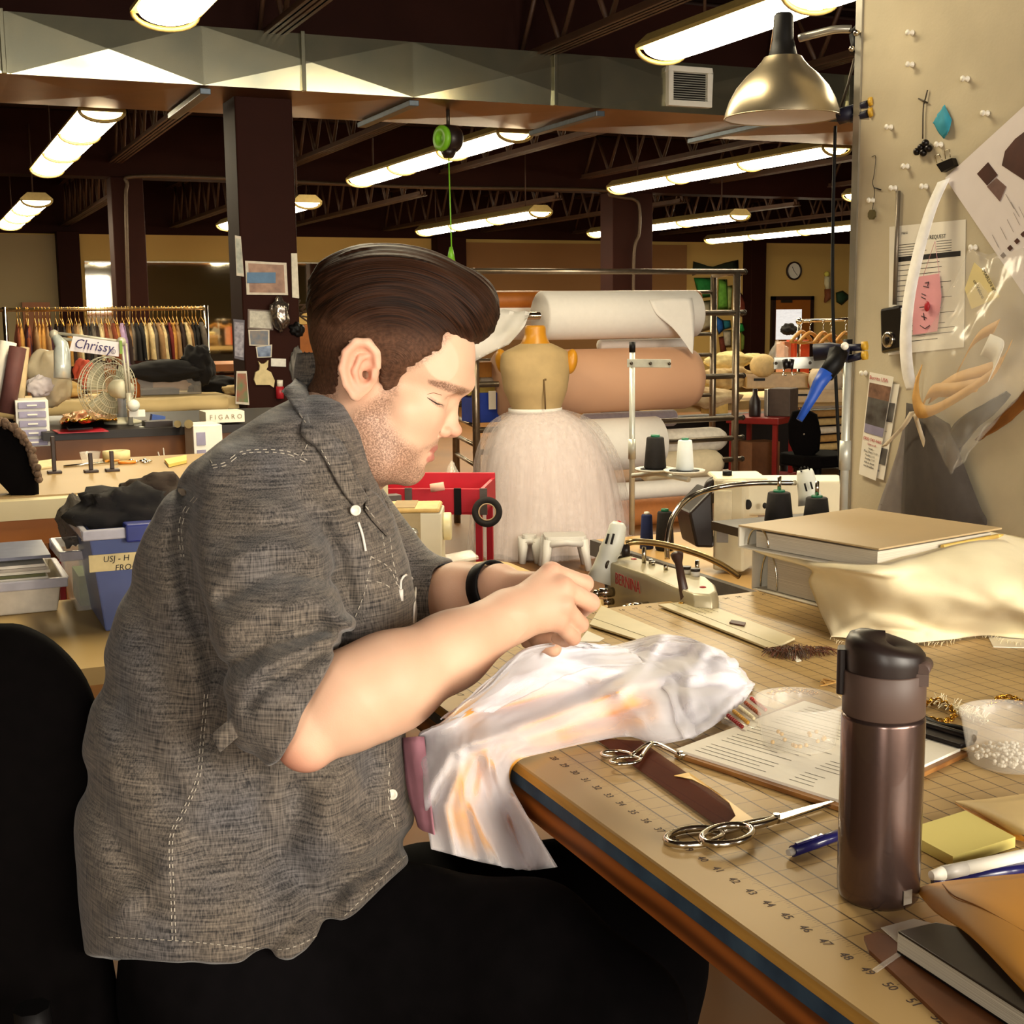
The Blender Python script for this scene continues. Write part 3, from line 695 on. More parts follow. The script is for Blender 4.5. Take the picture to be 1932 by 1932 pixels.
def hair_material():
    m = M('hair', '#2a1710', .6, spec=.16); g = NT(m)
    at = g.n('ShaderNodeAttribute', attribute_name='strand'); sp = g.n('ShaderNodeSeparateColor'); g.l(at.outputs['Color'], sp.inputs[0])
    cb = g.n('ShaderNodeCombineXYZ'); g.l(g.math('MULTIPLY', sp.outputs[0], 120), cb.inputs[0]); g.l(g.math('MULTIPLY', sp.outputs[1], 5), cb.inputs[1]); g.l(g.math('MULTIPLY', sp.outputs[2], 12), cb.inputs[2])
    n = g.n('ShaderNodeTexNoise'); n.inputs['Scale'].default_value = 1; n.inputs['Detail'].default_value = 5; g.l(cb.outputs[0], n.inputs['Vector'])
    r = g.n('ShaderNodeValToRGB'); r.color_ramp.elements[0].position = .35; r.color_ramp.elements[1].position = .72
    r.color_ramp.elements[0].color = lin('#140a05'); r.color_ramp.elements[1].color = lin('#3d2314'); g.l(n.outputs['Fac'], r.inputs[0])
    tc = g.n('ShaderNodeTexCoord'); n2 = g.n('ShaderNodeTexNoise'); n2.inputs['Scale'].default_value = 260; g.l(tc.outputs['Object'], n2.inputs['Vector'])
    c2 = g.mix(n2.outputs['Fac'], lin('#24150e'), lin('#6e4c38'))
    g.l(g.mix(at.outputs['Alpha'], r.outputs[0], c2), g.b.inputs['Base Color'])
    bp = g.n('ShaderNodeBump'); bp.inputs['Strength'].default_value = .5; bp.inputs['Distance'].default_value = .003; g.l(n.outputs['Fac'], bp.inputs['Height']); g.l(bp.outputs[0], g.b.inputs['Normal'])
    return m
hair = mesh_np('hair', P, Fq, hair_material(), man); hair['label'] = 'dark brown swept back hair'
q = HL(P); X = q[:, 0]/S5+742; Y = q[:, 1]/S5+690
sidef = ss(Y-np.interp(X, [560, 600, 700, 790, 860, 960], [600, 606, 625, 640, 650, 656]), -28, 18)
colour_attr(hair, 'strand', np.stack([np.hypot(X-735, (Y-690)*1.15)/300, np.arctan2(Y-690, X-735)/6.3+.5, q[:, 2]/.2+.5, sidef], 1))
# --- shirt
CUT_N = np.array((.90, .44)); CUT_P = (588, 1322)
def sleeve_r(p):
    q = TL(p)
    d = d_chain(p, [W3(482, 965, 1.385), W3(515, 1190, 1.295), W3(566, 1362, 1.255)], [.070, .067, .056], .01)
    d = smin(d, d_cone(p, W3(545, 1300, 1.265), W3(650, 1290, 1.265), .062, .062), .02)
    X, Y = TL.pix(q); e = ((X-CUT_P[0])*CUT_N[0]+(Y-CUT_P[1])*CUT_N[1])*S5*.85
    d = d-.0045*ss(e, -.068, -.060)                                   # rolled cuff
    return smax(d, e, .003)
def sleeve_l(p):
    q = TL(p)
    d = d_chain(p, [W3(640, 985, 1.68), W3(765, 1125, 1.675), W3(850, 1132, 1.65)], [.070, .055, .050], .015)
    X, Y = TL.pix(q); e = ((X-868)*.97+(Y-1100)*-.25)*S5
    return smax(d, e, .003)
HEM = np.array([(150, 1768), (210, 1778), (350, 1786), (480, 1800), (560, 1797), (650, 1742), (740, 1652), (800, 1598), (840, 1575)], float)
FOLDS = [  # creases: polyline in photo pixels, depth, width
    ([(346, 935), (338, 1040), (362, 1140), (395, 1215), (408, 1300), (398, 1385)], .010, .013), ([(430, 1060), (500, 1020), (590, 1040)], -.005, .012), ([(420, 1130), (520, 1075), (620, 1090)], .006, .010),
    ([(410, 1200), (500, 1150), (600, 1130), (648, 1180)], -.006, .012), ([(420, 1262), (500, 1215), (600, 1188), (645, 1192)], .008, .009), ([(430, 1300), (500, 1262), (560, 1235), (620, 1205)], -.005, .009),
    ([(470, 1330), (500, 1290), (560, 1255), (625, 1215)], .006, .008), ([(560, 940), (600, 985), (640, 1060), (655, 1150)], .006, .012), ([(480, 960), (560, 945), (640, 985)], -.004, .015),
    ([(200, 1280), (260, 1380), (330, 1500), (400, 1600)], .005, .02), ([(180, 1460), (240, 1560), (300, 1680)], .006, .018), ([(400, 1420), (430, 1520), (460, 1640)], .006, .02), ([(480, 1440), (500, 1560), (540, 1680), (620, 1720)], .008, .02),
    ([(560, 1500), (540, 1600), (600, 1680), (700, 1640), (780, 1590)], .010, .018), ([(640, 1480), (620, 1580), (680, 1600), (760, 1560)], -.007, .018), ([(700, 1430), (690, 1520), (740, 1560)], .006, .016),
    ([(560, 1700), (660, 1690), (760, 1620)], -.008, .014), ([(500, 1790), (560, 1720), (640, 1690)], .006, .012), ([(260, 1110), (290, 1230), (340, 1330), (380, 1400)], .004, .018), ([(250, 1700), (330, 1640), (350, 1560)], -.004, .015)]
def d_line2(X, Y, L):
    d = np.full(X.shape, 1e9)
    for a, b in zip(L[:-1], L[1:]):
        a = np.array(a, float); e = np.array(b, float)-a; t = np.clip(((X-a[0])*e[0]+(Y-a[1])*e[1])/(e@e), 0, 1)
        d = np.minimum(d, np.hypot(X-a[0]-t*e[0], Y-a[1]-t*e[1]))
    return d
def shirt_sdf(p):
    q = TL(p); X, Y = TL.pix(q)
    d = torso(q)
    hem = np.interp(X, HEM[:, 0], HEM[:, 1]); d = smax(d, (Y-hem)*S5*.8, .004)
    # neck opening: sloping plane from nape to breast
    e = ((X-560)*.80-(Y-728)*.52)*S5; nb = np.abs(q[:, 2])
    d = smax(d, np.minimum(e-.006, 1) if False else smax(e-.004, (nb-.085)*.7*-1-.0, .02)*np.where(Y < 960, 1, -9)-np.where(Y < 960, 0, .2), .012) if False else d
    d = smin(d, sleeve_r(p), .016); d = smin(d, sleeve_l(p), .016)
    f = 0
    cam_near = 1-ss(q[:, 2], .02, .08)
    for L, dp, wd in FOLDS: f = f+1.7*dp*np.exp(-(d_line2(X, Y, L)*S5/wd)**2)
    d = d+f*cam_near
    d = d+.0035*vnoise(np.stack([(X*.6+Y*.35)*.014, (Y*.6-X*.35)*.006, q[:, 2]*9], 1), 11)+.0016*vnoise(np.stack([(X-Y*.4)*.03, (Y+X*.4)*.012, q[:, 2]*20], 1), 12)
    # neck carve
    nk = smin(d_chain(HL(p), [hat(690, 745, 0), hat(628, 850, 0), hat(585, 945, 0)], [.056, .060, .066], .02), d_cone(HL(p), hat(655, 800, 0), hat(682, 930, 0), .05, .035), .02)-.004
    d = smax(d, -nk, .004)
    # hollow cuffs
    a = smin(arm_r(p), forearm(p, A_R, ('el', 'f1', 'f2', 'f3'), [.0265, .045, .0455, .036]), .01)-.004
    e2 = ((X-CUT_P[0])*CUT_N[0]+(Y-CUT_P[1])*CUT_N[1])*S5
    d = smax(d, -smax(a, -.03-e2, .002), .002)
    a = forearm(p, A_L, ('el', 'f1', 'f2', 'wr'), [.042, .045, .039, .027])-.003
    e3 = (X-866)*S5
    return smax(d, -smax(a, -.03-e3, .002), .002)
lo, hi = bb([W3(140, 700, 1.5), W3(890, 700, 1.5), W3(560, 1500, 1.15), W3(300, 1820, 1.8), W3(890, 1250, 1.8), W3(480, 1820, 1.2), W3(140, 1820, 1.5), W3(860, 1820, 1.5)])
SP, SF = isosurface(shirt_sdf, lo, hi, .0034)
SP = relax(SP, SF, 1, .5)
def chambray():
    m = M('chambray', '#4b443e', .85, sheen=.15); g = NT(m); tc = g.n('ShaderNodeTexCoord')
    mp0 = g.n('ShaderNodeMapping'); mp0.inputs['Rotation'].default_value = (0, 0, -.30); g.l(tc.outputs['Object'], mp0.inputs[0])
    outs = []
    for sc in ((30, 30, 620), (620, 620, 30)):
        mp = g.n('ShaderNodeMapping'); mp.inputs['Scale'].default_value = sc; g.l(mp0.outputs[0], mp.inputs[0])
        n = g.n('ShaderNodeTexNoise'); n.inputs['Scale'].default_value = 1; n.inputs['Detail'].default_value = 3; g.l(mp.outputs[0], n.inputs['Vector']); outs.append(n.outputs['Fac'])
    wv = g.math('ADD', g.math('MULTIPLY', outs[0], .5), g.math('MULTIPLY', outs[1], .5))
    r = g.n('ShaderNodeValToRGB'); r.color_ramp.elements[0].position = .36; r.color_ramp.elements[1].position = .66
    r.color_ramp.elements[0].color = lin('#211d1b'); r.color_ramp.elements[1].color = lin('#7d7164'); g.l(wv, r.inputs[0])
    n = g.n('ShaderNodeTexNoise'); n.inputs['Scale'].default_value = 9; n.inputs['Detail'].default_value = 3; g.l(tc.outputs['Object'], n.inputs['Vector'])
    r2 = g.n('ShaderNodeValToRGB'); r2.color_ramp.elements[0].position = .45; r2.color_ramp.elements[1].position = .68
    r2.color_ramp.elements[0].color = (1, 1, 1, 1); r2.color_ramp.elements[1].color = (.72, .84, 1.12, 1); g.l(n.outputs['Fac'], r2.inputs[0])
    mx = g.n('ShaderNodeMix', data_type='RGBA', blend_type='MULTIPLY'); mx.inputs[0].default_value = .8; g.l(r.outputs[0], mx.inputs[6]); g.l(r2.outputs[0], mx.inputs[7])
    g.l(mx.outputs[2], g.b.inputs['Base Color'])
    bp = g.n('ShaderNodeBump'); bp.inputs['Strength'].default_value = .25; bp.inputs['Distance'].default_value = .0008; g.l(wv, bp.inputs['Height']); g.l(bp.outputs[0], g.b.inputs['Normal'])
    return m
m_cham = chambray()
shirt = mesh_np('shirt', SP, SF, m_cham, man); shirt['label'] = 'grey chambray work shirt with rolled sleeves'
SBVH = BVHTree.FromPolygons([Vector(v) for v in SP], SF.tolist())
BBVH = BVHTree.FromPolygons([Vector(v) for v in BP], BF.tolist())
def on_surface(px_, py_, lift=.0006, bvh=None):
    d = ray(px_, py_).normalized(); h = (bvh or SBVH).ray_cast(CPOS, d, 4)
    return (None, None) if h[0] is None else (h[0]-d*lift, h[1])
def dense(L, step=4):
    out = []
    for a, b in zip(L[:-1], L[1:]):
        n = max(1, int(math.hypot(b[0]-a[0], b[1]-a[1])/step)); out += [(a[0]+(b[0]-a[0])*k/n, a[1]+(b[1]-a[1])*k/n) for k in range(n)]
    return out+[L[-1]]
m_stitch = M('white_stitch', '#b5ab9b', .8)
def stitch(lines, r=.00055, lift=.0006):
    b = MB()
    for L in lines:
        L = [tuple(x) for x in catmull([np.array(x, float) for x in L], 6)]
        run = []
        for i, (x, y) in enumerate(dense(L, 3.2)):
            h, _ = on_surface(x, y, lift)
            if i % 4 == 3 or h is None or (run and (h-run[-1]).length > .02):
                if len(run) > 1: b.tube(run, r, 4)
                run = []
            else: run.append(h)
        if len(run) > 1: b.tube(run, r, 4)
    return b.build('stitching', m_stitch, shirt, fix=False)
stitch([[(400, 878), (425, 872), (455, 852), (500, 848), (545, 852), (580, 868)], [(402, 883), (427, 877), (457, 857), (500, 853), (543, 857), (576, 872)], [(586, 824), (576, 846), (564, 866)], [(382, 835), (392, 860), (404, 880)],
        [(366, 938), (345, 965), (337, 1000), (342, 1050)], [(372, 940), (351, 967), (343, 1002), (347, 1050)],
        [(392, 1310), (384, 1400), (376, 1470), (350, 1530), (326, 1580), (328, 1680), (332, 1780)], [(386, 1310), (378, 1400), (370, 1470), (344, 1530), (320, 1580), (322, 1680), (325, 1780)],
        [(205, 1768), (350, 1776), (480, 1789), (556, 1786), (645, 1732), (735, 1642), (795, 1590)]])
stitch([[(700, 1050), (690, 1110), (668, 1170)], [(700, 1050), (735, 1072), (752, 1110)], [(690, 1095), (720, 1100), (742, 1112)], [(736, 1015), (742, 1060), (756, 1120)], [(722, 1010), (728, 1050)], [(735, 1440), (733, 1510), (745, 1560)], [(664, 1310), (662, 1320)]])
# collar: near leaf, far leaf
def patch(name, rows, mat, parent, th=.003, n=5):
    G = smooth_grid([[np.array(ad(*c)) for c in r] for r in rows], n, n); b = MB().sheet(G, th); return b.build(name, mat, parent)
def surf_patch(name, rows, lifts, th=.0025, n=5):
    G = []
    for r, lf in zip(rows, lifts):
        row = []
        for k, (x, y) in enumerate(r):
            h = on_surface(x, y, lf)[0]
            for dx in (4, 8, 14, 22, 30):
                if h is None or (row and (h-Vector(row[-1])).length > .06): h = on_surface(x-dx, y+dx*.6, lf)[0]
            row.append(np.array(h if h is not None else ad(x, y, 1.45)))
        G.append(row)
    return MB().sheet(smooth_grid(G, n, n), th).build(name, m_cham, shirt)
surf_patch('collar', [[(556, 716), (584, 736), (616, 782), (640, 832), (668, 896), (692, 942)], [(546, 728), (570, 754), (602, 800), (628, 850), (656, 908), (684, 950)], [(534, 740), (556, 772), (588, 820), (615, 872), (646, 928), (674, 962)]], (.010, .009, .004))
surf_patch('collar', [[(690, 922), (712, 938), (742, 988)], [(690, 942), (712, 965), (744, 1006)], [(688, 962), (704, 984), (730, 1012)]], (.012, .010, .006))
stitch([[(694, 930), (714, 950), (741, 994)], [(690, 955), (706, 976), (731, 1007)], [(700, 934), (720, 954), (743, 990)]], .0006, .014)
stitch([[(538, 740), (560, 773), (592, 821), (619, 872), (650, 926)]], .0005, .0072)
m_button = M('shell_button', '#d9d3c2', .3, spec=.6)
for x, y, r_ in ((671, 963, 1), (740, 1499, 1)):
    h, nrm = on_surface(x, y, .001)
    if h is not None:
        if y < 1000: h = h-ray(x, y).normalized()*.012
        nn = -ray(x, y).normalized(); X = frame(h, nn.cross(Vector((0, 0, 1))), nn)
        MB().lathe([(0, 0), (.0056, 0), (.0056, .0016), (.0045, .0022), (.0036, .0014), (0, .0014)], 18, X).build('button', m_button, shirt)
# sleeve tab, pocket cord
tp = [ad(470, 1352, 1.225), ad(436, 1378, 1.222), ad(408, 1402, 1.224)]
MB().ribbon(catmull(tp, 4), .018, (ad(475, 1375, 1.225)-ad(462, 1352, 1.225)), .003).build('sleeve_tab', m_cham, shirt)
m_wire = M('white_cord', '#d9d2c8', .5)
P = [on_surface(x, y, .003)[0] for x, y in ((756, 1112), (757, 1095), (766, 1085), (778, 1092), (784, 1110), (782, 1140), (780, 1175))]
P = [p_ for p_ in P if p_ is not None]
if len(P) > 2: one(MB().tube(catmull(P, 6), .0013, 6).tube([P[0]+Vector((0, 0, -.012)), P[0]], .0028, 8), 'earphone_cord', m_wire, 'white earphone plug and cord at the shirt pocket', 'earphone')
P = [on_surface(x, y, .004)[0] for x, y in ((676, 985), (684, 1010), (690, 1040))]
P = [p_ for p_ in P if p_ is not None]
if len(P) > 2: one(MB().tube(catmull(P, 6), .0014, 6), 'neck_cord', m_wire, 'white and red cord hanging inside the open shirt collar', 'cord')
m_lash = M('lash_brown', '#2a1710', .7)
for nm, L, rr in (('eyelashes', [(806, 750), (815, 756), (825, 762), (835, 764)], [.0003, .0007, .0009, .0004]), ('lid_crease', [(806, 744), (818, 741), (832, 745), (841, 752)], [.0002, .0004, .0004, .0002])):
    Q = [on_surface(x, y, .0002, BBVH)[0] for x, y in L]
    if all(Q): MB().tube(Q, rr, 6).build(nm, m_lash if nm == 'eyelashes' else M('crease_skin', '#8f5f4a', .7), man)
# watch band on the far wrist
wa, wb = Vector(A_L['f2']), Vector(A_L['wr']); ax_ = (wb-wa).normalized(); wc = wa.lerp(wb, .86)
m_black = M('black_rubber', '#0d0b0b', .5, spec=.2)
X = frame(wc, ax_) @ Matrix.Rotation(PI/2, 4, 'Y')
tag(MB().lathe([(.0325, -.010), (.035, -.008), (.035, .008), (.0325, .010), (.031, 0)], 28, X, close=True).build('wristband', m_black, man), 'black wristband')
# --- trousers
def jeans_sdf(p):
    q = TL(p)
    d = torso(q, .035); d = smax(d, -(q[:, 1]-tat(0, 1680)[1]), .02); d = smax(d, q[:, 1]-tat(0, 1960)[1], .03)
    for P, R in (([(420, 1860, 1.49), (760, 1800, 1.41), (1000, 1818, 1.35), (1165, 1925, 1.31)], [.11, .090, .080, .062]), ([(1165, 1925, 1.30), (1150, 2300, 1.25)], [.062, .05]),
                 ([(420, 1850, 1.60), (800, 1755, 1.62), (1060, 1745, 1.62), (1190, 1815, 1.60)], [.12, .098, .098, .085]), ([(1190, 1815, 1.60), (1180, 2300, 1.55)], [.085, .06])):
        d = smin(d, d_chain(p, [W3(*x) for x in P], R, .02), .03)
    d = d+.003*vnoise(q*18, 4)
    return d
lo, hi = bb([W3(150, 1640, 1.5), W3(1330, 1600, 1.5), W3(1300, 2350, 1.15), W3(150, 2100, 1.8), W3(1300, 1900, 1.75), W3(300, 2000, 1.2)])
P, Fq = isosurface(jeans_sdf, lo, hi, .008)
m_jean = M('black_denim', '#080607', .9, var=.3, spec=.08, scale=40)
o = mesh_np('trousers', relax(P, Fq, 2), Fq, m_jean, man); o['label'] = 'black jeans'
# --- his chair: rounded black back and seat
m_chair = M('chair_black', '#060404', .9, var=.2, scale=60, spec=.06)
ch = thing('office_chair', 'black padded chair with rounded back the man sits on', 'chair', tuple(ad(300, 2200, 1.5)*1.0))
G = []
outline = [(-200, 2300), (-330, 2150), (-330, 1700), (-310, 1480), (-260, 1300), (-160, 1205), (0, 1176), (70, 1190), (130, 1235), (172, 1300), (196, 1400), (205, 1560), (205, 1750), (235, 1950), (245, 2200), (60, 2300)]
cen = (-60, 1640); D_ = 1.46
def chp(x, y, s, dd): return ad(cen[0]+(x-cen[0])*s, cen[1]+(y-cen[1])*s, D_+dd)
for s, dd in ((.02, -.045), (.5, -.043), (.85, -.034), (.97, -.016), (1, .0), (.97, .02), (.85, .03), (.02, .035)):
    G.append([chp(x, y, s, dd) for x, y in outline])
G = [[Vector(v) for v in catmull([np.array(v) for v in r], 4)] for r in G]
b = MB().sheet(G); b.build('backrest', m_chair, ch)
sz = ad(500, 2080, 1.42); b = MB().rbox((-.25, -.24, -.04), (.27, .24, .04), .09, Matrix.Translation((sz.x+.02, sz.y, ad(600, 1990, 1.42).z-.05)), n=5); b.build('seat', m_chair, ch, bev=.02)
zz = ad(600, 1990, 1.42).z-.09
b = MB().cyl((sz.x, sz.y, .09), (sz.x, sz.y, zz), .03); b.build('gas_lift', m_black, ch)
for k in range(5):
    a = k*2*PI/5; b = MB().cyl((sz.x, sz.y, .11), (sz.x+.3*math.cos(a), sz.y+.3*math.sin(a), .06), .022, .015); b.ball((sz.x+.3*math.cos(a), sz.y+.3*math.sin(a), .028), .028, 10); b.build('leg', m_black, ch)
bp_ = ad(60, 1900, 1.33); MB().tube(catmull([Vector((bp_.x, bp_.y, bp_.z)), Vector((bp_.x+.02, bp_.y, zz-.02)), Vector((sz.x-.05, sz.y, zz))], 6), .018, 8).build('back_support', m_black, ch)
# ================================================================== THINGS ON THE CUTTING TABLE
def zv(x, y, py):                                                    # height at which the vertical through (x,y) crosses photo row py
    v = Vector((x, y, 0))-CPOS; k = (966-py)/CF
    return (k*v.dot(_F)-v.dot(_U2))/(_U2.z-k*_F.z)
def vert(px_, py_, D): p = ad(px_, py_, D); return p.x, p.y
def slab(mb, pts, z, th, mi=0):
    P = [az(x, y, z) for x, y in pts]; return mb.prism([(p.x, p.y) for p in P], z-th, z, mi=mi)
T0 = TZ
m_glossbrown = M('thermos_metallic', '#63504a', .26, .85, var=.06, scale=300, coat=.3)
m_matbrown = M('thermos_matte', '#54423a', .5, var=.05); m_lid = M('lid_black', '#241a17', .38)
tp = az(1656, 1690); tx, ty = tp.x, tp.y
zz = lambda py: zv(tx, ty, py)
th = thing('thermos', 'metallic brown flip lid vacuum bottle standing on the cutting mat', 'thermos bottle', (tx, ty, T0))
Xt = Matrix.Translation((tx, ty, 0))
z_a, z_b, z_c = zz(1335)-.004, zz(1262), zz(1195)
MB().lathe([(.030, T0), (.0333, T0+.004), (.0338, T0+.012), (.0338, z_a-.004), (.0328, z_a)], 48, Xt).build('bottle_body', m_glossbrown, th)
MB().lathe([(.0325, z_a), (.0333, z_a+.001), (.0333, z_b-.001), (.0325, z_b)], 48, Xt).build('collar_ring', m_matbrown, th)
vd = Vector((tx, ty, 0)).normalized(); rt = Vector((vd.y, -vd.x, 0))
b = MB(); G = []
for r, f in ((.0315, 0), (.0322, .35), (.0318, .72), (.029, .90), (.022, .985), (.010, 1.0), (.0005, 1.0)):
    row = []
    for k in range(37):
        a = 2*PI*k/36; c = math.cos(a); s_ = math.sin(a); hgt = (z_c-z_b)*(.86-.22*c) if f > .3 else (z_c-z_b)
        p = Vector((tx, ty, 0))+rt*(r*c)+vd*(r*s_); row.append((p.x, p.y, z_b+hgt*f))
    G.append(row)
b.sheet(G); b.build('lid', m_lid, th)
hp = Vector((tx, ty, zz(1252)))+rt*.030-vd*.006
b = MB().cyl(hp-vd*.013-rt*.002, hp+vd*.013+rt*.002, .0062); b.box((-.006, -.014, -.012), (.004, .014, -.002), frame(hp, rt)); b.build('lid_hinge', m_matbrown, th)
lp = Vector((tx, ty, zz(1275)))-rt*.034; MB().rbox((-.004, -.009, -.016), (.004, .009, .022), .003, frame(lp, rt)).build('lid_latch', m_lid, th, bev=.001)
sp = Vector((tx, ty, zz(1664)))+rt*.0235-vd*.0247; nn = (rt*.69-vd*.72).normalized()
MB().box((-.0045, -.006, -.0004), (.0045, .006, .0004), frame(sp, Vector((0, 0, 1)).cross(nn), nn)).build('silver_label', m_alu, th)
# --- binders
m_binder = M('binder_white', '#d9d2c0', .45, var=.03); m_page = M('paper_edges', '#d5cdbb', .8, h2='#b3a996', scale=6, stretch=(1, 1, 260)); m_chrome = M('chrome', '#cfc7b8', .15, 1, var=.05)
m_bindtop = M('binder_buff', '#b59c74', .5, var=.05, scale=8)
def binder(label, A, ud, vd_, W, L, z0, z1, topmat):
    t = thing('ring_binder', label, 'binder', (A.x, A.y, z0), 'white ring binders on the table')
    X = frame((A.x, A.y, z0), ud); H = z1-z0
    if (Vector((0, 0, 1)).cross(Vector(ud))).dot(Vector(vd_)) < 0: X = X @ Matrix.Diagonal((1, -1, 1, 1))
    MB().box((0, 0, H-.003), (W, L, H), X).build('front_cover', topmat, t, bev=.001)
    MB().box((0, 0, 0), (W, L, .003), X).build('back_cover', m_binder, t, bev=.001)
    MB().box((0, 0, .003), (.003, L, H-.003), X).build('spine', m_binder, t)
    MB().box((.028, .012, .004), (W-.012, L-.012, H-.008), X).build('pages', m_page, t)
    for f in (.035, .5, .92):
        P = [X @ Vector((.012+.022*(1-math.cos(a)), L*f, .006+(H*.78)*math.sin(a))) for a in [PI*k/14 for k in range(15)]]
        MB().tube(P, .0016, 8).build('ring', m_chrome, t)
    return t
A, B, Dd = az(1393, 990, 1.07), az(1547, 948, 1.07), az(1655, 1034, 1.07)
ud = (Dd-A).normalized(); vdd = (B-A); vdd = (vdd-ud*vdd.dot(ud)).normalized()
t = binder('white ring binder with buff cover lying on top of the cream muslin', A, ud, vdd, .278, .292, 1.033, 1.07, m_bindtop)
X = frame((A.x, A.y, 1.033), ud)
if (Vector((0, 0, 1)).cross(ud)).dot(vdd) < 0: X = X @ Matrix.Diagonal((1, -1, 1, 1))
m_red = M('red_plastic', '#a3202a', .4)
for k, (y0, zq) in enumerate(((.03, .006), (.075, .008))): MB().box((.27, y0, zq), (.284, y0+.035, zq+.0008), X).build('page_tab', m_binder, t)
def rod(name, a, c, r, mat, label, cat, tipmat=None, group=None):
    t = thing(name, label, cat, tuple(Vector(a).lerp(Vector(c), .5)-Vector((0, 0, r))), group)
    a = Vector(a); c = Vector(c); MB().cyl(a, a.lerp(c, .9), r, n=12).build('barrel', mat, t); MB().cyl(a.lerp(c, .9), c, r, r*.45, n=12).build('tip', tipmat or mat, t); return t
m_yel = M('pencil_yellow', '#d7b35c', .5)
rod('pencil', X @ Vector((.274, .15, .022)), X @ Vector((.274, .30, .024)), .0035, m_yel, 'cream pencil tucked along the edge of the top white binder', 'pencil')
rod('pen', X @ Vector((.284, .12, .009)), X @ Vector((.284, .245, .011)), .0035, m_red, 'clear and red pen sticking out under the top binder', 'pen')
c0 = az(1418, 1112)
binder('thick white ring binder under the muslin beside the cutting mat edge', Vector((c0.x, c0.y, 0)), Vector((.09, -1, 0)).normalized(), Vector((1, .09, 0)).normalized(), .28, .285, T0+.0005, T0+.082, m_binder)
# --- muslin heap
def cloth(name, rows, mat, parent, nu=8, nv=8, amp=0, fs=(3, 12, 1), seed=1, th=.0012, edge=True, folds=None):
    G = smooth_grid([[np.array(p) for p in r] for r in rows], nu, nv); n, m = len(G), len(G[0])
    if amp:
        uv = np.array([(i/(n-1)*fs[0], j/(m-1)*fs[1], 0) for i in range(n) for j in range(m)])
        d = (1-2.2*np.abs(vnoise(uv, seed)))*.6+(1-2.2*np.abs(vnoise(uv*2.3, seed+1)))*.35 if amp < 0 else vnoise(uv, seed)*.7+vnoise(uv*2.1, seed+1)*.35; d = d.reshape(n, m)*abs(amp); H = []
        for i in range(n):
            row = []
            for j in range(m):
                du = G[min(i+1, n-1)][j]-G[max(i-1, 0)][j]; dv = G[i][min(j+1, m-1)]-G[i][max(j-1, 0)]
                nn = du.cross(dv); nn = nn.normalized() if nn.length > 1e-12 else Vector((0, 0, 1))
                p = G[i][j]+nn*d[i][j]; row.append(p)
            H.append(row)
        G = H
    if folds:
        V = np.array([tuple(p) for r in G for p in r]); q = np.array([pix(p) for p in V]); d = np.zeros(len(V))
        for L, a_, w_ in folds: d += a_*np.exp(-(d_line2(q[:, 0], q[:, 1], L)/w_)**2)
        V = V+np.array([tuple((CPOS-Vector(v)).normalized()) for v in V])*d[:, None]; G = [[Vector(V[i*m+j]) for j in range(m)] for i in range(n)]
    if edge:
        for i in range(n):
            for j in range(m):
                if G[i][j].x > TX0 and TY0 < G[i][j].y < TY1 and T0-.02 < G[i][j].z < T0+.0015: G[i][j].z = T0+.0015
    b = MB().sheet(G, th); return b.build(name, mat, parent)
m_muslin = M('muslin', '#e8dab4', .9, var=.04, scale=20, bump=.1, bscale=500, sheen=.1)
def Z(x, y, z): return tuple(az(x, y, z))
mu = thing('muslin_cloth', 'heap of cream muslin cloth with a frayed edge under the binder', 'cloth', Z(1720, 1150, T0))
rows = [[Z(1398, 1024, 1.030), Z(1470, 1010, 1.032), Z(1600, 990, 1.032), Z(1720, 975, 1.028), Z(1850, 1000, 1.02), Z(1990, 1030, 1.0)],
        [Z(1402, 1030, 1.030), Z(1500, 1035, 1.032), Z(1610, 1052, 1.032), Z(1740, 1030, 1.045), Z(1870, 1012, 1.05), Z(1990, 1090, 1.03)],
        [Z(1450, 1048, 1.022), Z(1530, 1062, 1.03), Z(1640, 1075, 1.045), Z(1740, 1055, 1.05), Z(1860, 1050, 1.05), Z(1990, 1120, 1.02)],
        [Z(1528, 1072, 1.012), Z(1590, 1082, 1.028), Z(1670, 1092, 1.03), Z(1760, 1085, 1.035), Z(1870, 1095, 1.03), Z(1995, 1150, .995)],
        [Z(1526, 1098, .99), Z(1595, 1108, 1.0), Z(1680, 1122, 1.005), Z(1770, 1120, 1.01), Z(1880, 1140, 1.0), Z(2000, 1175, .97)],
        [Z(1542, 1140, .955), Z(1600, 1150, .965), Z(1690, 1155, .97), Z(1780, 1160, .972), Z(1890, 1170, .96), Z(2000, 1188, .945)],
        [Z(1562, 1185, .93), Z(1615, 1182, .94), Z(1695, 1186, .945), Z(1785, 1188, .94), Z(1890, 1190, .935), Z(2000, 1200, .93)],
        [Z(1568, 1202, .9225), Z(1640, 1205, .924), Z(1700, 1214, .924), Z(1780, 1208, .925), Z(1870, 1200, .9235), Z(2000, 1212, .9225)]]
cloth('cloth_sheet', rows, m_muslin, mu, 8, 10, .003, (3, 9), 4, folds=[([(1640, 1060), (1740, 1075), (1860, 1130), (1932, 1190)], -.010, 16), ([(1530, 1080), (1560, 1140), (1570, 1195)], .006, 14), ([(1700, 1050), (1800, 1040), (1900, 1100)], .008, 20), ([(1590, 1190), (1640, 1165), (1700, 1175), (1760, 1195)], .006, 9), ([(1650, 1185), (1720, 1190)], -.006, 6), ([(1740, 1190), (1780, 1165), (1840, 1160), (1900, 1130)], -.008, 11)])
b = MB()
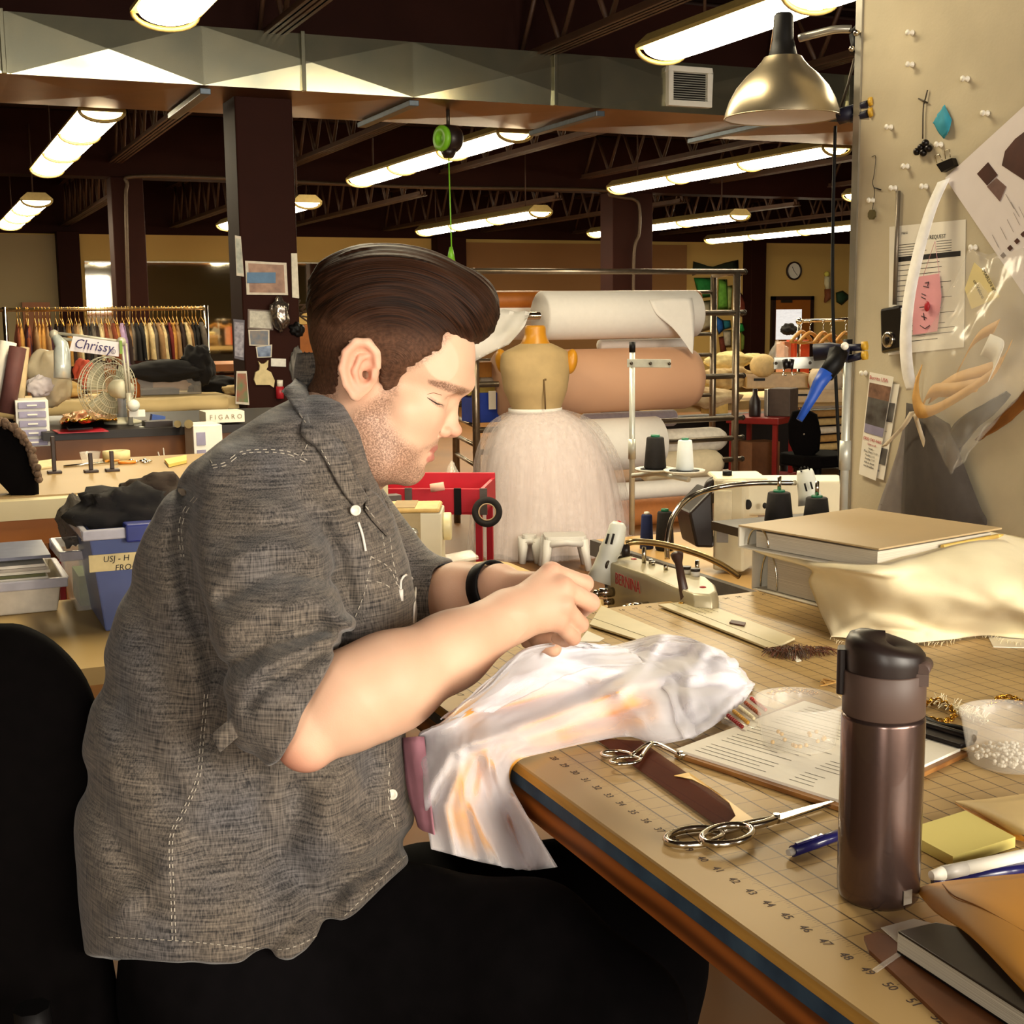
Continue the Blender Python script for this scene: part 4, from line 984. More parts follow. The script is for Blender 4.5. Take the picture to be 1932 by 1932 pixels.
for k in range(90):                                                   # frayed threads along the lower edge
    f = k/89; a = Vector(rows[-1][0]).lerp(Vector(rows[-1][-1]), f); px_ = 1568+432*f; py_ = 1203+9*math.sin(f*17)
    a = az(px_, py_, .9245); c = az(px_+random.uniform(-6, 6), py_+random.uniform(3, 10), .9222); b.tube([a, a.lerp(c, .5)+Vector((0, 0, .002)), c], .0004, 4)
fr = b.build('frayed_threads', m_muslin, mu, fix=False); fr['kind'] = 'stuff'
m_card = M('card_white', '#e3dccb', .6, var=.02)
one(slab(MB(), [(1862, 1196), (1960, 1196), (1960, 1222), (1874, 1220)], T0+.0012, .001), 'paper_card', m_card, 'white card poking out below the muslin at the right edge', 'card')
one(slab(MB(), [(1092, 1210), (1108, 1190), (1140, 1204), (1130, 1210)], T0+.0012, .001), 'paper_card', m_card, 'small white card under the sewing hands', 'card')
# --- rulers
m_cream = M('ruler_cream', '#cfc19a', .4, var=.04); m_brass = M('brass', '#b58a3c', .3, .9); m_print = M('faint_print', '#8d8268', .7)
def ruler(label, pts, gr):
    t = thing('ruler', label, 'ruler', tuple(az(*pts[0], T0)), gr); slab(MB(), pts, T0+.006, .0035).build('ruler_blade', m_cream, t, bev=.0008)
    a, b_, c, d = [az(*p, T0+.0062) for p in pts]
    l1, l2 = a.lerp(b_, .3), d.lerp(c, .3); MB().tube([l1, l2], .0004, 4).build('engraved_line', m_print, t)
    return t, a, b_, c, d
ruler('wide cream metal ruler half covered by the white tulle', [(1112, 1177), (1135, 1142), (1308, 1214), (1275, 1229)], 'cream rulers on the mat')
t, a, b_, c, d = ruler('wide cream metal ruler with a brass eyelet and pencilled notes', [(1242, 1140), (1315, 1132), (1500, 1203), (1456, 1224)], 'cream rulers on the mat')
p = az(1285, 1138, T0+.0063); MB().torus(p, .0035, .0012).build('eyelet', m_brass, t)
mb = MB(); uu = (d-a).normalized(); nz = Vector((0, 0, 1))
for k, s_ in enumerate(('sleeve 24 1/2 waist', 'CB 17 1/4 in. seam', 'bodice hem 3/8')): mb.text('~ ~~ ~ ~~~ ~', .010, frame(a.lerp(b_, .45+.17*k).lerp(d.lerp(c, .45+.17*k), .22), uu) @ Matrix.Translation((0, 0, .0003)), .0001)
mb.build('pencil_marks', m_print, t, fix=False)
one(slab(MB(), [(1376, 1174), (1380, 1169), (1407, 1174), (1404, 1180)], T0+.0085, .002), 'leather_scrap', M('leather_dark', '#4a241a', .5), 'tiny dark brown strip lying on the cream ruler', 'scrap')
m_hairpiece = M('hairpiece', '#35170a', .5, h2='#6b3a1e', scale=80)
b = MB()
for k in range(260):
    f = random.random(); x = 1452+108*f; top = 1214+6*abs(f-.5)*2; a = az(x, top+random.uniform(0, 12), T0+random.uniform(.002, .011)); c = az(x+random.uniform(-22, 14)+12*f, top+random.uniform(12, 34)*(1-abs(f-.45)), T0+.001)
    m_ = a.lerp(c, .5)+Vector((0, 0, .003)); b.tube([a, m_, c], .0005, 4)
hp_ = thing('hair_swatch', 'tuft of dark brown hair on a card beside the ruler end', 'hair swatch', Z(1505, 1230, T0)); o = b.build('hair_strands', m_hairpiece, hp_, fix=False); o['kind'] = 'stuff'
slab(MB(), [(1488, 1232), (1496, 1229), (1512, 1246), (1503, 1248)], T0+.0016, .001).build('backing_card', m_card, hp_)
# --- white tulle costume being sewn
m_tulle = M('white_tulle', '#f1edf3', .7, var=.02, alpha=.34, sheen=.15); m_lining = M('yellow_lining', '#e9c47e', .8, h2='#ece2da', scale=11, var=.2)
def sheer(m, lo_a, hi_a):                                            # sheer weave: denser where the cloth turns edge on
    g = NT(m); lw = g.n('ShaderNodeLayerWeight'); lw.inputs['Blend'].default_value = .5; g.l(g.math('MULTIPLY_ADD', lw.outputs['Facing'], hi_a-lo_a, lo_a), g.b.inputs['Alpha'])
sheer(m_tulle, .08, .80)
m_pink = M('rose_inner_layer', '#a5707c', .8)
def H(x, y, D): return tuple(ad(x, y, D))
def HX(x, y): return tuple(ax(x, y, TX0-.010))
zr = [(1.03, .99, .97, .955, .925), (1.055, 1.0, .98, .96, .925), (1.07, 1.02, .985, .96, .925), (1.06, 1.01, .985, .965, .925), (.985, .98, .97, .955, .925), (.992, .985, .972, .955, .925), (.985, .98, .97, .95, .925), (.93, .93, .926, .925, .924)]
pr_ = [[(835, 1362), (880, 1345), (930, 1345), (990, 1375), (1040, 1416)], [(905, 1305), (950, 1295), (1000, 1310), (1060, 1345), (1110, 1400)], [(962, 1250), (1010, 1252), (1070, 1275), (1130, 1320), (1175, 1388)], [(1015, 1220), (1080, 1224), (1140, 1255), (1190, 1310), (1235, 1402)],
       [(1150, 1218), (1182, 1224), (1220, 1250), (1260, 1310), (1290, 1396)], [(1250, 1196), (1264, 1212), (1290, 1250), (1320, 1300), (1342, 1372)], [(1332, 1214), (1352, 1225), (1378, 1250), (1398, 1285), (1398, 1328)], [(1350, 1232), (1378, 1250), (1402, 1270), (1420, 1288), (1414, 1306)]]
rows = [[H(813, 1602, 1.395), H(880, 1620, 1.385), H(940, 1633, 1.38), HX(1000, 1641), HX(1046, 1637)],
        [H(800, 1520, 1.41), H(850, 1530, 1.385), H(900, 1535, 1.375), HX(955, 1540), HX(1012, 1570)],
        [H(798, 1440, 1.42), H(840, 1440, 1.395), H(885, 1445, 1.38), H(930, 1450, 1.385), HX(966, 1480)],
        [H(790, 1385, 1.44), H(840, 1380, 1.41), H(890, 1385, 1.395), H(940, 1400, 1.40), HX(978, 1436)]]
for P, zs in zip(pr_, zr): rows.append([Z(x, y, z) for (x, y), z in zip(P, zs)])
tl = thing('tulle_costume', 'sheer white tulle garment with yellow lining draped from his lap onto the table', 'garment', Z(1100, 1320, T0))
TF = [([(800, 1510), (850, 1420), (960, 1380), (1100, 1330), (1200, 1290), (1290, 1262)], .012, 17), ([(830, 1500), (880, 1420), (980, 1400), (1110, 1360), (1220, 1330)], -.006, 14), ([(880, 1345), (1000, 1322), (1110, 1296)], -.012, 15), ([(835, 1360), (900, 1300), (1000, 1225)], .006, 14),
      ([(985, 1432), (1100, 1402), (1180, 1388)], .006, 9), ([(1165, 1305), (1215, 1255), (1250, 1200)], .012, 14), ([(1205, 1228), (1262, 1240), (1300, 1230)], -.010, 13), ([(1332, 1216), (1296, 1290), (1300, 1330)], .010, 16), ([(1345, 1225), (1400, 1260), (1416, 1292), (1345, 1362)], .008, 13), ([(1330, 1290), (1370, 1290), (1395, 1300)], -.010, 16),
      ([(860, 1625), (838, 1520), (870, 1430)], .010, 14), ([(905, 1630), (880, 1530), (905, 1440)], -.008, 14), ([(950, 1632), (925, 1530), (945, 1440)], .010, 15), ([(985, 1620), (960, 1540), (965, 1470)], -.008, 12), ([(1030, 1630), (995, 1550), (974, 1470)], .009, 11), ([(1040, 1240), (1100, 1250), (1170, 1262)], .007, 11), ([(1050, 1275), (1130, 1290), (1200, 1262)], -.007, 11)]
TF = [(L, 1.35*a_, w_*.85) for L, a_, w_ in TF]
lower = [[Vector(p)+(Vector(p)-CPOS).normalized()*(.022 if k < 4 else .012) for p in r] for k, r in enumerate(rows)]
lo_ = cloth('lining', [r[:] for r in lower], m_lining, tl, 12, 14, .002, (7, 5), 33, edge=False, folds=TF)
V = [lo_.matrix_world @ v.co+Vector(tl.location)*0 for v in lo_.data.vertices]; V = [v.co+Vector(tl.location) for v in lo_.data.vertices]
q = np.array([pix(p) for p in V]); yl = np.maximum.reduce([ss(-d_poly(q[:, 0], q[:, 1], pg_), -26, 16) for pg_ in ([(900, 1420), (960, 1370), (1050, 1335), (1150, 1295), (1246, 1292), (1236, 1356), (1120, 1394), (1000, 1420)], [(840, 1560), (860, 1470), (930, 1410), (985, 1420), (975, 1500), (985, 1600), (900, 1600)], [(850, 1345), (960, 1310), (1080, 1300), (1070, 1330), (900, 1362)])])
colour_attr(lo_, 'tint', np.stack([yl, yl, yl, np.ones(len(yl))], 1))
g = NT(m_lining); at_ = g.n('ShaderNodeAttribute', attribute_name='tint'); g.l(g.mix(at_.outputs['Fac'], lin('#e9dfd8'), lin('#f0aa38')), g.b.inputs['Base Color'])
cloth('tulle_layer', rows, m_tulle, tl, 12, 14, -.004, (7, 5), 33, folds=TF)
up = [[Vector(p)+(CPOS-Vector(p)).normalized()*.008 for p in r[:3]] for r in rows[4:9]]
cloth('tulle_layer', up, m_tulle, tl, 10, 14, -.004, (4, 4), 55, edge=False, folds=TF)
up = [[Vector(p)+(CPOS-Vector(p)).normalized()*.007 for p in r[1:]] for r in rows[8:]]
cloth('tulle_layer', up, m_tulle, tl, 12, 12, -.006, (4, 4), 77, folds=TF)
cloth('inner_layer', [[H(760, 1392, 1.45), H(780, 1390, 1.43), H(800, 1390, 1.43)], [H(768, 1470, 1.44), H(790, 1470, 1.42), H(810, 1470, 1.41)], [H(790, 1560, 1.42), H(806, 1570, 1.40), H(822, 1575, 1.39)]], m_pink, tl, 5, 4, .003, (3, 3), 3)
# --- scissors
def scissors(label, hA, hB, piv, tip, R, bent=None):
    t = thing('scissors', label, 'scissors', (piv.x, piv.y, T0), 'steel scissors on the mat')
    for s_, h, zo in ((1, hA, .004), (-1, hB, .009)):
        d = (piv-h).normalized(); n_ = Vector((-d.y, d.x, 0)); c = h; up_ = Vector((0, 0, T0+zo))
        pts = [Vector((c.x, c.y, 0))+d*(R*1.35*math.cos(a))+n_*(R*.85*math.sin(a))+up_ for a in [2*PI*k/24 for k in range(24)]]
        b = MB().tube(pts, R*.17, 8, True)
        q = Vector((piv.x, piv.y, T0+.006)); st = Vector((c.x, c.y, 0))+d*R*1.35+up_
        mid = Vector((bent.x, bent.y, T0+.009)) if bent is not None else st.lerp(q, .5)
        b.tube(catmull([st, mid+n_*.002*s_, q], 6), R*.2, 8); b.build('handle', m_chrome, t)
        e = Vector((tip.x, tip.y, T0+.004)); dd = (e-q).normalized(); n2 = Vector((-dd.y, dd.x, 0)); w_ = R*.34
        MB().prism([(q+n2*w_*.8).to_tuple()[:2], (q.lerp(e, .5)+n2*w_*(.55+.1*s_)).to_tuple()[:2], e.to_tuple()[:2], (q.lerp(e, .5)-n2*w_*(.55-.1*s_)).to_tuple()[:2], (q-n2*w_*.8).to_tuple()[:2]], T0+.003+.0022*(s_ > 0), T0+.005+.0022*(s_ > 0)).build('blade', m_chrome, t)
    MB().cyl((piv.x, piv.y, T0+.002), (piv.x, piv.y, T0+.011), R*.16).build('pivot_screw', m_chrome, t)
scissors('large chrome scissors pointing behind the brown thermos', az(1310, 1586), az(1372, 1592), az(1465, 1556), az(1600, 1516), .021)
scissors('small bent chrome embroidery scissors by the tulle edge', az(1163, 1430), az(1180, 1450), az(1285, 1436), az(1360, 1414), .0125, az(1232, 1418))
# --- tinted plastic strip
m_film = M('brown_film', '#5c2410', .6, alpha=.66, spec=.05, var=.1, scale=12); m_yelreflect = M('reflection_yellow', '#e8b850', .3, var=.03)
pf = thing('plastic_packet', 'clear brown tinted plastic packet under the small scissors', 'packet', Z(1280, 1480, T0))
slab(MB(), [(1122, 1392), (1210, 1398), (1432, 1553), (1365, 1566)], T0+.0035, .0006).build('film', m_film, pf)
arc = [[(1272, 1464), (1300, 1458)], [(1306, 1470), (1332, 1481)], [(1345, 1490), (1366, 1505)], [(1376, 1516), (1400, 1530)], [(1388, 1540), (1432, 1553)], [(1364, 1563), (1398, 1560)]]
MB().sheet([[az(*p, T0+.0046) for p in r] for r in arc], .0006, sm=False).build('painted_reflection', m_yelreflect, pf)  # lamp reflection on the glossy film, painted as a yellow shape
# --- clipboard
m_paper = M('paper_white', '#e9e2d2', .7, var=.02); m_clipb = wood('hardboard', '#7a4d22', '#9a6a34', 3)
cb = thing('clipboard', 'brown clipboard holding a printed white form under the plastic cup', 'clipboard', Z(1540, 1420, T0))
cc = [(1272, 1420), (1596, 1526), (1828, 1418), (1512, 1318)]
slab(MB(), cc, T0+.006, .0055).build('board', m_clipb, cb, bev=.001)
pp = [(1276, 1413), (1592, 1512), (1812, 1412), (1518, 1322)]
slab(MB(), pp, T0+.009, .003).build('paper_pad', m_paper, cb)
a, b_, c, d = [az(*p, T0+.0092) for p in pp]; mb = MB(); uu = (b_-a); vv = (d-a)
for k in range(24):
    f = .05+k*.038
    for s0, e0 in ((.08, random.uniform(.4, .62)), (.66, random.uniform(.75, .93))):
        if k % 5 == 4: continue
        p0, p1 = a+uu*s0+vv*f, a+uu*e0+vv*f; w_ = vv.normalized()*.0007
        mb.add([p0-w_, p1-w_, p1+w_, p0+w_], [(0, 1, 2, 3)])
mb.build('printed_lines', M('print_grey', '#7d7468', .8), cb, fix=False)
m_blackmetal = M('black_metal', '#1a1413', .35, .5)
cp = az(1762, 1386, T0+.012); X = frame(cp, (c-d))
MB().box((-.045, -.012, -.003), (.045, .014, .003), X).cyl(X @ Vector((-.045, .012, .004)), X @ Vector((.045, .012, .004)), .005).build('clip', m_blackmetal, cb, bev=.002)
# --- plastic deli cups with beads
m_clear = M('clear_plastic', '#f2ece0', .12, alpha=.2, spec=.8, var=.02)
def cup(label, px_, py_, rb, rt_, h, n_beads, col, rad):
    p = az(px_, py_); z0 = T0+(.0095 if n_beads < 30 else .0005)
    t = thing('plastic_cup', label, 'plastic cup', (p.x, p.y, z0), 'clear plastic cups of beads'); X = Matrix.Translation((p.x, p.y, z0))
    MB().lathe([(rb*.9, .0), (rb, .002), (rt_*.985, h-.006), (rt_, h-.005), (rt_*1.03, h-.003), (rt_*1.03, h), (rt_*1.0, h), (rt_*.965, h-.006), (rb*.97, .003), (0, .002)], 48, X).build('cup_wall', m_clear, t)
    m_b = M('bead_'+col[1:], col, .2, spec=.8); bd = None
    for i in range(n_beads):
        a = random.random()*2*PI; r = rb*.9*math.sqrt(random.random()); lay = i//75
        c_ = (p.x+r*math.cos(a), p.y+r*math.sin(a), z0+.0035+rad+lay*rad*1.3)
        if bd is None: bd = MB().ball((0, 0, 0), rad, 8).build('bead_proto', m_b); o = bd
        else: o = bd.copy(); COL.objects.link(o)
        o.name = 'bead'; o.location = c_; tag(o, label.split(' in ')[0].replace('clear plastic cup holding', 'one of the').replace('clear plastic cup half full of', 'one of the').replace('few ', '').replace('beads', 'beads inside the'+(' cup on the clipboard' if n_beads < 30 else ' cup at the right edge')), 'bead', 'beads in the cup '+('on the clipboard' if n_beads < 30 else 'at the right edge'))
cup('clear plastic cup holding few amber beads, on the clipboard', 1506, 1420, .040, .0475, .052, 16, '#c9a15c', .0024)
cup('clear plastic cup half full of white beads, at the right edge', 1905, 1440, .043, .053, .055, 150, '#e4dccb', .0022)
# --- packet of coloured beads behind the cup
bp2 = thing('bead_packet', 'clear packet of red and gold bead rows behind the tulle', 'packet', Z(1400, 1345, T0))
slab(MB(), [(1360, 1352), (1405, 1308), (1452, 1318), (1425, 1375)], T0+.010, .009).build('packet_bag', m_clear, bp2, bev=.002)
for k, c_ in enumerate(('#8a1f1a', '#c9973a', '#e6d9b0', '#a0522d', '#b8322a')):
    b = MB()
    for i in range(9): b.ball(az(1374+k*11+i*3.2, 1350-k*8+i*2.6, T0+.0125), .0026, 8)
    b.build('bead_row', M('beadrow%d' % k, c_, .3), bp2)
# --- gold chain and trims
m_goldm = M('gold_chain', '#b8892e', .25, .9)
def chain(pts, label, r=.004, n=26):
    P = catmull([np.array(az(x, y, T0+.005)) for x, y in pts], 8); b = MB()
    for i, p in enumerate(P[::2]):
        q = Vector(P[min(2*i+1, len(P)-1)])-Vector(p); q = q if q.length > 1e-6 else Vector((1, 0, 0))
        b.torus(p, r, r*.3, frame((0, 0, 0), q.normalized()) @ Matrix.Rotation(PI/2*(i % 2), 4, 'X'), 10, 6, (1.3, 1))
    return one(b, 'gold_chain', m_goldm, label, 'chain', 'gold chains on the table')
chain([(1740, 1330), (1765, 1322), (1790, 1332), (1800, 1350), (1780, 1362), (1752, 1358)], 'tangled gold chain right of the thermos lid')
chain([(1868, 1330), (1885, 1318), (1910, 1318), (1932, 1328), (1950, 1336)], 'twisted gold chain behind the right hand cup')
chain([(1452, 1308), (1480, 1303), (1512, 1304), (1538, 1308)], 'gold chain lying behind the cup of amber beads', .003)
m_feather = M('cream_feather', '#ddd0ae', .9)
b = MB()
for k in range(120):
    f = k/119; a = az(1765+95*f, 1318+40*f, T0+.004); c = az(1765+95*f+random.uniform(-12, 16), 1318+40*f+random.uniform(-15, 15), T0+.002+random.random()*.012); b.tube([a, c], .0005, 4)
b.tube([az(1762, 1316, T0+.004), az(1864, 1360, T0+.004)], .0012, 6)
tag(b.build('feather', m_feather, fix=False), 'fluffy cream feather beside the gold chain', 'feather')
b = MB(); P = [az(1545+random.uniform(0, 32), 1280+random.uniform(0, 16), T0+.002+.004*random.random()) for _ in range(14)]
one(b.tube(catmull(P, 5), .0009, 5), 'thread_scrap', M('ochre_thread', '#b98d4a', .8), 'little tangle of ochre thread left of the thermos lid', 'thread')
b = MB(); P = [az(x, y, T0+.006) for x, y in ((1738, 1352), (1770, 1368), (1810, 1374), (1840, 1384))]
one(b.tube(P, .004, 8), 'cable', m_black, 'short black cord behind the clipboard clip', 'cord')
# --- pens, pad, envelopes, notebook, wooden slat
m_bluepen = M('pen_blue', '#1c1a52', .25, coat=.4); m_greyplastic = M('pen_grey', '#b9b2a8', .35)
a, c = az(1487, 1609, T0+.0055), az(1640, 1555, T0+.0055)
pn = thing('pen', 'dark blue pen with white end beside the thermos', 'pen', tuple(a.lerp(c, .5)-Vector((0, 0, .0055))), 'pens on the table'); dd = (c-a).normalized()
MB().cyl(a, a+dd*.006, .003, .004).build('end_cap', m_greyplastic, pn); MB().cyl(a+dd*.006, c, .0052).build('barrel', m_bluepen, pn)
MB().box((0, -.0015, .005), (.035, .0015, .0068), frame(a+dd*.010, dd)).build('clip', m_bluepen, pn)
a, c = az(1757, 1652, T0+.014), az(1990, 1603, T0+.014); dd = (c-a).normalized()
pn = thing('marker', 'white marker with grey cap resting above a blue pen', 'marker', tuple(a.lerp(c, .5)-Vector((0, 0, .006))), 'pens on the table')
MB().cyl(a, a+dd*.012, .004, .006).build('tip', m_paper, pn); MB().cyl(a+dd*.012, a+dd*.036, .0062).build('cap', m_greyplastic, pn); MB().cyl(a+dd*.036, c, .006).build('barrel', m_paper, pn)
a, c = az(1759, 1664, T0+.006), az(1990, 1630, T0+.006)
rod('pen', c, a, .0058, m_bluepen, 'dark blue pen under the white marker at the right edge', 'pen', m_bluepen, 'pens on the table')
m_sticky = M('sticky_yellow', '#e2d27e', .7, h2='#d9c86e', scale=3)
one(slab(MB(), [(1822, 1529), (1916, 1579), (1798, 1616), (1704, 1566)], T0+.0105, .010), 'sticky_note_pad', m_sticky, 'thick pad of yellow sticky notes right of the thermos', 'note pad')
m_manila = M('manila_pale', '#d9bd84', .6, var=.04); m_manila2 = M('manila_orange', '#c98a2e', .5, var=.07, scale=6)
ev = thing('envelope', 'pale manila envelope with dark flap line behind the yellow note pad', 'envelope', Z(1880, 1530, T0), 'manila envelopes')
cloth('envelope_body', [[Z(1802, 1513, T0+.004), Z(1870, 1508, T0+.012), Z(1990, 1490, T0+.012)], [Z(1850, 1535, T0+.006), Z(1900, 1545, T0+.017), Z(1990, 1545, T0+.016)], [Z(1915, 1574, T0+.006), Z(1950, 1575, T0+.014), Z(2000, 1570, T0+.012)]], m_manila, ev, 4, 4, 0, th=.001)
cloth('envelope_flap', [[Z(1802, 1516, T0+.0025), Z(1870, 1545, T0+.003)], [Z(1880, 1575, T0+.0025), Z(1960, 1595, T0+.004)]], m_manila2, ev, 4, 4, 0, th=.0006)
e2 = thing('envelope', 'bright orange manila envelope over the black notebook', 'envelope', Z(1850, 1720, T0), 'manila envelopes')
cloth('envelope_body', [[Z(1728, 1680, .9285), Z(1765, 1668, .935), Z(1850, 1658, .944), Z(1990, 1645, .946)], [Z(1765, 1722, .936), Z(1800, 1718, .946), Z(1870, 1710, .950), Z(1990, 1700, .950)], [Z(1830, 1766, .9475), Z(1860, 1775, .951), Z(1910, 1785, .953), Z(2000, 1790, .952)], [Z(1935, 1872, .9475), Z(1950, 1880, .950), Z(1970, 1890, .951), Z(2010, 1900, .950)]], m_manila2, e2, 5, 5, 0, th=.0012, edge=False)
P = [az(x, y, z) for x, y, z in ((1778, 1668, .9385), (1800, 1690, .9465), (1850, 1712, .9512), (1940, 1762, .9535))]
MB().tube(catmull(P, 6), .0006, 5).build('flap_edge', M('manila_dark', '#8a551a', .6), e2)
nb = thing('notebook', 'thick black covered notebook with white pages at the lower right', 'notebook', Z(1850, 1850, T0))
q = [(1694, 1756), (1766, 1740), (2060, 1800), (2060, 1990)]
slab(MB(), q, T0+.0245, .0022).build('cover', M('notebook_black', '#231b14', .45, var=.2, scale=60), nb, bev=.0008)
q2 = [(1698, 1768), (1768, 1752), (2060, 1812), (2060, 2010)]
Pq = [az(x, y, T0+.0222) for x, y in q]
b = MB().prism([(p.x, p.y) for p in Pq], T0+.0065, T0+.0222); b.build('pages', M('page_block', '#d8d2c0', .8, h2='#a9a08c', scale=5, stretch=(1, 1, 400)), nb)
b = MB().prism([(p.x, p.y) for p in Pq], T0+.0045, T0+.0065); b.build('back_cover', m_black, nb)
one(slab(MB(), [(1662, 1750), (1724, 1733), (1760, 1742), (1708, 1790)], T0+.0042, .0006), 'paper_card', m_card, 'white paper corner under the black notebook', 'card')
one(slab(MB(), [(1630, 1766), (1656, 1757), (1740, 1790), (2010, 2040), (1960, 2080), (1790, 1932), (1640, 1792)], T0+.0034, .0032), 'wooden_ruler', M('slat_brown', '#6b3d1c', .5, var=.2, scale=25), 'worn brown wooden slat under the black notebook', 'slat')
one(slab(MB(), [(1646, 1828), (1708, 1786), (1716, 1789), (1654, 1833)], T0+.0050, .0012), 'plastic_strip', m_clear, 'narrow clear plastic strip across the brown slat', 'plastic strip')
# ================================================================== PIN BOARD
def pan(x, y, lift=.001): return ax(x, y, XP-lift)
def pquad(pts, lift, th=.0006): P = [pan(x, y, lift) for x, y in pts]; Q = [p+Vector((th, 0, 0)) for p in P]; n = len(P); return MB().add(P+Q, [tuple(range(n)), tuple(range(n, 2*n))[::-1]]+[(i, (i+1) % n, (i+1) % n+n, i+n) for i in range(n)])
def ptext(mb, s_, c, right, size, lift, **k):
    o = pan(*c, lift); x = pan(*right, lift)-o; return mb.text(s_, size, frame(o, x, (-1, 0, 0)) @ Matrix.Translation((0, 0, .0002)), .0001, **k)
def plines(mb, a, b_, w_, lift): P, Q = pan(*a, lift), pan(*b_, lift); n_ = (Q-P).cross(Vector((1, 0, 0))).normalized()*w_/2; return mb.add([P-n_, Q-n_, Q+n_, P+n_], [(0, 1, 2, 3)])
m_pin = M('pin_white', '#e8e2d4', .3); pin0 = None
pins = [(1722, 62, 'topmost on the board'), (1722, 122, 'second from the top left'), (1826, 149, 'below the top right, beside dark scuff'), (1864, 214, 'at the right edge above the poster'), (1682, 240, 'left of the teal rag'), (1776, 273, 'directly below the teal rag'), (1713, 314, 'left of the binder clip'), (1690, 355, 'on top of the thin metal rod'), (1648, 378, 'on the small pendant chain'), (1748, 352, 'yellowish one left of the white ribbon'), (1841, 467, 'holding the clear bag of straps'), (1634, 704, 'beside the tall flyer')]
for x, y, d in pins:
    t = thing('push_pin', 'white push pin '+d, 'push pin', tuple(pan(x, y)), 'push pins on the beige board'); X = frame(pan(x, y), (0, 0, 1), (-1, 0, 0))
    if pin0 is None:
        MB().lathe([(.0055, .0), (.0058, .002), (.0035, .004), (.0032, .010), (.0056, .012), (.0056, .014), (0, .015)], 14, X).build('pin_head', m_pin, t); MB().cyl(X @ Vector((0, 0, -.006)), X @ Vector((0, 0, .001)), .0006, n=6).build('needle', m_chrome, t); pin0 = t
    else:
        for chd in pin0.children: c_ = chd.copy(); COL.objects.link(c_); c_.parent = t
# keys, rag, clips, pendant, rod
m_darkm = M('dark_metal', '#4a4238', .4, .7)
kc = thing('key_chain', 'thin hanging chain with a knot and dark charm', 'chain', tuple(pan(1742, 230)))
MB().tube(catmull([pan(1750, 170, .003), pan(1746, 186, .004), pan(1742, 205, .004), pan(1741, 262, .004)], 5), .0014, 6).tube([pan(1733, 186, .004), pan(1750, 194, .004)], .0016, 6).build('chain_links', m_darkm, kc)
b = MB()
for x, y in ((1730, 286), (1738, 278), (1746, 270), (1752, 280), (1742, 288)): b.ball(pan(x, y, .009), .0075, 8)
b.build('charm', m_blackmetal, kc)
m_teal = M('teal_cloth', '#2f8fa6', .8)
rg = cloth('rag', [[tuple(pan(1760, 232, .002)), tuple(pan(1770, 216, .004)), tuple(pan(1783, 198, .002))], [tuple(pan(1766, 240, .004)), tuple(pan(1780, 230, .012)), tuple(pan(1790, 214, .004))], [tuple(pan(1780, 262, .002)), tuple(pan(1790, 248, .008)), tuple(pan(1796, 226, .002))]], m_teal, None, 5, 5, .002, edge=False)
tag(rg, 'small teal cloth scrap pinned to the board', 'cloth scrap')
bc = thing('binder_clip', 'black binder clip at the poster corner', 'binder clip', tuple(pan(1784, 310)))
pquad([(1766, 310), (1795, 298), (1800, 312), (1776, 325)], .012, .011).build('clip_body', m_blackmetal, bc)
MB().tube([pan(1768, 308, .008), pan(1764, 294, .010), pan(1772, 291, .010), pan(1778, 303, .008)], .0008, 5).build('wire_handle', m_chrome, bc); MB().tube([pan(1784, 300, .008), pan(1782, 284, .010), pan(1792, 282, .010), pan(1793, 297, .008)], .0008, 5).build('wire_handle', m_chrome, bc)
pd = thing('pendant', 'olive square pendant on a fine looped wire', 'pendant', tuple(pan(1646, 380)))
MB().tube(catmull([pan(1645, 296, .002), pan(1652, 296, .002), pan(1649, 330, .003), pan(1646, 345, .003), pan(1650, 362, .003), pan(1646, 395, .003)], 5), .0008, 5).build('wire', m_darkm, pd); MB().tube([pan(1650, 354, .003), pan(1662, 358, .003)], .0013, 5).build('bar', m_blackmetal, pd)
b = MB(); X = frame(pan(1645, 405, .004), (0, -1, 0), (-1, 0, 0)); b.prism([(.0105*math.cos(PI/4*k+.39), .0105*math.sin(PI/4*k+.39)) for k in range(8)], -.003, .003, X); b.build('medallion', M('olive_metal', '#6f6440', .4, .5), pd)
one(MB().cyl(pan(1695, 360, .006), pan(1688, 575, .006), .0045), 'metal_rod', M('rod_grey', '#7a6f60', .4, .6), 'thin grey metal rod hanging down the board', 'rod')
# papers
pg = thing('printed_form', 'printed white form page with a black bar pinned on the board', 'paper', tuple(pan(1750, 500)))
pquad([(1678, 428), (1822, 414), (1818, 655), (1676, 670)], .0015).build('sheet', m_paper, pg)
mb = MB(); m_ink2 = M('ink_black', '#1a1614', .7)
def lerp2(f, g): x0, y0 = 1678+(1822-1678)*f, 428-14*f; x1, y1 = 1676+142*f, 670-15*f; return (x0+(x1-x0)*g, y0+(y1-y0)*g)
ptext(mb, 'FORM REQUEST', lerp2(.56, .115), lerp2(.7, .115), .011, .0018); ptext(mb, '7/22/12', lerp2(.2, .06), lerp2(.3, .06), .006, .0018)
plines(mb, lerp2(.09, .262), lerp2(.94, .262), .010, .0018)
for k in range(16): plines(mb, lerp2(.10, .31+k*.04), lerp2(random.uniform(.6, .93), .31+k*.04), .0011, .0018)
for k in range(5): plines(mb, lerp2(.62, .15+k*.02), lerp2(.82, .15+k*.02), .001, .0018); plines(mb, lerp2(.12, .15+k*.02), lerp2(random.uniform(.3, .5), .15+k*.02), .001, .0018)
mb.build('printing', m_ink2, pg, fix=False)
po = thing('poster', 'tilted white poster with brown furniture pictures, at the right edge', 'poster', tuple(pan(1860, 380)))
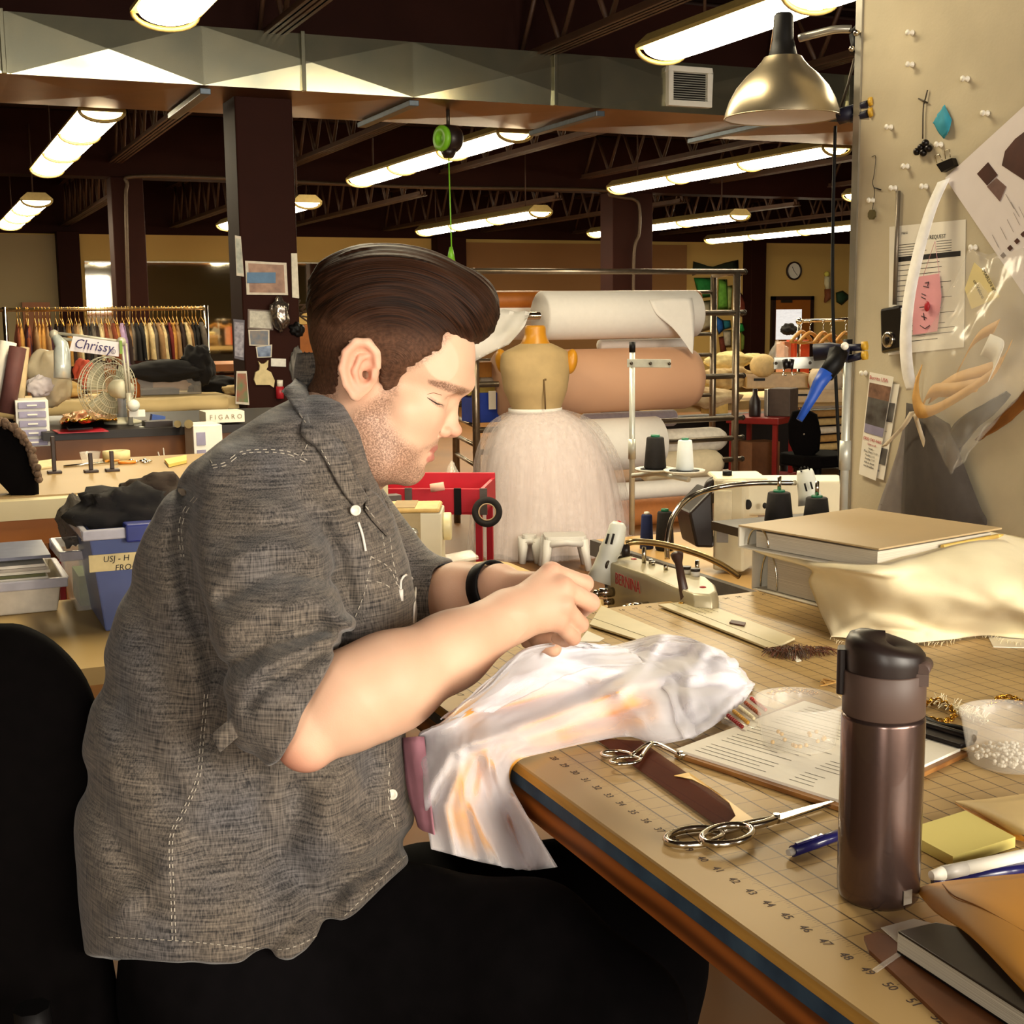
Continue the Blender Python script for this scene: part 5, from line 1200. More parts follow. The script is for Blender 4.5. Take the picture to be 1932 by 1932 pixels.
pquad([(1783, 336), (1932, 200), (2080, 65), (2210, 230), (1990, 640), (1932, 556)], .006).build('sheet', M('poster_white', '#ddd3cf', .5, var=.02), po)
m_pic = M('picture_brown', '#6f5148', .6, var=.3, scale=40); m_pic2 = M('picture_dark', '#45241a', .5, var=.3, scale=20)
pquad([(1843, 328), (1864, 306), (1882, 330), (1862, 350)], .0072).build('picture', m_pic2, po); pquad([(1862, 352), (1880, 336), (1898, 352), (1886, 380)], .0072).build('picture', m_pic, po)
pquad([(1890, 312), (1896, 285), (1915, 262), (1950, 235), (1970, 330), (1940, 345)], .0072).build('picture', m_pic2, po)
for x, y in ((1892, 482), (1905, 468), (1918, 455), (1930, 442)): pquad([(x-5, y), (x+1, y-6), (x+6, y), (x, y+6)], .0072).build('picture', m_pic2, po)
mb = MB()
for x, y in ((1878, 455), (1893, 440), (1906, 426), (1918, 413), (1928, 402)): plines(mb, (x-6, y-12), (x+6, y+12), .0012, .0074)
for x, y in ((1905, 380), (1915, 395)): plines(mb, (x-8, y-14), (x+8, y+14), .0012, .0074)
mb.build('printing', M('print_mid', '#9a8f88', .7), po, fix=False)
pk = thing('pink_tag', 'pink card with a drawn sleeping face and red nose', 'card', tuple(pan(1750, 580)))
pquad([(1722, 524), (1772, 516), (1776, 560), (1768, 625), (1722, 632)], .005).build('card', M('pink_card', '#dc9aa0', .6, var=.03), pk)
mb = MB()
for P in ([(1745, 534), (1752, 532), (1750, 540)], [(1742, 540), (1752, 542)], [(1738, 560), (1746, 564)], [(1739, 554), (1746, 557)], [(1738, 596), (1748, 600)], [(1742, 590), (1744, 604)], [(1736, 614), (1745, 620), (1754, 614)]): mb.tube([pan(x, y, .006) for x, y in P], .0008, 5)
mb.build('drawn_face', m_ink2, pk); MB().ball(pan(1749, 578, .010), .0085, 12, (.5, .8, 1.2)).build('red_nose', m_red, pk); MB().tube([pan(1735, 580, .008), pan(1744, 579, .009)], .0009, 5).build('pin_shaft', m_ink2, pk)
MB().tube([pan(1742, 520, .004), pan(1764, 455, .004), pan(1772, 518, .004)], .0006, 5).build('string', M('pink_string', '#d9a0a8', .7), pk)
nt_ = thing('note', 'small yellow hand written note on the clear plastic bag', 'note', tuple(pan(1853, 538)))
pquad([(1838, 495), (1865, 520), (1886, 560), (1833, 583), (1820, 545)], .040).build('note_paper', M('note_yellow', '#d8c68c', .7, var=.03), nt_)
mb = MB(); ptext(mb, 'MARLIN #5', (1866, 530), (1880, 556), .0105, .0412, shear=.2); ptext(mb, 'on Velcro', (1846, 545), (1858, 569), .0105, .0412, shear=.2); mb.build('handwriting', m_ink2, nt_, fix=False)
def flyer(label, pts, lift, pics, lines):
    t = thing('flyer', label, 'flyer', tuple(pan(*pts[0])), 'tall flyers on the board'); pquad(pts, lift).build('sheet', m_paper, t)
    a, b_, c, d = [np.array(p, float) for p in pts]
    def uv(u, v): q = (a+(b_-a)*u)*(1-v)+(d+(c-d)*u)*v; return tuple(q)
    for (u0, v0, u1, v1, m) in pics: pquad([uv(u0, v0), uv(u1, v0), uv(u1, v1), uv(u0, v1)], lift+.0012).build('photo', m, t)
    for (u, v, s_, size, m) in lines: ptext(MB(), s_, uv(u, v), uv(u+.3, v), size, lift+.001).build('lettering', m, t, fix=False)
m_redink = M('ink_red', '#b03a38', .6); m_ph1 = M('photo_dark', '#3a3230', .4, h2='#6c6a66', scale=26); m_ph2 = M('photo_light', '#8d87a0', .5); m_ph3 = M('photo_orange', '#7a5a48', .5, var=.4, scale=60)
flyer('tall flyer partly behind the front flyer, with dark photos', [(1640, 722), (1697, 725), (1667, 906), (1622, 890)], .003, [(.6, .2, .95, .4, m_ph1), (.6, .68, .95, .85, m_ph1)], [(.75, .5, '~~~', .008, m_ink2), (.7, .92, 'info', .008, m_ink2)])
flyer('front tall flyer headed Burrito in red letters', [(1641, 702), (1686, 711), (1652, 907), (1620, 894)], .006, [(.04, .10, .96, .24, m_ph3), (.04, .24, .96, .50, m_ph1), (.04, .50, .96, .585, m_ph2)],
      [(.40, .05, 'Burrito USA', .0115, m_redink), (.5, .64, '(805) 543-4465', .0095, m_redink), (.5, .685, 'Open to all', .006, m_redink)]+[(.5, .725+.034*k, s_, .0062, m_ink2) for k, s_ in enumerate(('hours:', 'Mon-Thurs 11-10', 'Fri-Sat 11-11', 'Sunday 11-9', 'Ask us about', 'our breakfast'))])
# compact camera-like gadget
gd = thing('gadget', 'black pocket camera with round silver dial hanging on the board', 'camera', tuple(pan(1680, 620)))
pquad([(1659, 582), (1699, 575), (1702, 660), (1661, 668)], .020, .014).build('casing', M('gloss_black', '#141113', .15, coat=.6), gd, bev=.006)
X = frame(pan(1676, 641, .021), (0, -1, 0), (-1, 0, 0)); MB().lathe([(.0165, -.002), (.0165, .003), (.011, .005), (.006, .002), (0, .002)], 28, X).build('dial', m_chrome, gd); MB().lathe([(.006, .0), (.006, .0045), (.0045, .0055), (0, .005)], 20, X).build('lens', m_blackmetal, gd)
# ribbons, bag, mesh cloth
m_ribbon = M('ribbon_white', '#ece8e4', .6)
def rib(pts, w_, mat, name, label, cat, lifts):
    P = [np.array(pan(x, y, l)) for (x, y), l in zip(pts, lifts)]; return one(MB().ribbon(catmull(P, 6), w_, [Vector((0, -.9, .15))]*((len(P)-1)*6+1), .001), name, mat, label, cat)
rib([(1781, 340), (1757, 395), (1735, 470), (1716, 560), (1709, 640), (1713, 700), (1722, 735)], .034, m_ribbon, 'ribbon', 'long curving white ribbon hanging from the poster corner', 'ribbon', (.010, .03, .045, .055, .055, .05, .045))
rib([(1722, 776), (1708, 800), (1690, 820), (1668, 842)], .018, M('strap_cream', '#d9c9ae', .7), 'strap', 'cream strap end crossing the front flyer', 'strap', (.045, .040, .03, .02))
rib([(1726, 780), (1737, 815), (1748, 848)], .012, M('strap_cream', '#d9c9ae', .7), 'strap', 'short cream strap pointing down below the bag', 'strap', (.04, .035, .03))
bg = thing('plastic_bag', 'crinkled clear plastic bag of tan straps hanging on the board', 'plastic bag', tuple(pan(1820, 700)))
m_bag = M('bag_film', '#efe8dc', .10, alpha=.12, spec=.9, var=.05)
rows = [[tuple(pan(1835, 470, .01)), tuple(pan(1870, 480, .01)), tuple(pan(1920, 470, .01)), tuple(pan(1990, 460, .01))], [tuple(pan(1790, 560, .02)), tuple(pan(1840, 570, .05)), tuple(pan(1900, 580, .05)), tuple(pan(1990, 560, .02))], [tuple(pan(1735, 660, .02)), tuple(pan(1800, 670, .075)), tuple(pan(1870, 670, .07)), tuple(pan(1970, 640, .02))],
        [tuple(pan(1722, 760, .02)), tuple(pan(1790, 770, .08)), tuple(pan(1860, 760, .07)), tuple(pan(1930, 730, .02))], [tuple(pan(1752, 830, .02)), tuple(pan(1800, 835, .06)), tuple(pan(1840, 820, .05)), tuple(pan(1880, 790, .02))], [tuple(pan(1770, 895, .02)), tuple(pan(1790, 900, .03)), tuple(pan(1805, 885, .03)), tuple(pan(1830, 860, .02))]]
cloth('bag_front', rows, m_bag, bg, 8, 8, .010, (7, 7), 9, edge=False)
m_strap = M('tan_strap', '#c99a56', .6, var=.1)
for k, (pts, w_) in enumerate([([(1880, 615), (1840, 640), (1812, 690), (1790, 740)], .02), ([(1760, 745), (1800, 720), (1850, 705), (1885, 690), (1900, 660)], .028), ([(1735, 780), (1755, 740), (1800, 735), (1850, 725)], .022), ([(1735, 700), (1728, 740), (1738, 775), (1770, 770), (1830, 735), (1880, 700)], .02), ([(1860, 650), (1885, 665), (1875, 700)], .03)]):
    P = catmull([np.array(pan(x, y, .03+.006*k)) for x, y in pts], 6); o = MB().ribbon(P, w_*1.5, [Vector((0, -.5, .85))]*len(P), .002).build('strap_loop', m_strap if k < 4 else m_card, bg)
cloth('dark_strap', [[tuple(pan(1775, 868, .012)), tuple(pan(1800, 800, .02)), tuple(pan(1860, 760, .02)), tuple(pan(1900, 738, .01))], [tuple(pan(1800, 870, .012)), tuple(pan(1838, 815, .02)), tuple(pan(1880, 778, .02)), tuple(pan(1908, 745, .01))]], M('dark_strap', '#1c1513', .4), bg, 5, 6, .003, edge=False)
cloth('amber_strap', [[tuple(pan(1838, 830, .006)), tuple(pan(1880, 790, .012)), tuple(pan(1940, 730, .008))], [tuple(pan(1845, 832, .006)), tuple(pan(1900, 800, .01)), tuple(pan(1950, 755, .006))]], M('amber_strap', '#7a4a1a', .5), bg, 5, 6, .003, edge=False)
m_mesh = M('grey_mesh', '#4c443e', .9, alpha=.9, var=.1, scale=40); m_mesh2 = M('grey_mesh_light', '#7d7470', .9, alpha=.85)
mc = thing('mesh_cloth', 'dark grey sheer cloth hanging below the plastic bag', 'cloth', tuple(pan(1760, 950)))
cloth('cloth_panel', [[tuple(pan(1715, 760, .012)), tuple(pan(1740, 770, .03)), tuple(pan(1790, 800, .02))], [tuple(pan(1708, 870, .012)), tuple(pan(1760, 880, .04)), tuple(pan(1815, 870, .02))], [tuple(pan(1705, 980, .012)), tuple(pan(1775, 970, .045)), tuple(pan(1845, 950, .02))], [tuple(pan(1730, 1005, .012)), tuple(pan(1790, 1002, .04)), tuple(pan(1862, 985, .015))], [tuple(pan(1740, 1010, .012)), tuple(pan(1800, 1010, .03)), tuple(pan(1850, 1005, .015))]], m_mesh, mc, 8, 8, .006, (3, 5), 14, edge=False)
cloth('cloth_fold', [[tuple(pan(1712, 770, .008)), tuple(pan(1724, 775, .01))], [tuple(pan(1685, 880, .008)), tuple(pan(1706, 880, .014))], [tuple(pan(1650, 975, .006)), tuple(pan(1710, 990, .014))]], m_mesh2, mc, 6, 6, .003, edge=False)
# ================================================================== LAMP, CLAMPS AND STANDS BESIDE THE PIN BOARD
m_spun = M('spun_aluminium', '#a79a80', .32, .9, var=.05); m_inner = M('lamp_inner_white', '#d8cfc6', .6, var=.02)
LD = 2.85; lc = ad(1475, 225, LD); lx, ly = lc.x, lc.y; X = Matrix.Translation((lx, ly, 0)); U = LD/CF
def lz(py): return zv(lx, ly, py)
prof = [(107, 222), (106, 212), (99, 190), (86, 166), (66, 142), (50, 128), (40, 116), (35, 108)]
sl = thing('clamp_lamp', 'spun aluminium clamp lamp with black socket at the top of the board', 'lamp', (lx, ly, lz(222)))
MB().lathe([(r*U, lz(y)) for r, y in prof], 56, X, cap=False).lathe([((r-1.2)*U, lz(y)) for r, y in prof], 56, X, mi=1, cap=False).build('lamp_shade', [m_spun, m_inner], sl, fix=False)
MB().torus((lx, ly, lz(222)), 107*U, .0016, None, 56, 6).build('shade_rim', m_spun, sl)
MB().lathe([(.0, lz(110)), (.037, lz(109)), (.030, lz(104)), (.022, lz(75)), (.0205, lz(30)), (.016, lz(25)), (0, lz(24))], 24, X).build('socket', m_black, sl)
MB().ball((lx, ly, lz(170)), .032, 16, (1, 1, 1.3)).build('bulb', M('bulb_frosted_added_glow', '#e8d0bc', .3, emit=.8), sl)  # bulb is off; faint glow added to brighten the inside of the shade
MB().tube(catmull([ad(1508, 72, LD), ad(1540, 64, LD-.02), ad(1575, 56, LD-.04), ad(1606, 55, LD-.05)], 6), .0085, 10).build('gooseneck', m_alu, sl)
MB().tube(catmull([ad(1462, 40, LD+.02), ad(1456, 80, LD+.02), ad(1452, 108, LD+.03)], 4), .002, 6).build('cord', M('cord_bronze', '#8a5e30', .4), sl)
cl_ = thing('spring_clip', 'black spring clip gripping the top of the pin board edge', 'clip', tuple(ad(1618, 70, 2.78)))
b = MB().tube([ad(1640, 32, 2.77), ad(1628, 48, 2.78), ad(1612, 64, 2.79)], .012, 8).tube([ad(1612, 64, 2.79), ad(1616, 85, 2.79), ad(1614, 102, 2.79)], .012, 8); b.build('jaw', m_black, cl_)
MB().ball(ad(1607, 92, 2.77), .006, 10).build('bolt', m_chrome, cl_); MB().ball(ad(1616, 62, 2.76), .007, 10).build('bolt', m_chrome, cl_)
m_navy = M('clamp_navy', '#14142a', .5); m_yellow = M('clamp_yellow', '#c69a2a', .5); m_bluep = M('clamp_blue', '#1c49a8', .45, var=.1, scale=40)
c1_ = thing('bar_clamp', 'navy clamp with yellow pad under the lamp shade', 'clamp', tuple(ad(1600, 215, 2.82)))
MB().tube([ad(1582, 220, 2.84), ad(1612, 212, 2.82)], .017, 8).tube([ad(1610, 205, 2.82), ad(1640, 196, 2.76)], .009, 8).tube([ad(1610, 224, 2.82), ad(1640, 214, 2.76)], .009, 8).build('jaw', m_navy, c1_)
MB().tube([ad(1640, 193, 2.755), ad(1648, 191, 2.75)], .010, 8).tube([ad(1640, 213, 2.755), ad(1648, 211, 2.75)], .010, 8).build('pad', m_yellow, c1_)
MB().tube([ad(1580, 222, 2.85), ad(1600, 160, 2.83), ad(1612, 110, 2.80)], .003, 6).build('bar', m_darkm, c1_)
one(MB().tube(catmull([ad(1576, 238, 2.86), ad(1572, 400, 2.86), ad(1571, 560, 2.84), ad(1577, 720, 2.82), ad(1584, 860, 2.80), ad(1592, 960, 2.78)], 8), .0036, 8), 'lamp_cord', m_black, 'black power cord hanging beside the edge of the pin board', 'cord')
c2_ = thing('trigger_clamp', 'blue and black trigger clamp gripping the pin board edge', 'clamp', tuple(ad(1545, 720, 2.66)))
MB().tube([ad(1535, 665, 2.70), ad(1566, 662, 2.69), ad(1602, 668, 2.68)], .017, 8).tube([ad(1600, 656, 2.68), ad(1630, 655, 2.66)], .008, 6).tube([ad(1600, 678, 2.68), ad(1630, 670, 2.66)], .008, 6).build('jaw', m_navy, c2_)
MB().tube([ad(1627, 653, 2.66), ad(1636, 652, 2.655)], .010, 6).tube([ad(1627, 671, 2.66), ad(1636, 670, 2.655)], .010, 6).build('pad', m_yellow, c2_)
MB().tube([ad(1582, 664, 2.66), ad(1575, 685, 2.65), ad(1558, 708, 2.64)], [.020, .019, .016], 8).build('grip', m_black, c2_)
MB().tube([ad(1560, 702, 2.64), ad(1545, 725, 2.64), ad(1530, 755, 2.64), ad(1508, 793, 2.64)], [.0165, .014, .010, .007], 8).build('trigger_handle', m_bluep, c2_)
MB().ball(ad(1594, 653, 2.64), .008, 12).build('bolt', m_pin, c2_)
m_pole = M('pole_grey', '#bdbcb0', .35, .3)
def thread_stand(label, px_, D_, ytop, zfoot, arm_y, arm_to, dD):
    p = ad(px_, ytop, D_); zt = p.z; t = thing('thread_stand', label, 'thread stand', (p.x, p.y, zfoot), 'thread stands')
    r = .0085; MB().cyl((p.x, p.y, zfoot), (p.x, p.y, zt-.03), r, n=16).build('pole', m_pole, t); MB().cyl((p.x, p.y, zt-.03), (p.x, p.y, zt), r*1.08, n=16).build('end_cap', m_black, t)
    za = zv(p.x, p.y, arm_y); a = Vector((p.x, p.y, za)); e = ad(arm_to[0], arm_to[1], D_+dD); d = Vector((e.x-a.x, e.y-a.y, 0)); L = d.length; X = frame(a, d.normalized())
    MB().box((-.012, -.0105, -.012), (L, -.0085, .012), X).build('thread_arm', m_pole, t, bev=.003)
    for f in (.02, .5, .97): MB().ball(X @ Vector((L*f, -.012, 0)), .005, 10).build('screw', m_darkm, t)
    MB().cyl((p.x, p.y, zfoot+.45*(zt-zfoot)-.03), (p.x, p.y, zfoot+.45*(zt-zfoot)+.03), r*1.35, n=12).build('coupling', m_pole, t); return t, a, zt
t2, a, zt = thread_stand('grey thread stand pole in front of the pin board edge', 1600, 2.70, 640, .92+.0, 684, (1462, 686), .0)
bcs = thing('binder_clip', 'pair of black binder clips on the thread stand arm', 'binder clip', tuple(ad(1490, 692, 2.70)))
MB().tube([ad(1481, 678, 2.68), ad(1484, 696, 2.68)], .006, 6).tube([ad(1494, 678, 2.68), ad(1491, 696, 2.68)], .006, 6).build('clip_body', m_blackmetal, bcs)
MB().tube([ad(1480, 696, 2.68), ad(1476, 708, 2.68), ad(1484, 708, 2.68)], .0014, 5).tube([ad(1494, 696, 2.68), ad(1494, 708, 2.68), ad(1502, 706, 2.68)], .0014, 5).build('wire_handle', m_chrome, bcs)
# ================================================================== MACHINES BEYOND THE TABLE
m_tan2 = M('table_tan', '#b08a52', .45, var=.06, scale=2); m_edgegrey = M('edge_grey', '#5c5650', .6)
it = thing('machine_table', 'tan topped industrial sewing table with grey edge beyond the cutting table', 'table', (2.2, 2.9, 0))
MB().box((1.79, 2.42, .715), (2.75, 3.42, .75)).build('tabletop', m_tan2, it); MB().box((1.772, 2.42, .705), (1.79, 3.42, .7505)).build('edge_band', m_edgegrey, it)
for x, y in ((1.85, 2.5), (2.65, 2.5), (1.85, 3.3), (2.65, 3.3)): MB().box((x, y, 0), (x+.05, y+.05, .715)).build('leg', m_edgegrey, it)
m_serger = M('serger_beige', '#b7ab8a', .3, .15, var=.04); m_cast = M('serger_grey', '#9d9784', .35, .3)
st_ = thing('machine_table', 'low tan table carrying the overlock machine', 'table', (1.45, 2.35, 0)); MB().box((1.02, 2.0, .66), (1.74, 2.62, .69)).build('tabletop', m_tan2, st_)
for x, y in ((1.06, 2.05), (1.66, 2.05), (1.06, 2.55), (1.66, 2.55)): MB().box((x, y, 0), (x+.04, y+.04, .66)).build('leg', m_edgegrey, st_)
ZS = ad(1148, 1058, 2.5).z
sg = thing('overlock_machine', 'beige overlock sewing machine with red lettering beyond the cutting mat', 'sewing machine', tuple(az(1240, 1090, ZS).xy)+(.69,))
def szz(x, y, z=None): return az(x, y, ZS if z is None else z)
top = [(1146, 1060), (1158, 1050), (1180, 1045), (1240, 1062), (1300, 1078), (1335, 1088), (1353, 1103), (1357, 1116), (1345, 1124), (1310, 1122), (1268, 1106), (1214, 1082)]
P = [szz(*q) for q in top]; cx = sum((p for p in P), Vector())/len(P)
b = MB(); G = []
for z, s_ in ((.69, 1.0), (ZS-.03, 1.0), (ZS-.012, .99), (ZS-.004, .965), (ZS, .92)): G.append([(cx.x+(p.x-cx.x)*s_, cx.y+(p.y-cx.y)*s_, z) for p in P+[P[0]]])
b.sheet(G); b.add([G[-1][i] for i in range(len(P))], [tuple(range(len(P)))]); b.build('machine_body', m_serger, sg, bev=.002)
pa, pb = szz(1146, 1062), szz(1266, 1108); fd = (pb-pa).normalized(); nf = Vector((-fd.y, fd.x, 0)); nf = nf if nf.dot(CPOS-pa) > 0 else -nf
mid = pa.lerp(pb, .36); mid.z = ZS-.022
MB().text('BERNINA', .030, frame(mid+nf*.003, fd, nf.cross(fd).cross(fd)*-1 if False else nf), .0005, sx=.8).build('lettering', m_redink, sg, fix=False)
def at_front(f, dz, off=.012): p = pa.lerp(pb, f); return Vector((p.x, p.y, ZS+dz))+nf*off
for f, dz in ((.10, -.05), (.14, -.085), (.58, -.055), (.66, -.05), (.62, -.09)):
    b = MB().cyl(at_front(f, dz, .0), at_front(f, dz, .03), .009).ball(at_front(f, dz, .034), .0075, 10).cyl(at_front(f, dz-.018, 0), at_front(f, dz-.018, .022), .006); b.build('tension_knob', m_chrome, sg)
b = MB().tube(catmull([szz(1190, 1046, ZS+.002), szz(1160, 1052, ZS+.003), szz(1146, 1062), szz(1142, 1090, ZS-.03), szz(1146, 1120, ZS-.06)], 5), .003, 6); b.build('thread_guide', m_darkm, sg)
for x, y, h in ((1215, 1062, .03), (1228, 1063, .008), (1232, 1066, .007), (1256, 1075, .01), (1315, 1080, .022)): q = szz(x, y); MB().cyl(q, q+Vector((0, 0, h)), .004).build('thread_post', m_chrome, sg)
for x, y in ((1196, 1055), (1326, 1108)): MB().ball(szz(x, y), .006, 10, (1, 1, .4)).build('red_mark', m_red, sg)
for x, y in ((1295, 1082), (1312, 1086)): q = szz(x, y); MB().cyl(q, q+Vector((0, 0, .008)), .008).build('white_button', m_pin, sg); MB().cyl(q+Vector((0, 0, .008)), q+Vector((0, 0, .013)), .0085).build('button_cap', m_lid, sg)
a, c = ad(1277, 1046, 2.28), ad(1293, 1130, 2.235); MB().tube([a, a.lerp(c, .08), a.lerp(c, .2), a.lerp(c, .24), c], [.0115, .010, .0065, .0065, .0085], 12).build('presser_lever', M('lever_brown', '#3f2a22', .35), sg)
m_lampw = M('lamp_white', '#dcdccf', .35, var=.02)
def head_lamp(label, axis, radii, D_, slots, arm):
    t = thing('machine_lamp', label, 'lamp', tuple(ad(*axis[-1], D_)), 'white machine lamps'); u = D_/CF
    P = [ad(x, y, D_) for x, y in axis]; b = MB().tube(P, [r*u for r in radii], 24); b.build('lamp_head', m_lampw, t)
    for (x0, y0, x1, y1) in slots: MB().tube([ad(x0, y0, D_-.033), ad(x1, y1, D_-.033)], .0022, 6).build('vent_slot', m_dark, t)
    MB().tube(catmull([ad(x, y, d) for x, y, d in arm], 8), .0062, 10).build('gooseneck', m_chrome if 'binder' in label else M('gooseneck_bronze', '#a08a60', .25, .95), t); return t
t = head_lamp('white slotted machine lamp head left of the overlock machine', [(1168, 985), (1166, 992), (1160, 1020), (1150, 1040), (1148, 1046), (1140, 1070), (1131, 1098)], [10, 16, 19, 21, 19, 21, 26], 2.5, [(1148, 1007, 1143, 1026), (1158, 1007, 1153, 1027)], [(1181, 1026, 2.5), (1200, 1022, 2.5), (1250, 1027, 2.52), (1310, 1043, 2.54), (1355, 1062, 2.55), (1395, 1088, 2.56)])
MB().ball(ad(1167, 985, 2.5), .006, 8, (1, 1, .5)).build('red_button', m_red, t); MB().cyl(ad(1180, 1027, 2.5), ad(1181, 1050, 2.5), .008).build('mount_post', m_lid, t)
t = head_lamp('white vented machine lamp head above the top binder', [(1518, 886), (1519, 892), (1523, 915), (1527, 932), (1530, 952)], [14, 16, 19, 21, 24], 3.1, [(1518, 912, 1522, 927), (1529, 909, 1533, 923)], [(1259, 1055, 3.0), (1259, 1020, 3.0), (1270, 975, 3.02), (1300, 940, 3.05), (1350, 921, 3.1), (1420, 912, 3.1), (1502, 911, 3.1)])
for k in range(8): a_ = 2*PI*k/8; MB().ball(ad(1518+9*math.cos(a_), 886+4.5*math.sin(a_), 3.085), .0025, 6).build('vent_hole', m_dark, t)
m_mwhite = M('machine_white', '#d3c9ab', .4, var=.03)
im = thing('sewing_machine', 'white industrial sewing machine with black motor guard', 'sewing machine', tuple(az(1400, 1050, .75)), None)
def ibox(q0, q1, D_, dep, name, mat, bev=.006):                        # block seen face on: photo corners at depth D_, `dep` deep away along its own axis
    a = ad(q0[0], q0[1], D_); c = ad(q1[0], q1[1], D_); d = Vector((c.x-a.x, c.y-a.y, 0)); L = d.length; X = frame((a.x, a.y, c.z), d.normalized()); n_ = X.to_3x3() @ Vector((0, 1, 0))
    s_ = 1 if n_.dot(a-CPOS) > 0 else -1
    return MB().box((0, 0, 0), (L, dep*s_, a.z-c.z), X).build(name, mat, im if not isinstance(name, tuple) else None, bev=bev)
ibox((1346, 905), (1402, 1080), 3.35, .14, 'pillar', m_mwhite); ibox((1396, 908), (1600, 972), 3.36, .13, 'arm', m_mwhite); ibox((1350, 903), (1450, 912), 3.34, .16, 'top_cover', m_mwhite)
ibox((1347, 925), (1380, 992), 3.345, .01, 'cover_plate', M('plate_cream', '#dcd2b4', .4), .002); ibox((1352, 1000), (1374, 1024), 3.345, .004, 'rating_plate', M('plate_grey', '#8a8682', .5), .001)
for x, y, r in ((1398, 934, .004), (1411, 952, .010), (1386, 953, .004), (1377, 928, .003), (1350, 988, .003), (1372, 992, .003), (1443, 954, .006)): MB().ball(ad(x, y, 3.345), r, 10, (1, 1, 1.3)).build('screw', m_dark, im)
P = [ad(x, y, 3.36) for x, y in ((1300, 968), (1345, 922), (1348, 1034), (1314, 1033))]; Q = [p+Vector((.03, .12, 0)) for p in P]
MB().add(P+Q, [(0, 1, 2, 3), (4, 7, 6, 5), (0, 4, 5, 1), (1, 5, 6, 2), (2, 6, 7, 3), (3, 7, 4, 0)]).build('belt_guard', m_lid, im, bev=.006)
P = [ad(x, y, 3.5) for x, y in ((1330, 935), (1338, 905), (1352, 903), (1352, 935))]; MB().prism([(0, 0)]*3, 0, 1) if False else None
MB().tube(catmull([ad(1333, 940, 3.40), ad(1338, 915, 3.40), ad(1352, 905, 3.40)], 4), .012, 8).build('handwheel', m_lid, im)
b = ad(1372, 897, 3.4); MB().cyl(b, b+Vector((0, 0, .012)), .012).build('knob', m_black, im)
# cones of thread
CN = None
m_greencap = M('cone_green', '#1f6b4a', .4)
def cone(label, px_, pyb, pyt, rpx, D_, mat, cap, grp, pin=0):
    p = ad(px_, pyb, D_); zt = zv(p.x, p.y, pyt); r = rpx*D_/CF; t = thing('thread_cone', label, 'thread cone', tuple(p), grp); X = Matrix.Translation((p.x, p.y, 0))
    h = zt-p.z; MB().lathe([(r*.9, p.z), (r, p.z+.004), (r*.78, p.z+h*.93), (r*.7, p.z+h*.96), (r*.3, p.z+h*.965)], 24, X).build('thread', mat, t); MB().lathe([(r*.42, p.z+h*.95), (r*.40, p.z+h*1.03), (r*.2, p.z+h*1.035)], 16, X).build('cone_top', cap, t)
    if pin: MB().cyl((p.x, p.y, p.z+h), (p.x, p.y, p.z+h+pin), .0045, n=10).build('spindle', m_chrome, t)
m_thblack = M('thread_black', '#17110e', .8, var=.3, scale=120); m_thwhite = M('thread_white', '#d8dcd8', .8, var=.03); m_thblue = M('thread_navy', '#1a2552', .8)
ts, a, zt = thread_stand('tall pale thread stand holding one black and one white cone', 1193, 3.9, 645, .75, 685, (1268, 683), -.05)
for px_, py_, d in ((1236, 886, 3.82), (1291, 889, 3.72)):
    p = ad(px_, py_, d); MB().lathe([(.0, -.004), (.055, -.002), (.058, .004), (.054, .002), (.03, .0), (0, .0)], 32, Matrix.Translation(p)).build('spool_tray', M('tray_white', '#cfcabc', .5), ts)
    MB().lathe([(.0, .0005), (.042, .0015), (.042, .003), (0, .003)], 24, Matrix.Translation(p)).build('felt_pad', m_black, ts)
MB().tube([ad(1194, 897, 3.9), ad(1240, 893, 3.82), ad(1300, 905, 3.72)], .008, 6).build('tray_arm', m_pole, ts)
cone('black thread cone on the tall thread stand', 1236, 884, 822, 21, 3.82, m_thblack, m_greencap, 'thread cones', 0)
cone('white thread cone on the tall thread stand', 1292, 887, 828, 17, 3.72, m_thwhite, m_greencap, 'thread cones', 0)
cone('navy blue thread cone on the machine table', 1220, 1036, 968, 13, 3.75, m_thblue, m_pin, 'thread cones')
cone('black thread cone beside the navy cone on the machine table', 1254, 1037, 962, 18, 3.72, m_thblack, m_greencap, 'thread cones')
tray = thing('spool_rack', 'dark spool rack behind the top binder', 'spool rack', tuple(ad(1500, 985, 3.05))); p = ad(1500, 985, 3.05)
MB().box((p.x-.16, p.y-.1, p.z-.02), (p.x+.16, p.y+.1, p.z)).build('rack_board', m_lid, tray); MB().box((p.x-.03, p.y-.03, .75), (p.x+.03, p.y+.03, p.z-.02)).build('post', m_lid, tray)
cone('black thread cone with long spindle nearest the top binder', 1469, 985, 926, 27, 3.05, m_thblack, m_greencap, 'thread cones', .034)
cone('black thread cone mostly hidden by the top binder', 1540, 990, 936, 26, 3.02, m_thblack, m_greencap, 'thread cones', .034)
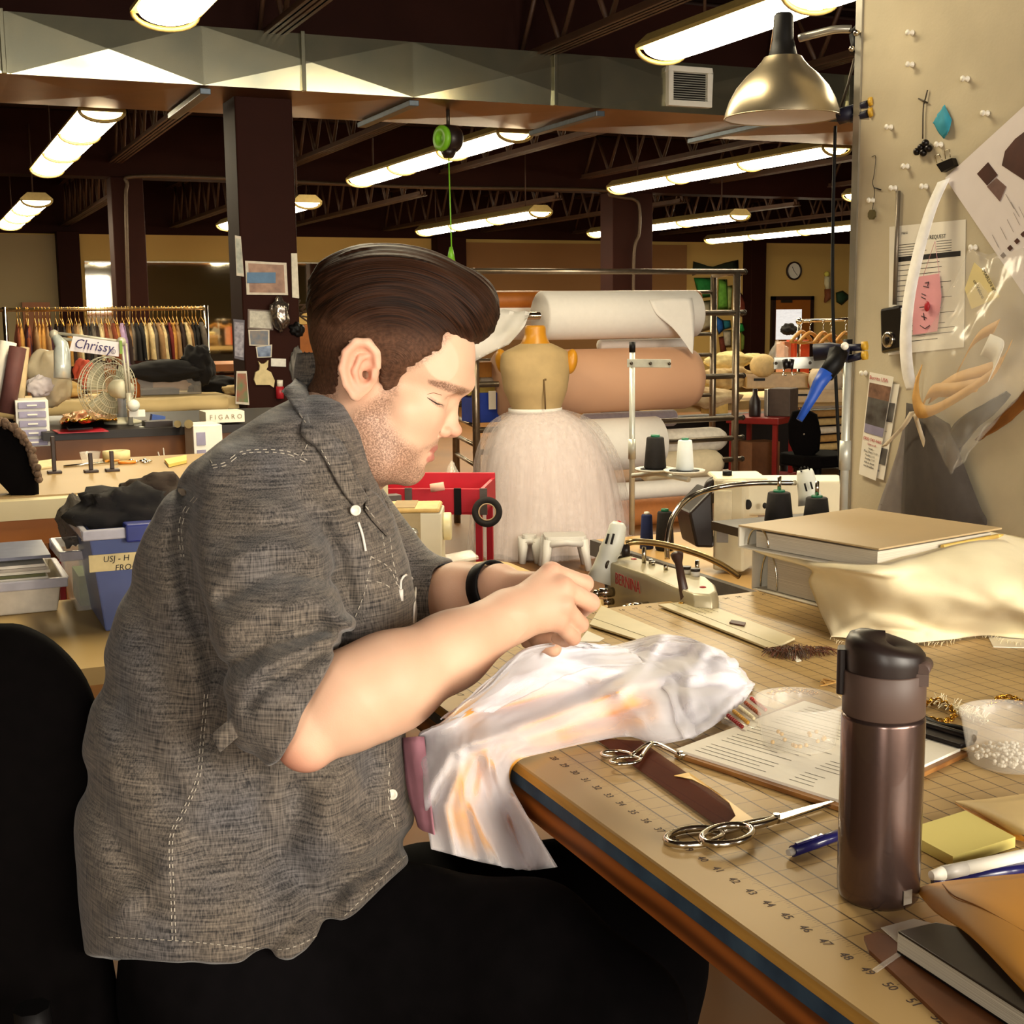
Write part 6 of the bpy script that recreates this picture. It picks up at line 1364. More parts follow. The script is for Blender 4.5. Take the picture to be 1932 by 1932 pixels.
# ================================================================== DESK BEHIND THE MAN, SEWING MACHINE, BINS
m_desk = M('desk_beige', '#ad9059', .5, var=.04, scale=2)
dk2 = thing('desk', 'plain beige desk behind the seated man', 'desk', (.5, 3.0, 0))
MB().rbox((-.75, 2.62, .705), (1.44, 3.30, .74), .06, n=5).build('desktop', m_desk, dk2)
for x, y in ((-.6, 2.7), (1.33, 2.7), (-.6, 3.2), (1.33, 3.2)): MB().box((x, y, 0), (x+.04, y+.04, .705)).build('leg', m_edgegrey, dk2)
sm = thing('sewing_machine', 'cream and tan domestic sewing machine with two dials', 'sewing machine', tuple(ad(790, 1080, 3.2)))
o0 = ad(833, 968, 3.2); o1 = ad(700, 968, 3.2); d = Vector((o0.x-o1.x, o0.y-o1.y, 0)).normalized(); X = frame((o1.x, o1.y, .74), d); L = (Vector((o0.x, o0.y, 0))-Vector((o1.x, o1.y, 0))).length; Hh = o0.z-.74
m_smw = M('machine_ivory', '#cfc7ae', .4, var=.02); m_smt = M('machine_tan', '#9c8a66', .45); m_smtop = M('machine_toptan', '#c7a464', .45)
MB().box((0, 0, 0), (L, .14, Hh), X).build('body', m_smw, sm, bev=.004); MB().box((-.01, .0, Hh), (L-.004, .135, Hh+.012), X).build('top_lid', m_smtop, sm, bev=.006)
MB().box((L*.37, -.003, 0), (L*.70, .02, Hh), X).build('control_panel', m_smt, sm); MB().box((L*.30, .005, Hh+.010), (L*.62, .13, Hh+.0135), X).build('lid_stripe', M('lid_brown', '#8f7444', .5), sm)
for py_ in (1008, 1040):
    p = ad(778, py_, 3.19); q = X.inverted() @ p; c_ = X @ Vector((q.x, -.003, q.z)); nn = X.to_3x3() @ Vector((0, -1, 0)); Y = frame(c_, (0, 0, 1), nn)
    MB().lathe([(.0135, 0), (.0125, .008), (0, .008)], 24, Y).build('dial', m_alu, sm); MB().box((-.011, -.002, .008), (.011, .002, .012), Y).build('dial_grip', m_darkm, sm)
p = X @ Vector((L, .07, Hh*.78)); MB().cyl(p, p+d*.02, .034, n=28).build('handwheel', M('wheel_cream', '#d6cba0', .4), sm, bev=.003)
one(MB().box((0, 0, 0), (.09, .10, .006), frame(ad(836, 1068, 3.25), (1, -.2, .15))), 'plastic_sheet', m_clear, 'clear plastic extension plate right of the cream sewing machine', 'plastic plate')
# red tool cart
m_cartred = M('cart_red', '#b01f2e', .4, var=.08, scale=12); m_greym = M('cart_grey', '#5c5450', .5, .4)
RD = 4.5
rc_ = thing('tool_cart', 'red tool cart with a shallow tray beyond the cream sewing machine', 'cart', tuple(ad(840, 1065, RD).xy)+(0,))
a = ad(692, 928, RD); c = ad(912, 912, RD-.05); dd = Vector((c.x-a.x, c.y-a.y, 0)); L = dd.length; X = frame((a.x, a.y, a.z), dd.normalized()); hh = .075
X = X @ Matrix.Diagonal((1, 1 if (X.to_3x3() @ Vector((0, 1, 0))).dot(_F) > 0 else -1, 1, 1))
MB().box((0, 0, -hh), (L, .012, .012), X).build('tray_side', m_cartred, rc_, bev=.003); MB().box((0, .30, -hh), (L, .312, .03), X).build('tray_side', m_cartred, rc_, bev=.003)
MB().box((0, 0, -hh), (.012, .31, .012), X).build('tray_end', m_cartred, rc_); MB().box((L-.012, 0, -hh), (L, .31, .012), X).build('tray_end', m_cartred, rc_); MB().box((0, 0, -hh), (L, .31, -hh+.008), X).build('tray_floor', m_cartred, rc_)
for f in (.36, .78, 1): MB().box((L*f-.012, -.006, -hh), (L*f+.012, .002, .014), X).build('strap', m_greym if f != .78 else m_black, rc_)
for x, y in ((.01, .01), (L-.03, .01), (.01, .28), (L-.03, .28)): MB().box((x, y, -a.z+.06), (x+.022, y+.022, -hh), X).build('leg', m_cartred, rc_); q = X @ Vector((x+.01, y+.01, -a.z+.035)); MB().cyl(q-dd.normalized()*.012, q+dd.normalized()*.012, .034).build('caster', m_black, rc_)
MB().box((.0, .0, -a.z+.16), (L, .31, -a.z+.18), X).build('lower_shelf', m_cartred, rc_)
tr = thing('tape_roll', 'roll of black tape hanging on the red cart corner', 'tape roll', tuple(ad(919, 990, 4.40))); nn = (CPOS-ad(919, 966, 4.40)).normalized(); Y = frame(ad(919, 966, 4.40), Vector((0, 0, 1)).cross(nn), nn)
MB().lathe([(.028, -.02), (.050, -.02), (.050, .02), (.028, .02)], 36, Y, close=True).build('tape', m_thblack, tr); MB().lathe([(.025, -.021), (.029, -.021), (.029, .021), (.025, .021)], 36, Y, close=True).build('core', M('core_tan', '#a88e6c', .7), tr)
sp_ = thing('thread_spool', 'pink thread spool lying in the red cart tray', 'spool', tuple(ad(825, 925, RD-.1))); MB().cyl(ad(812, 921, RD-.1), ad(838, 917, RD-.1), .014, n=16).build('thread', M('thread_pink', '#e0b09c', .7), sp_)
one(MB().box((-.03, 0, -.025), (.03, .05, .02), frame(ad(716, 922, 4.4), (1, 0, 0))), 'wooden_box', M('box_wood', '#a06a34', .6), 'small wooden box behind his shirt collar on the cart', 'box')
one(MB().box((-.05, 0, -.03), (.05, .05, .0), frame(ad(730, 936, 4.35), (1, 0, 0))), 'metal_tin', m_greym, 'grey metal tin below the small wooden box', 'tin')
bx = cloth('plastic_wrap', [[H(835, 905, 4.9), H(852, 870, 4.9), H(872, 905, 4.9)], [H(838, 925, 4.85), H(858, 915, 4.8), H(885, 925, 4.9)]], m_clear, None, 5, 5, .006, edge=False); tag(bx, 'clear plastic wrap standing up behind the red cart tray', 'plastic wrap')
# storage bins
def tote(label, x0, y0, x1, y1, z0, z1, mat, taper=.03, grp='plastic bins behind the man'):
    t = thing('storage_bin', label, 'storage bin', ((x0+x1)/2, (y0+y1)/2, z0), grp)
    b = MB(); r = [(x0+taper, y0+taper, x1-taper, y1-taper, z0), (x0, y0, x1, y1, z1)]; th_ = .004
    v = [(a[0], a[1], a[4]) for a in r]; 
    def ring(a, off): return [(a[0]+off, a[1]+off, a[4]), (a[2]-off, a[1]+off, a[4]), (a[2]-off, a[3]-off, a[4]), (a[0]+off, a[3]-off, a[4])]
    o_, i_ = ring(r[0], 0)+ring(r[1], 0), ring(r[0], th_)+ring(r[1], th_)
    b.add(o_, [(0, 1, 5, 4), (1, 2, 6, 5), (2, 3, 7, 6), (3, 0, 4, 7), (0, 3, 2, 1)]); b.add(i_, [(0, 4, 5, 1), (1, 5, 6, 2), (2, 6, 7, 3), (3, 7, 4, 0)]); b.build('bin_body', mat, t, bev=.004)
    l = MB(); e = .012
    for lo, hi in (((x0-e, y0-e), (x1+e, y0)), ((x0-e, y1), (x1+e, y1+e)), ((x0-e, y0), (x0, y1)), ((x1, y0), (x1+e, y1))): l.box((lo[0], lo[1], z1-.022), (hi[0], hi[1], z1))
    l.build('rim', M('rim_clear', '#b9b6c0', .3, alpha=.8), t, bev=.003); return t
m_binblue = M('bin_blue', '#55608c', .3, alpha=.88, var=.12, scale=7); m_binblue2 = M('latch_blue', '#1c2770', .4)
b0 = ad(165, 1000, 2.80)
tb = tote('tall translucent blue bin with a hand written tape label', b0.x, b0.y, b0.x+.45, b0.y+.30, .7405, b0.z, m_binblue, .028)
MB().box((b0.x+.075, b0.y-.022, b0.z-.03), (b0.x+.16, b0.y+.03, b0.z+.008)).build('latch', m_binblue2, tb, bev=.004)
q = ad(170, 1052, 2.79); q2 = ad(170, 1085, 2.79); lx0 = q.x; MB().box((lx0+.0, b0.y+.004, q2.z), (lx0+.16, b0.y+.008, q.z)).build('tape_label', M('masking_tape', '#c9b684', .7), tb)
mb = MB(); X = frame((lx0+.055, b0.y+.003, q.z-.011), (1, 0, 0), (0, -1, 0)); mb.text('USJ - H', .018, X, .0002, shear=.15); mb.text('FROG', .018, X @ Matrix.Translation((.02, -.020, 0)), .0002, shear=.15); mb.build('handwriting', m_ink2, tb, fix=False)
MB().box((b0.x+.05, b0.y+.04, .75), (b0.x+.40, b0.y+.26, b0.z-.04)).build('contents', M('fabric_navy', '#3a4470', .8, var=.2, scale=14), tb)
def lump(c, r, sc, seed, amp, mat, name, parent=None, n=40, freq=2.2):
    b = MB(); G = []
    for i in range(n//2+1):
        t_ = PI*i/(n//2); row = []
        for j in range(n+1):
            f = 2*PI*(j % n)/n; v = np.array([[math.sin(t_)*math.cos(f), math.sin(t_)*math.sin(f), math.cos(t_)]]); k = 1+amp*(vnoise(v*freq, seed)[0]*.7+vnoise(v*freq*2.3, seed+1)[0]*.4)
            row.append((c[0]+v[0][0]*r*sc[0]*k, c[1]+v[0][1]*r*sc[1]*k, c[2]+v[0][2]*r*sc[2]*k))
        G.append(row)
    return b.sheet(G).build(name, mat, parent)
m_blacktulle = M('black_tulle', '#15100f', .9, alpha=.93, var=.5, scale=30)
tag(lump(tuple(ad(235, 965, 2.95)), .085, (1.25, .9, .75), 3, .5, m_blacktulle, 'black_tulle'), 'crumpled black tulle heaped on the blue bin', 'tulle')
tag(lump(tuple(ad(290, 935, 3.0)), .075, (1.1, .8, .62), 8, .45, M('brown_tulle', '#2a1d14', .9, alpha=.9), 'brown_tulle'), 'brown black sheer cloth rising behind the shirt back', 'tulle')
tag(lump(tuple(ad(140, 985, 3.05)), .035, (1.0, .8, 1.5), 12, .4, M('grey_tulle', '#4b4540', .9, alpha=.8), 'grey_tulle'), 'grey sheer cloth tuft left of the blue bin', 'tulle')
b1 = ad(122, 1040, 3.02)
ts2 = tote('small clear bin with green cloth inside beside the blue bin', b1.x, b1.y, b1.x+.2, b1.y+.2, .7405, b1.z, m_clear, .02)
MB().box((b1.x+.03, b1.y+.03, .75), (b1.x+.17, b1.y+.17, .82)).build('contents', M('cloth_green', '#4c5a2c', .8, var=.4, scale=20), ts2)
b2 = ad(-20, 1100, 3.0); e2_ = ad(122, 1092, 3.0)
ts3 = tote('low white bin filled with magazines at the left edge', b2.x-.1, b2.y, e2_.x, b2.y+.26, .7405, b2.z, M('bin_white', '#c9bfae', .5, alpha=.95), .012)
for k in range(7):
    z_ = b2.z-.02+k*.0075; MB().box((b2.x-.06, b2.y+.015+.004*random.random(), z_), (e2_.x-.015-random.random()*.02, b2.y+.24, z_+.0065)).build('magazine', M('mag%d' % (k % 4), ('#cfc7b5', '#a99f92', '#d8d0c2', '#5a5a34')[k % 4], .6), ts3)
one(MB().box((b2.x-.06, b2.y+.01, b2.z+.045), (e2_.x-.02, b2.y+.24, b2.z+.052), ), 'folder', M('folder_slate', '#6c6f80', .4), 'slate grey folder lying on the magazines', 'folder')
# ================================================================== SECOND CUTTING TABLE (behind the desk)
m_mat2 = M('mat_far', '#947a50', .5, var=.06, scale=3); m_pale = M('pale_edge', '#c9bb96', .6, var=.08, scale=5); m_orange = M('orange_wood', '#a8662a', .5, var=.12, scale=6)
ct = thing('cutting_table', 'second cutting table with an orange wood apron behind the man', 'table', (.3, 4.3, 0))
MB().box((-1.2, 3.84, .862), (1.30, 4.82, .915)).build('tabletop', m_pale, ct); MB().box((-1.2, 3.90, .915), (1.28, 4.82, .92)).build('mat', m_mat2, ct); MB().box((-1.18, 3.86, .79), (1.28, 4.80, .862)).build('apron', m_orange, ct)
for x, y in ((-1.1, 3.9), (1.2, 3.9), (-1.1, 4.72), (1.2, 4.72)): MB().box((x, y, 0), (x+.07, y+.07, .79)).build('leg', m_orange, ct)
structure  # (setting goes on)
one(MB().box((-1.0, 4.0, 0), (ad(75, 1030, 4.1).x, 4.7, .60)), 'cabinet', M('cabinet_tan', '#9a7440', .6), 'tan cabinet under the second cutting table at left', 'cabinet')
po_ = thing('support_post', 'chrome and red posts under the second cutting table', 'post', tuple(ad(104, 1060, 3.85).xy)+(0,)); p = ad(98, 1000, 3.85); MB().cyl((p.x, p.y, .3), (p.x, p.y, .79), .012).build('chrome_post', m_chrome, po_); MB().cyl((p.x, p.y, 0), (p.x, p.y, .55), .018).build('black_sleeve', m_black, po_); p = ad(109, 1000, 3.87); MB().box((p.x-.01, p.y, 0), (p.x+.012, p.y+.02, .79)).build('red_post', m_cartred, po_)
tag(cloth('satin_pouch', [[H(-20, 975, 3.8), H(30, 976, 3.78), H(84, 976, 3.8)], [H(-10, 1000, 3.77), H(40, 1008, 3.75), H(76, 1000, 3.79)], [H(15, 1015, 3.78), H(45, 1032, 3.76), H(62, 1022, 3.79)]], M('satin_grey', '#4d5266', .3, h2='#8b90a6', scale=26), None, 6, 6, .01, edge=False), 'shiny blue grey satin pouch hanging under the second table', 'pouch')
m_tool = M('dark_wood_tool', '#2c1a10', .5)
for k, (x, y, h, lab) in enumerate([(103, 893, 76, 'leftmost tall one, beside the striped strip'), (172, 891, 40, 'middle one'), (212, 889, 42, 'rightmost one, rounded top')]):
    p = az(x, y, .92); t = thing('pattern_weight', 'dark square based pattern weight on the second table, '+lab, 'pattern weight', tuple(p), 'pattern weights'); u = 3.9/CF
    MB().box((p.x-14*u, p.y-.02, .92), (p.x+14*u, p.y+.02, .928)).build('base', m_tool, t, bev=.002); MB().box((p.x-4*u, p.y-.008, .928), (p.x+4*u, p.y+.008, .92+h*u)).build('upright', m_tool, t, bev=.002)
one(slab(MB(), [(-20, 882), (98, 866), (100, 879), (-20, 897)], .926, .005), 'fabric_strip', M('strip_cream', '#cdb98c', .7), 'cream strip lying on the second table at far left', 'strip')
p = az(171, 874, .92); t = thing('plastic_cup', 'empty clear plastic cup on the second cutting table', 'plastic cup', tuple(p)); MB().lathe([(.026, 0), (.028, .002), (.034, .036), (.036, .038), (.033, .038), (.026, .003), (0, .002)], 28, Matrix.Translation(p)).build('cup_wall', m_clear, t)
p = az(220, 868, .92); t = thing('tape_roll', 'wide roll of cream masking tape on the second table', 'tape roll', tuple(p)); MB().lathe([(.024, 0), (.046, 0), (.046, .032), (.024, .032)], 32, Matrix.Translation(p), close=True).build('tape', M('masking_tape', '#c9b684', .7), t)
t = rod('pencil', az(200, 870, .955), az(225, 868, .93), .004, M('pencil_orange', '#d0871e', .5), 'orange yellow pencil leaning on the masking tape', 'pencil')
sc2 = thing('scissors', 'orange handled scissors lying on the second table', 'scissors', Z(190, 875, .92)); MB().torus(az(222, 866, .926), .02, .005, None, 20, 6, (1.3, .8)).torus(az(240, 872, .926), .02, .005, None, 20, 6, (1.3, .8)).build('handle', M('plastic_orange', '#c9761c', .4), sc2); MB().tube([az(206, 872, .926), az(120, 880, .924)], .004, 5).build('blade', m_chrome, sc2)
b = None
for k in range(9):
    p = az(243+random.uniform(0, 46), 866+random.uniform(0, 12), .926); o = MB().ball(p, .006, 8, (1.6, 1, .7)).build('metal_snap', m_chrome); tag(o, 'one of the silver snaps scattered on the second table', 'snap', 'silver snaps on the second table')
one(slab(MB(), [(310, 866), (352, 858), (352, 868), (318, 876)], .932, .010), 'yellow_cloth', m_yel, 'folded yellow cloth at the second table end by his shoulder', 'cloth')
fc = thing('office_chair', 'dark chair back with fuzzy brown trim at the far left', 'chair', tuple(ad(20, 880, 3.75).xy)+(0,)); G = []
for s_, dd_ in ((.05, .0), (.9, 0), (1, .02), (.9, .05), (.05, .05)): G.append([ad(-30+(x+30)*s_, 880+(y-880)*s_, 3.72+dd_) for x, y in ((-80, 990), (-70, 880), (-40, 810), (0, 792), (30, 808), (55, 840), (72, 900), (74, 990))])
MB().sheet([[Vector(v) for v in catmull([np.array(v) for v in r], 4)] for r in G]).build('backrest', m_chair, fc); p = ad(20, 980, 3.75); MB().cyl((p.x, p.y, 0), (p.x, p.y, p.z), .03).build('post', m_black, fc)
b = MB()
for k in range(150):
    f = k/149*6.999; i = int(f); ou = [(-40, 810), (-15, 793), (8, 795), (30, 808), (45, 824), (58, 846), (66, 868), (74, 905)]; x = ou[i][0]*(1-f+i)+ou[i+1][0]*(f-i); y = ou[i][1]*(1-f+i)+ou[i+1][1]*(f-i)
    b.ball(ad(x+random.uniform(-5, 3), y+random.uniform(-2, 6), 3.715+random.uniform(-.01, .01)), random.uniform(.006, .011), 6)
o = b.build('fuzzy_trim', M('fuzzy_brown', '#5a4636', .95, var=.3, scale=90), fc); o['kind'] = 'stuff'
# ================================================================== WORK TABLE WITH LAMP, FAN AND SIGN
m_black2 = M('table_black', '#1b1410', .5); m_wood3 = M('apron_wood', '#7a4c24', .5, var=.15, scale=5)
t3 = thing('work_table', 'black edged work table carrying the white fan', 'table', (1.0, 6.5, 0))
MB().box((.52, 6.05, .90), (1.95, 7.05, .92)).build('tabletop', M('top_brown', '#6c5236', .5, var=.1, scale=6), t3); MB().box((.50, 6.03, .885), (1.97, 7.07, .9205)).build('edge', m_black2, t3); MB().box((.55, 6.06, .76), (1.9, 7.0, .885)).build('apron', m_wood3, t3)
for x, y in ((.56, 6.08), (1.85, 6.08), (.56, 6.92), (1.85, 6.92)): MB().box((x, y, 0), (x+.06, y+.06, .885)).build('leg', m_wood3, t3)
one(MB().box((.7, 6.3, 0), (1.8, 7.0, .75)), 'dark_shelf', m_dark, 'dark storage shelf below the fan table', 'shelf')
og0, og1 = ad(28, 757, 5.75), ad(95, 845, 5.75)
og = thing('drawer_unit', 'white plastic drawer unit with five translucent drawers', 'drawer unit', (og0.x, og0.y, og1.z)); w_ = og1.x-og0.x+.01; hh = og0.z-og1.z; m_frost = M('frosted_drawer', '#8d88a0', .35, var=.15, scale=18)
X = frame((og0.x, og0.y, og1.z), (1, -.05, 0))
MB().box((0, .01, 0), (w_, .24, hh), X).build('casing', m_white, og, bev=.003)
for k in range(5):
    o = MB().box((.012, -.004, hh*(k/5)+.006), (w_-.012, .03, hh*((k+1)/5)-.006), X).build('drawer', m_frost, og, bev=.002); MB().box((w_*.35, -.010, hh*(k+.5)/5-.003), (w_*.65, -.004, hh*(k+.5)/5+.003), X).build('drawer_handle', m_white, o)
one(MB().box((og0.x-.06, og0.y-.0, 0), (og0.x+w_+.02, og0.y+.3, og1.z)), 'side_stand', m_wood3, 'small brown stand under the plastic drawer unit', 'stand')
# fan
fn = thing('desk_fan', 'white desk fan seen from behind on the work table', 'fan', tuple(ad(232, 803, 6.2))); fa = (-_R*.80+Vector((_F.x, _F.y, 0)).normalized()*.60).normalized(); fc_ = ad(203, 733, 6.2); X = frame(fc_, Vector((0, 0, 1)).cross(fa), fa); fr_ = .148
m_fan = M('fan_ivory', '#b9b49c', .4, var=.03); m_fang = M('fan_cage', '#c9c4b2', .4, alpha=.42)
b = MB()
for r, z in ((fr_, 0), (fr_*.97, .025), (fr_*.97, -.025), (fr_*.8, -.036), (fr_*.6, -.042), (fr_*.4, -.045), (fr_*.8, .036), (fr_*.55, .042)): b.torus(X @ Vector((0, 0, z)), r, .0022, X.to_3x3().to_4x4(), 40, 5)
for k in range(48):
    a_ = 2*PI*k/48; b.tube([X @ Vector((math.cos(a_)*r, math.sin(a_)*r, z)) for r, z in ((.04, -.046), (.09, -.041), (fr_*.95, -.026), (fr_, 0), (fr_*.95, .026), (.06, .042))], .0011, 4)
b.build('cage', m_fan, fn)
for k in range(3):
    a0 = 2*PI*k/3; G = [[X @ Vector((math.cos(a0+t_*1.5)*r, math.sin(a0+t_*1.5)*r, -.015+.03*t_)) for r in (.02, .06, .10, .125)] for t_ in [i/6 for i in range(7)]]; MB().sheet(G, .002).build('blade', M('fan_blade', '#a9a78e', .3, alpha=.75), fn)
MB().lathe([(0, -.05), (.035, -.045), (.042, -.06), (.045, -.11), (.04, -.14), (0, -.142)], 24, X).build('motor_housing', m_fan, fn)
mp = X @ Vector((0, 0, -.10)); p0_ = ad(232, 803, 6.2)
MB().tube([mp+Vector((0, 0, -.03)), Vector((p0_.x, p0_.y, mp.z-.09)), Vector((p0_.x, p0_.y, .93))], [.02, .019, .026], 12).build('stem', M('fan_grey', '#8a8c90', .4), fn); MB().lathe([(.085, .9205), (.085, .93), (.05, .94), (.03, .95)], 32, Matrix.Translation((p0_.x, p0_.y, 0))).build('base', m_fan, fn)
# arm lamp with the name card
al = thing('arm_lamp', 'pale spring arm lamp with a tubular head on the work table', 'lamp', tuple(ad(248, 806, 6.1))); m_lampg = M('lamp_grey', '#b4ae9c', .4, .2)
AD = 6.1
for dy in (0, 9): MB().cyl(ad(104, 628+dy, AD), ad(228, 644+dy, AD), .007, n=8).build('upper_arm', m_lampg, al)
for dx in (0, 8): MB().cyl(ad(230+dx, 648, AD), ad(241+dx*.6, 742, AD), .006, n=8).build('lower_arm', m_lampg, al)
for x, y in ((102, 631), (229, 645)): MB().ball(ad(x, y, AD), .022, 12).build('joint', m_lampg, al)
MB().cyl(ad(243, 742, AD), ad(247, 806, AD), .012).build('post', m_lampg, al); MB().box((-.035, -.02, 0), (.035, .02, .03), Matrix.Translation(ad(258, 786, 6.06))).build('clamp_base', m_white, al)
P = [ad(104, 634, AD), ad(116, 650, AD), ad(117, 664, AD), ad(118, 690, AD), ad(117, 714, AD)]; MB().tube(P, [.018, .03, .037, .038, .037], 20).build('lamp_head', M('lamp_head_pale', '#c3cac6', .25, .3), al)
sg2 = thing('name_card', 'white name card with purple handwriting hung on the arm lamp', 'card', tuple(ad(180, 655, 6.05))); P = [ad(x, y, 6.06) for x, y in ((138, 634), (227, 646), (224, 673), (131, 662))]
MB().add(P+[p+Vector((0, .003, 0)) for p in P], [(0, 1, 2, 3), (4, 7, 6, 5), (0, 4, 5, 1), (1, 5, 6, 2), (2, 6, 7, 3), (3, 7, 4, 0)]).build('card', M('card_lilac', '#ddd6da', .6, var=.01), sg2)
m_purple = M('ink_purple', '#3d3866', .6); cdir = (P[1]-P[0]).normalized(); nrm = -Vector((_F.x, _F.y, 0)).normalized(); cc_ = ad(176, 653, 6.045); X = frame(cc_, cdir, nrm)
mb = MB().text('Chrissy', .062, X, .001, shear=.25, sx=.95); c_ = X @ Vector((.092, -.012, 0)); mb.torus(c_, .010, .0012, X.to_3x3().to_4x4(), 18, 4); mb.torus(c_, .004, .0010, X.to_3x3().to_4x4(), 12, 4); mb.build('lettering', m_purple, sg2, fix=False)
one(MB().box((-.006, -.006, -.03), (.006, .006, .03), Matrix.Translation(ad(228, 655, 6.05))), 'clothes_peg', M('peg_green', '#6b8a2c', .5), 'green clip on the arm lamp joint', 'clip')
# bag, roll, foil, small goods
tag(lump(tuple(ad(95, 715, 6.35)), .115, (.9, .6, 1.15), 31, .25, M('bag_cream', '#cdbfa2', .4, alpha=.75, var=.15, scale=12), 'plastic_bag'), 'clear plastic bag of cream cloth hanging below the arm lamp', 'plastic bag')
tag(lump(tuple(ad(105, 735, 6.6)), .10, (1.3, .6, .5), 33, .2, M('cloth_cream', '#c9a768', .8), 'cream_bundle'), 'cream cloth bundle below the lamp head', 'cloth')
tag(lump(tuple(ad(75, 728, 6.2)), .06, (1, .6, .8), 35, .3, M('cloth_white', '#cfc6c8', .8), 'white_bundle'), 'crumpled white plastic under the cream bag', 'plastic')
rl = thing('cloth_roll', 'leaning white tube beside mauve cloth at the far left', 'roll', tuple(ad(10, 760, 5.9))); MB().cyl(ad(16, 645, 5.9), ad(-6, 775, 5.9), .035, n=18).build('tube', m_paper, rl)
rl = thing('cloth_roll', 'leaning mauve brown cloth roll at the far left', 'roll', tuple(ad(20, 770, 5.85))); MB().cyl(ad(34, 655, 5.85), ad(12, 780, 5.85), .036, n=18).build('roll', M('cloth_mauve', '#5a3430', .7, var=.1), rl)
rl = thing('cloth_roll', 'pale beige cloth roll leaning behind the mauve one', 'roll', tuple(ad(50, 770, 6.0))); MB().cyl(ad(47, 655, 6.05), ad(34, 795, 6.05), .02, n=14).build('roll', M('cloth_beige', '#c2ab84', .8), rl)
m_foil = M('gold_foil', '#d69a3a', .18, .9, var=.3, scale=25)
fo = cloth('gold_foil', [[Z(115, 804, .925), Z(150, 800, .925), Z(190, 798, .925), Z(222, 796, .925)], [Z(112, 796, .965), Z(150, 793, .98), Z(185, 791, .97), Z(220, 790, .96)], [Z(118, 786, .955), Z(155, 783, .95), Z(190, 782, .955), Z(218, 781, .94)], [Z(118, 780, .925), Z(155, 777, .925), Z(190, 776, .925), Z(218, 776, .925)]], m_foil, None, 6, 8, .022, (5, 8), 41, edge=False); tag(fo, 'crumpled gold foil packet on the work table', 'foil packet')
one(slab(MB(), [(126, 805), (173, 802), (175, 806), (130, 809)], .932, .008), 'phone', m_lid, 'black flat handset on the front of the work table', 'phone')
one(slab(MB(), [(98, 811), (190, 806), (205, 813), (110, 817)], .9245, .003), 'red_folder', m_cartred, 'thin red folder on the work table edge', 'folder')
one(MB().box((-.03, -.03, 0), (.03, .03, .035), Matrix.Translation(az(296, 797, .92)) @ Matrix.Rotation(.2, 4, 'Y')), 'blue_block', M('blue_plastic', '#27468c', .4), 'blue plastic block on the work table', 'block')
one(MB().box((-.06, -.05, 0), (.06, .05, .025), Matrix.Translation(az(297, 804, .92))), 'black_tray', m_lid, 'black tray on the work table', 'tray')
one(MB().cyl(az(335, 800, .92), az(335, 800, .97), .015).cyl(az(356, 800, .92), az(356, 800, .975), .018), 'brass_tins', M('brass_dull', '#6a5a34', .4, .5), 'pair of dull brass tins on the work table', 'tin')
wb = thing('label_box', 'long white card box with pencilled letters behind his shoulder', 'box', tuple(ad(425, 800, 6.0))); a, c = ad(388, 778, 6.0), ad(470, 798, 6.0); MB().box((a.x, a.y, c.z), (c.x, a.y+.15, a.z)).build('box_body', m_card, wb); mb = MB().text('F I G A R O', .03, frame((a.x+.09, a.y-.002, (a.z+c.z)/2), (1, 0, 0), (0, -1, 0)), .0005); mb.build('lettering', m_print, wb, fix=False)
wd = thing('drawer_unit', 'white drawer tower half hidden by his shoulder', 'drawer unit', tuple(ad(395, 870, 5.7))); a, c = ad(364, 803, 5.7), ad(430, 880, 5.7); MB().box((a.x, a.y, 0), (c.x, a.y+.2, a.z)).build('casing', m_white, wd, bev=.004)
for k in range(3): z_ = a.z-.03-k*.075; MB().box((a.x+.012, a.y-.005, z_-.055), (a.x+.05, a.y+.01, z_), ).build('drawer', m_frost, wd)
pl = thing('power_adapter', 'white plug adapter and two cables hanging off the work table', 'adapter', tuple(ad(265, 845, 5.95))); MB().tube([ad(268, 806, 5.98), ad(267, 822, 5.97), ad(270, 838, 5.97)], [.014, .02, .016], 12).build('adapter', m_lampw, pl); MB().cyl(ad(271, 838, 5.97), ad(272, 845, 5.97), .006).build('tip', m_chrome, pl)
for dx in (0, 9): MB().tube(catmull([ad(277+dx, 797, 6.0), ad(285+dx, 815, 5.97), ad(294+dx*1.4, 840, 5.97), ad(301+dx, 862, 5.95)], 5), .003, 6).build('cable', m_wire, pl)
MB().ball(ad(252, 765, 6.0), .028, 14).build('switch_knob', m_lampw, pl)
# ================================================================== CREAM EDGED TABLE AND CLOTHES RAIL
t4 = thing('long_table', 'long table with a rolled cream cloth edge below the clothes rail', 'table', (1.2, 8.3, 0)); m_cream4 = M('cloth_cream2', '#d8bd86', .8, var=.06, scale=8)
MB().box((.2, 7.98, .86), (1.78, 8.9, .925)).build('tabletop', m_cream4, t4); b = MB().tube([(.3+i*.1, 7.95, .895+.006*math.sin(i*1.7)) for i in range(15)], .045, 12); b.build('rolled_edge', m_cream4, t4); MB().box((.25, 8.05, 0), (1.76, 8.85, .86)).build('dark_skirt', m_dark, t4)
bb0 = ad(255, 712, 8.2); bb1 = ad(382, 738, 8.2); cb2 = thing('storage_bin', 'long low clear bin with dark cloth under the clothes rail', 'storage bin', (bb0.x, bb0.y, bb1.z)); MB().box((bb0.x, bb0.y, .926), (bb1.x+.03, bb0.y+.3, bb0.z)).build('bin_body', M('bin_smoke', '#8f8578', .3, alpha=.45), cb2, bev=.004); MB().box((bb0.x+.04, bb0.y+.04, .93), (bb1.x-.1, bb0.y+.26, .96)).build('contents', m_lid, cb2)
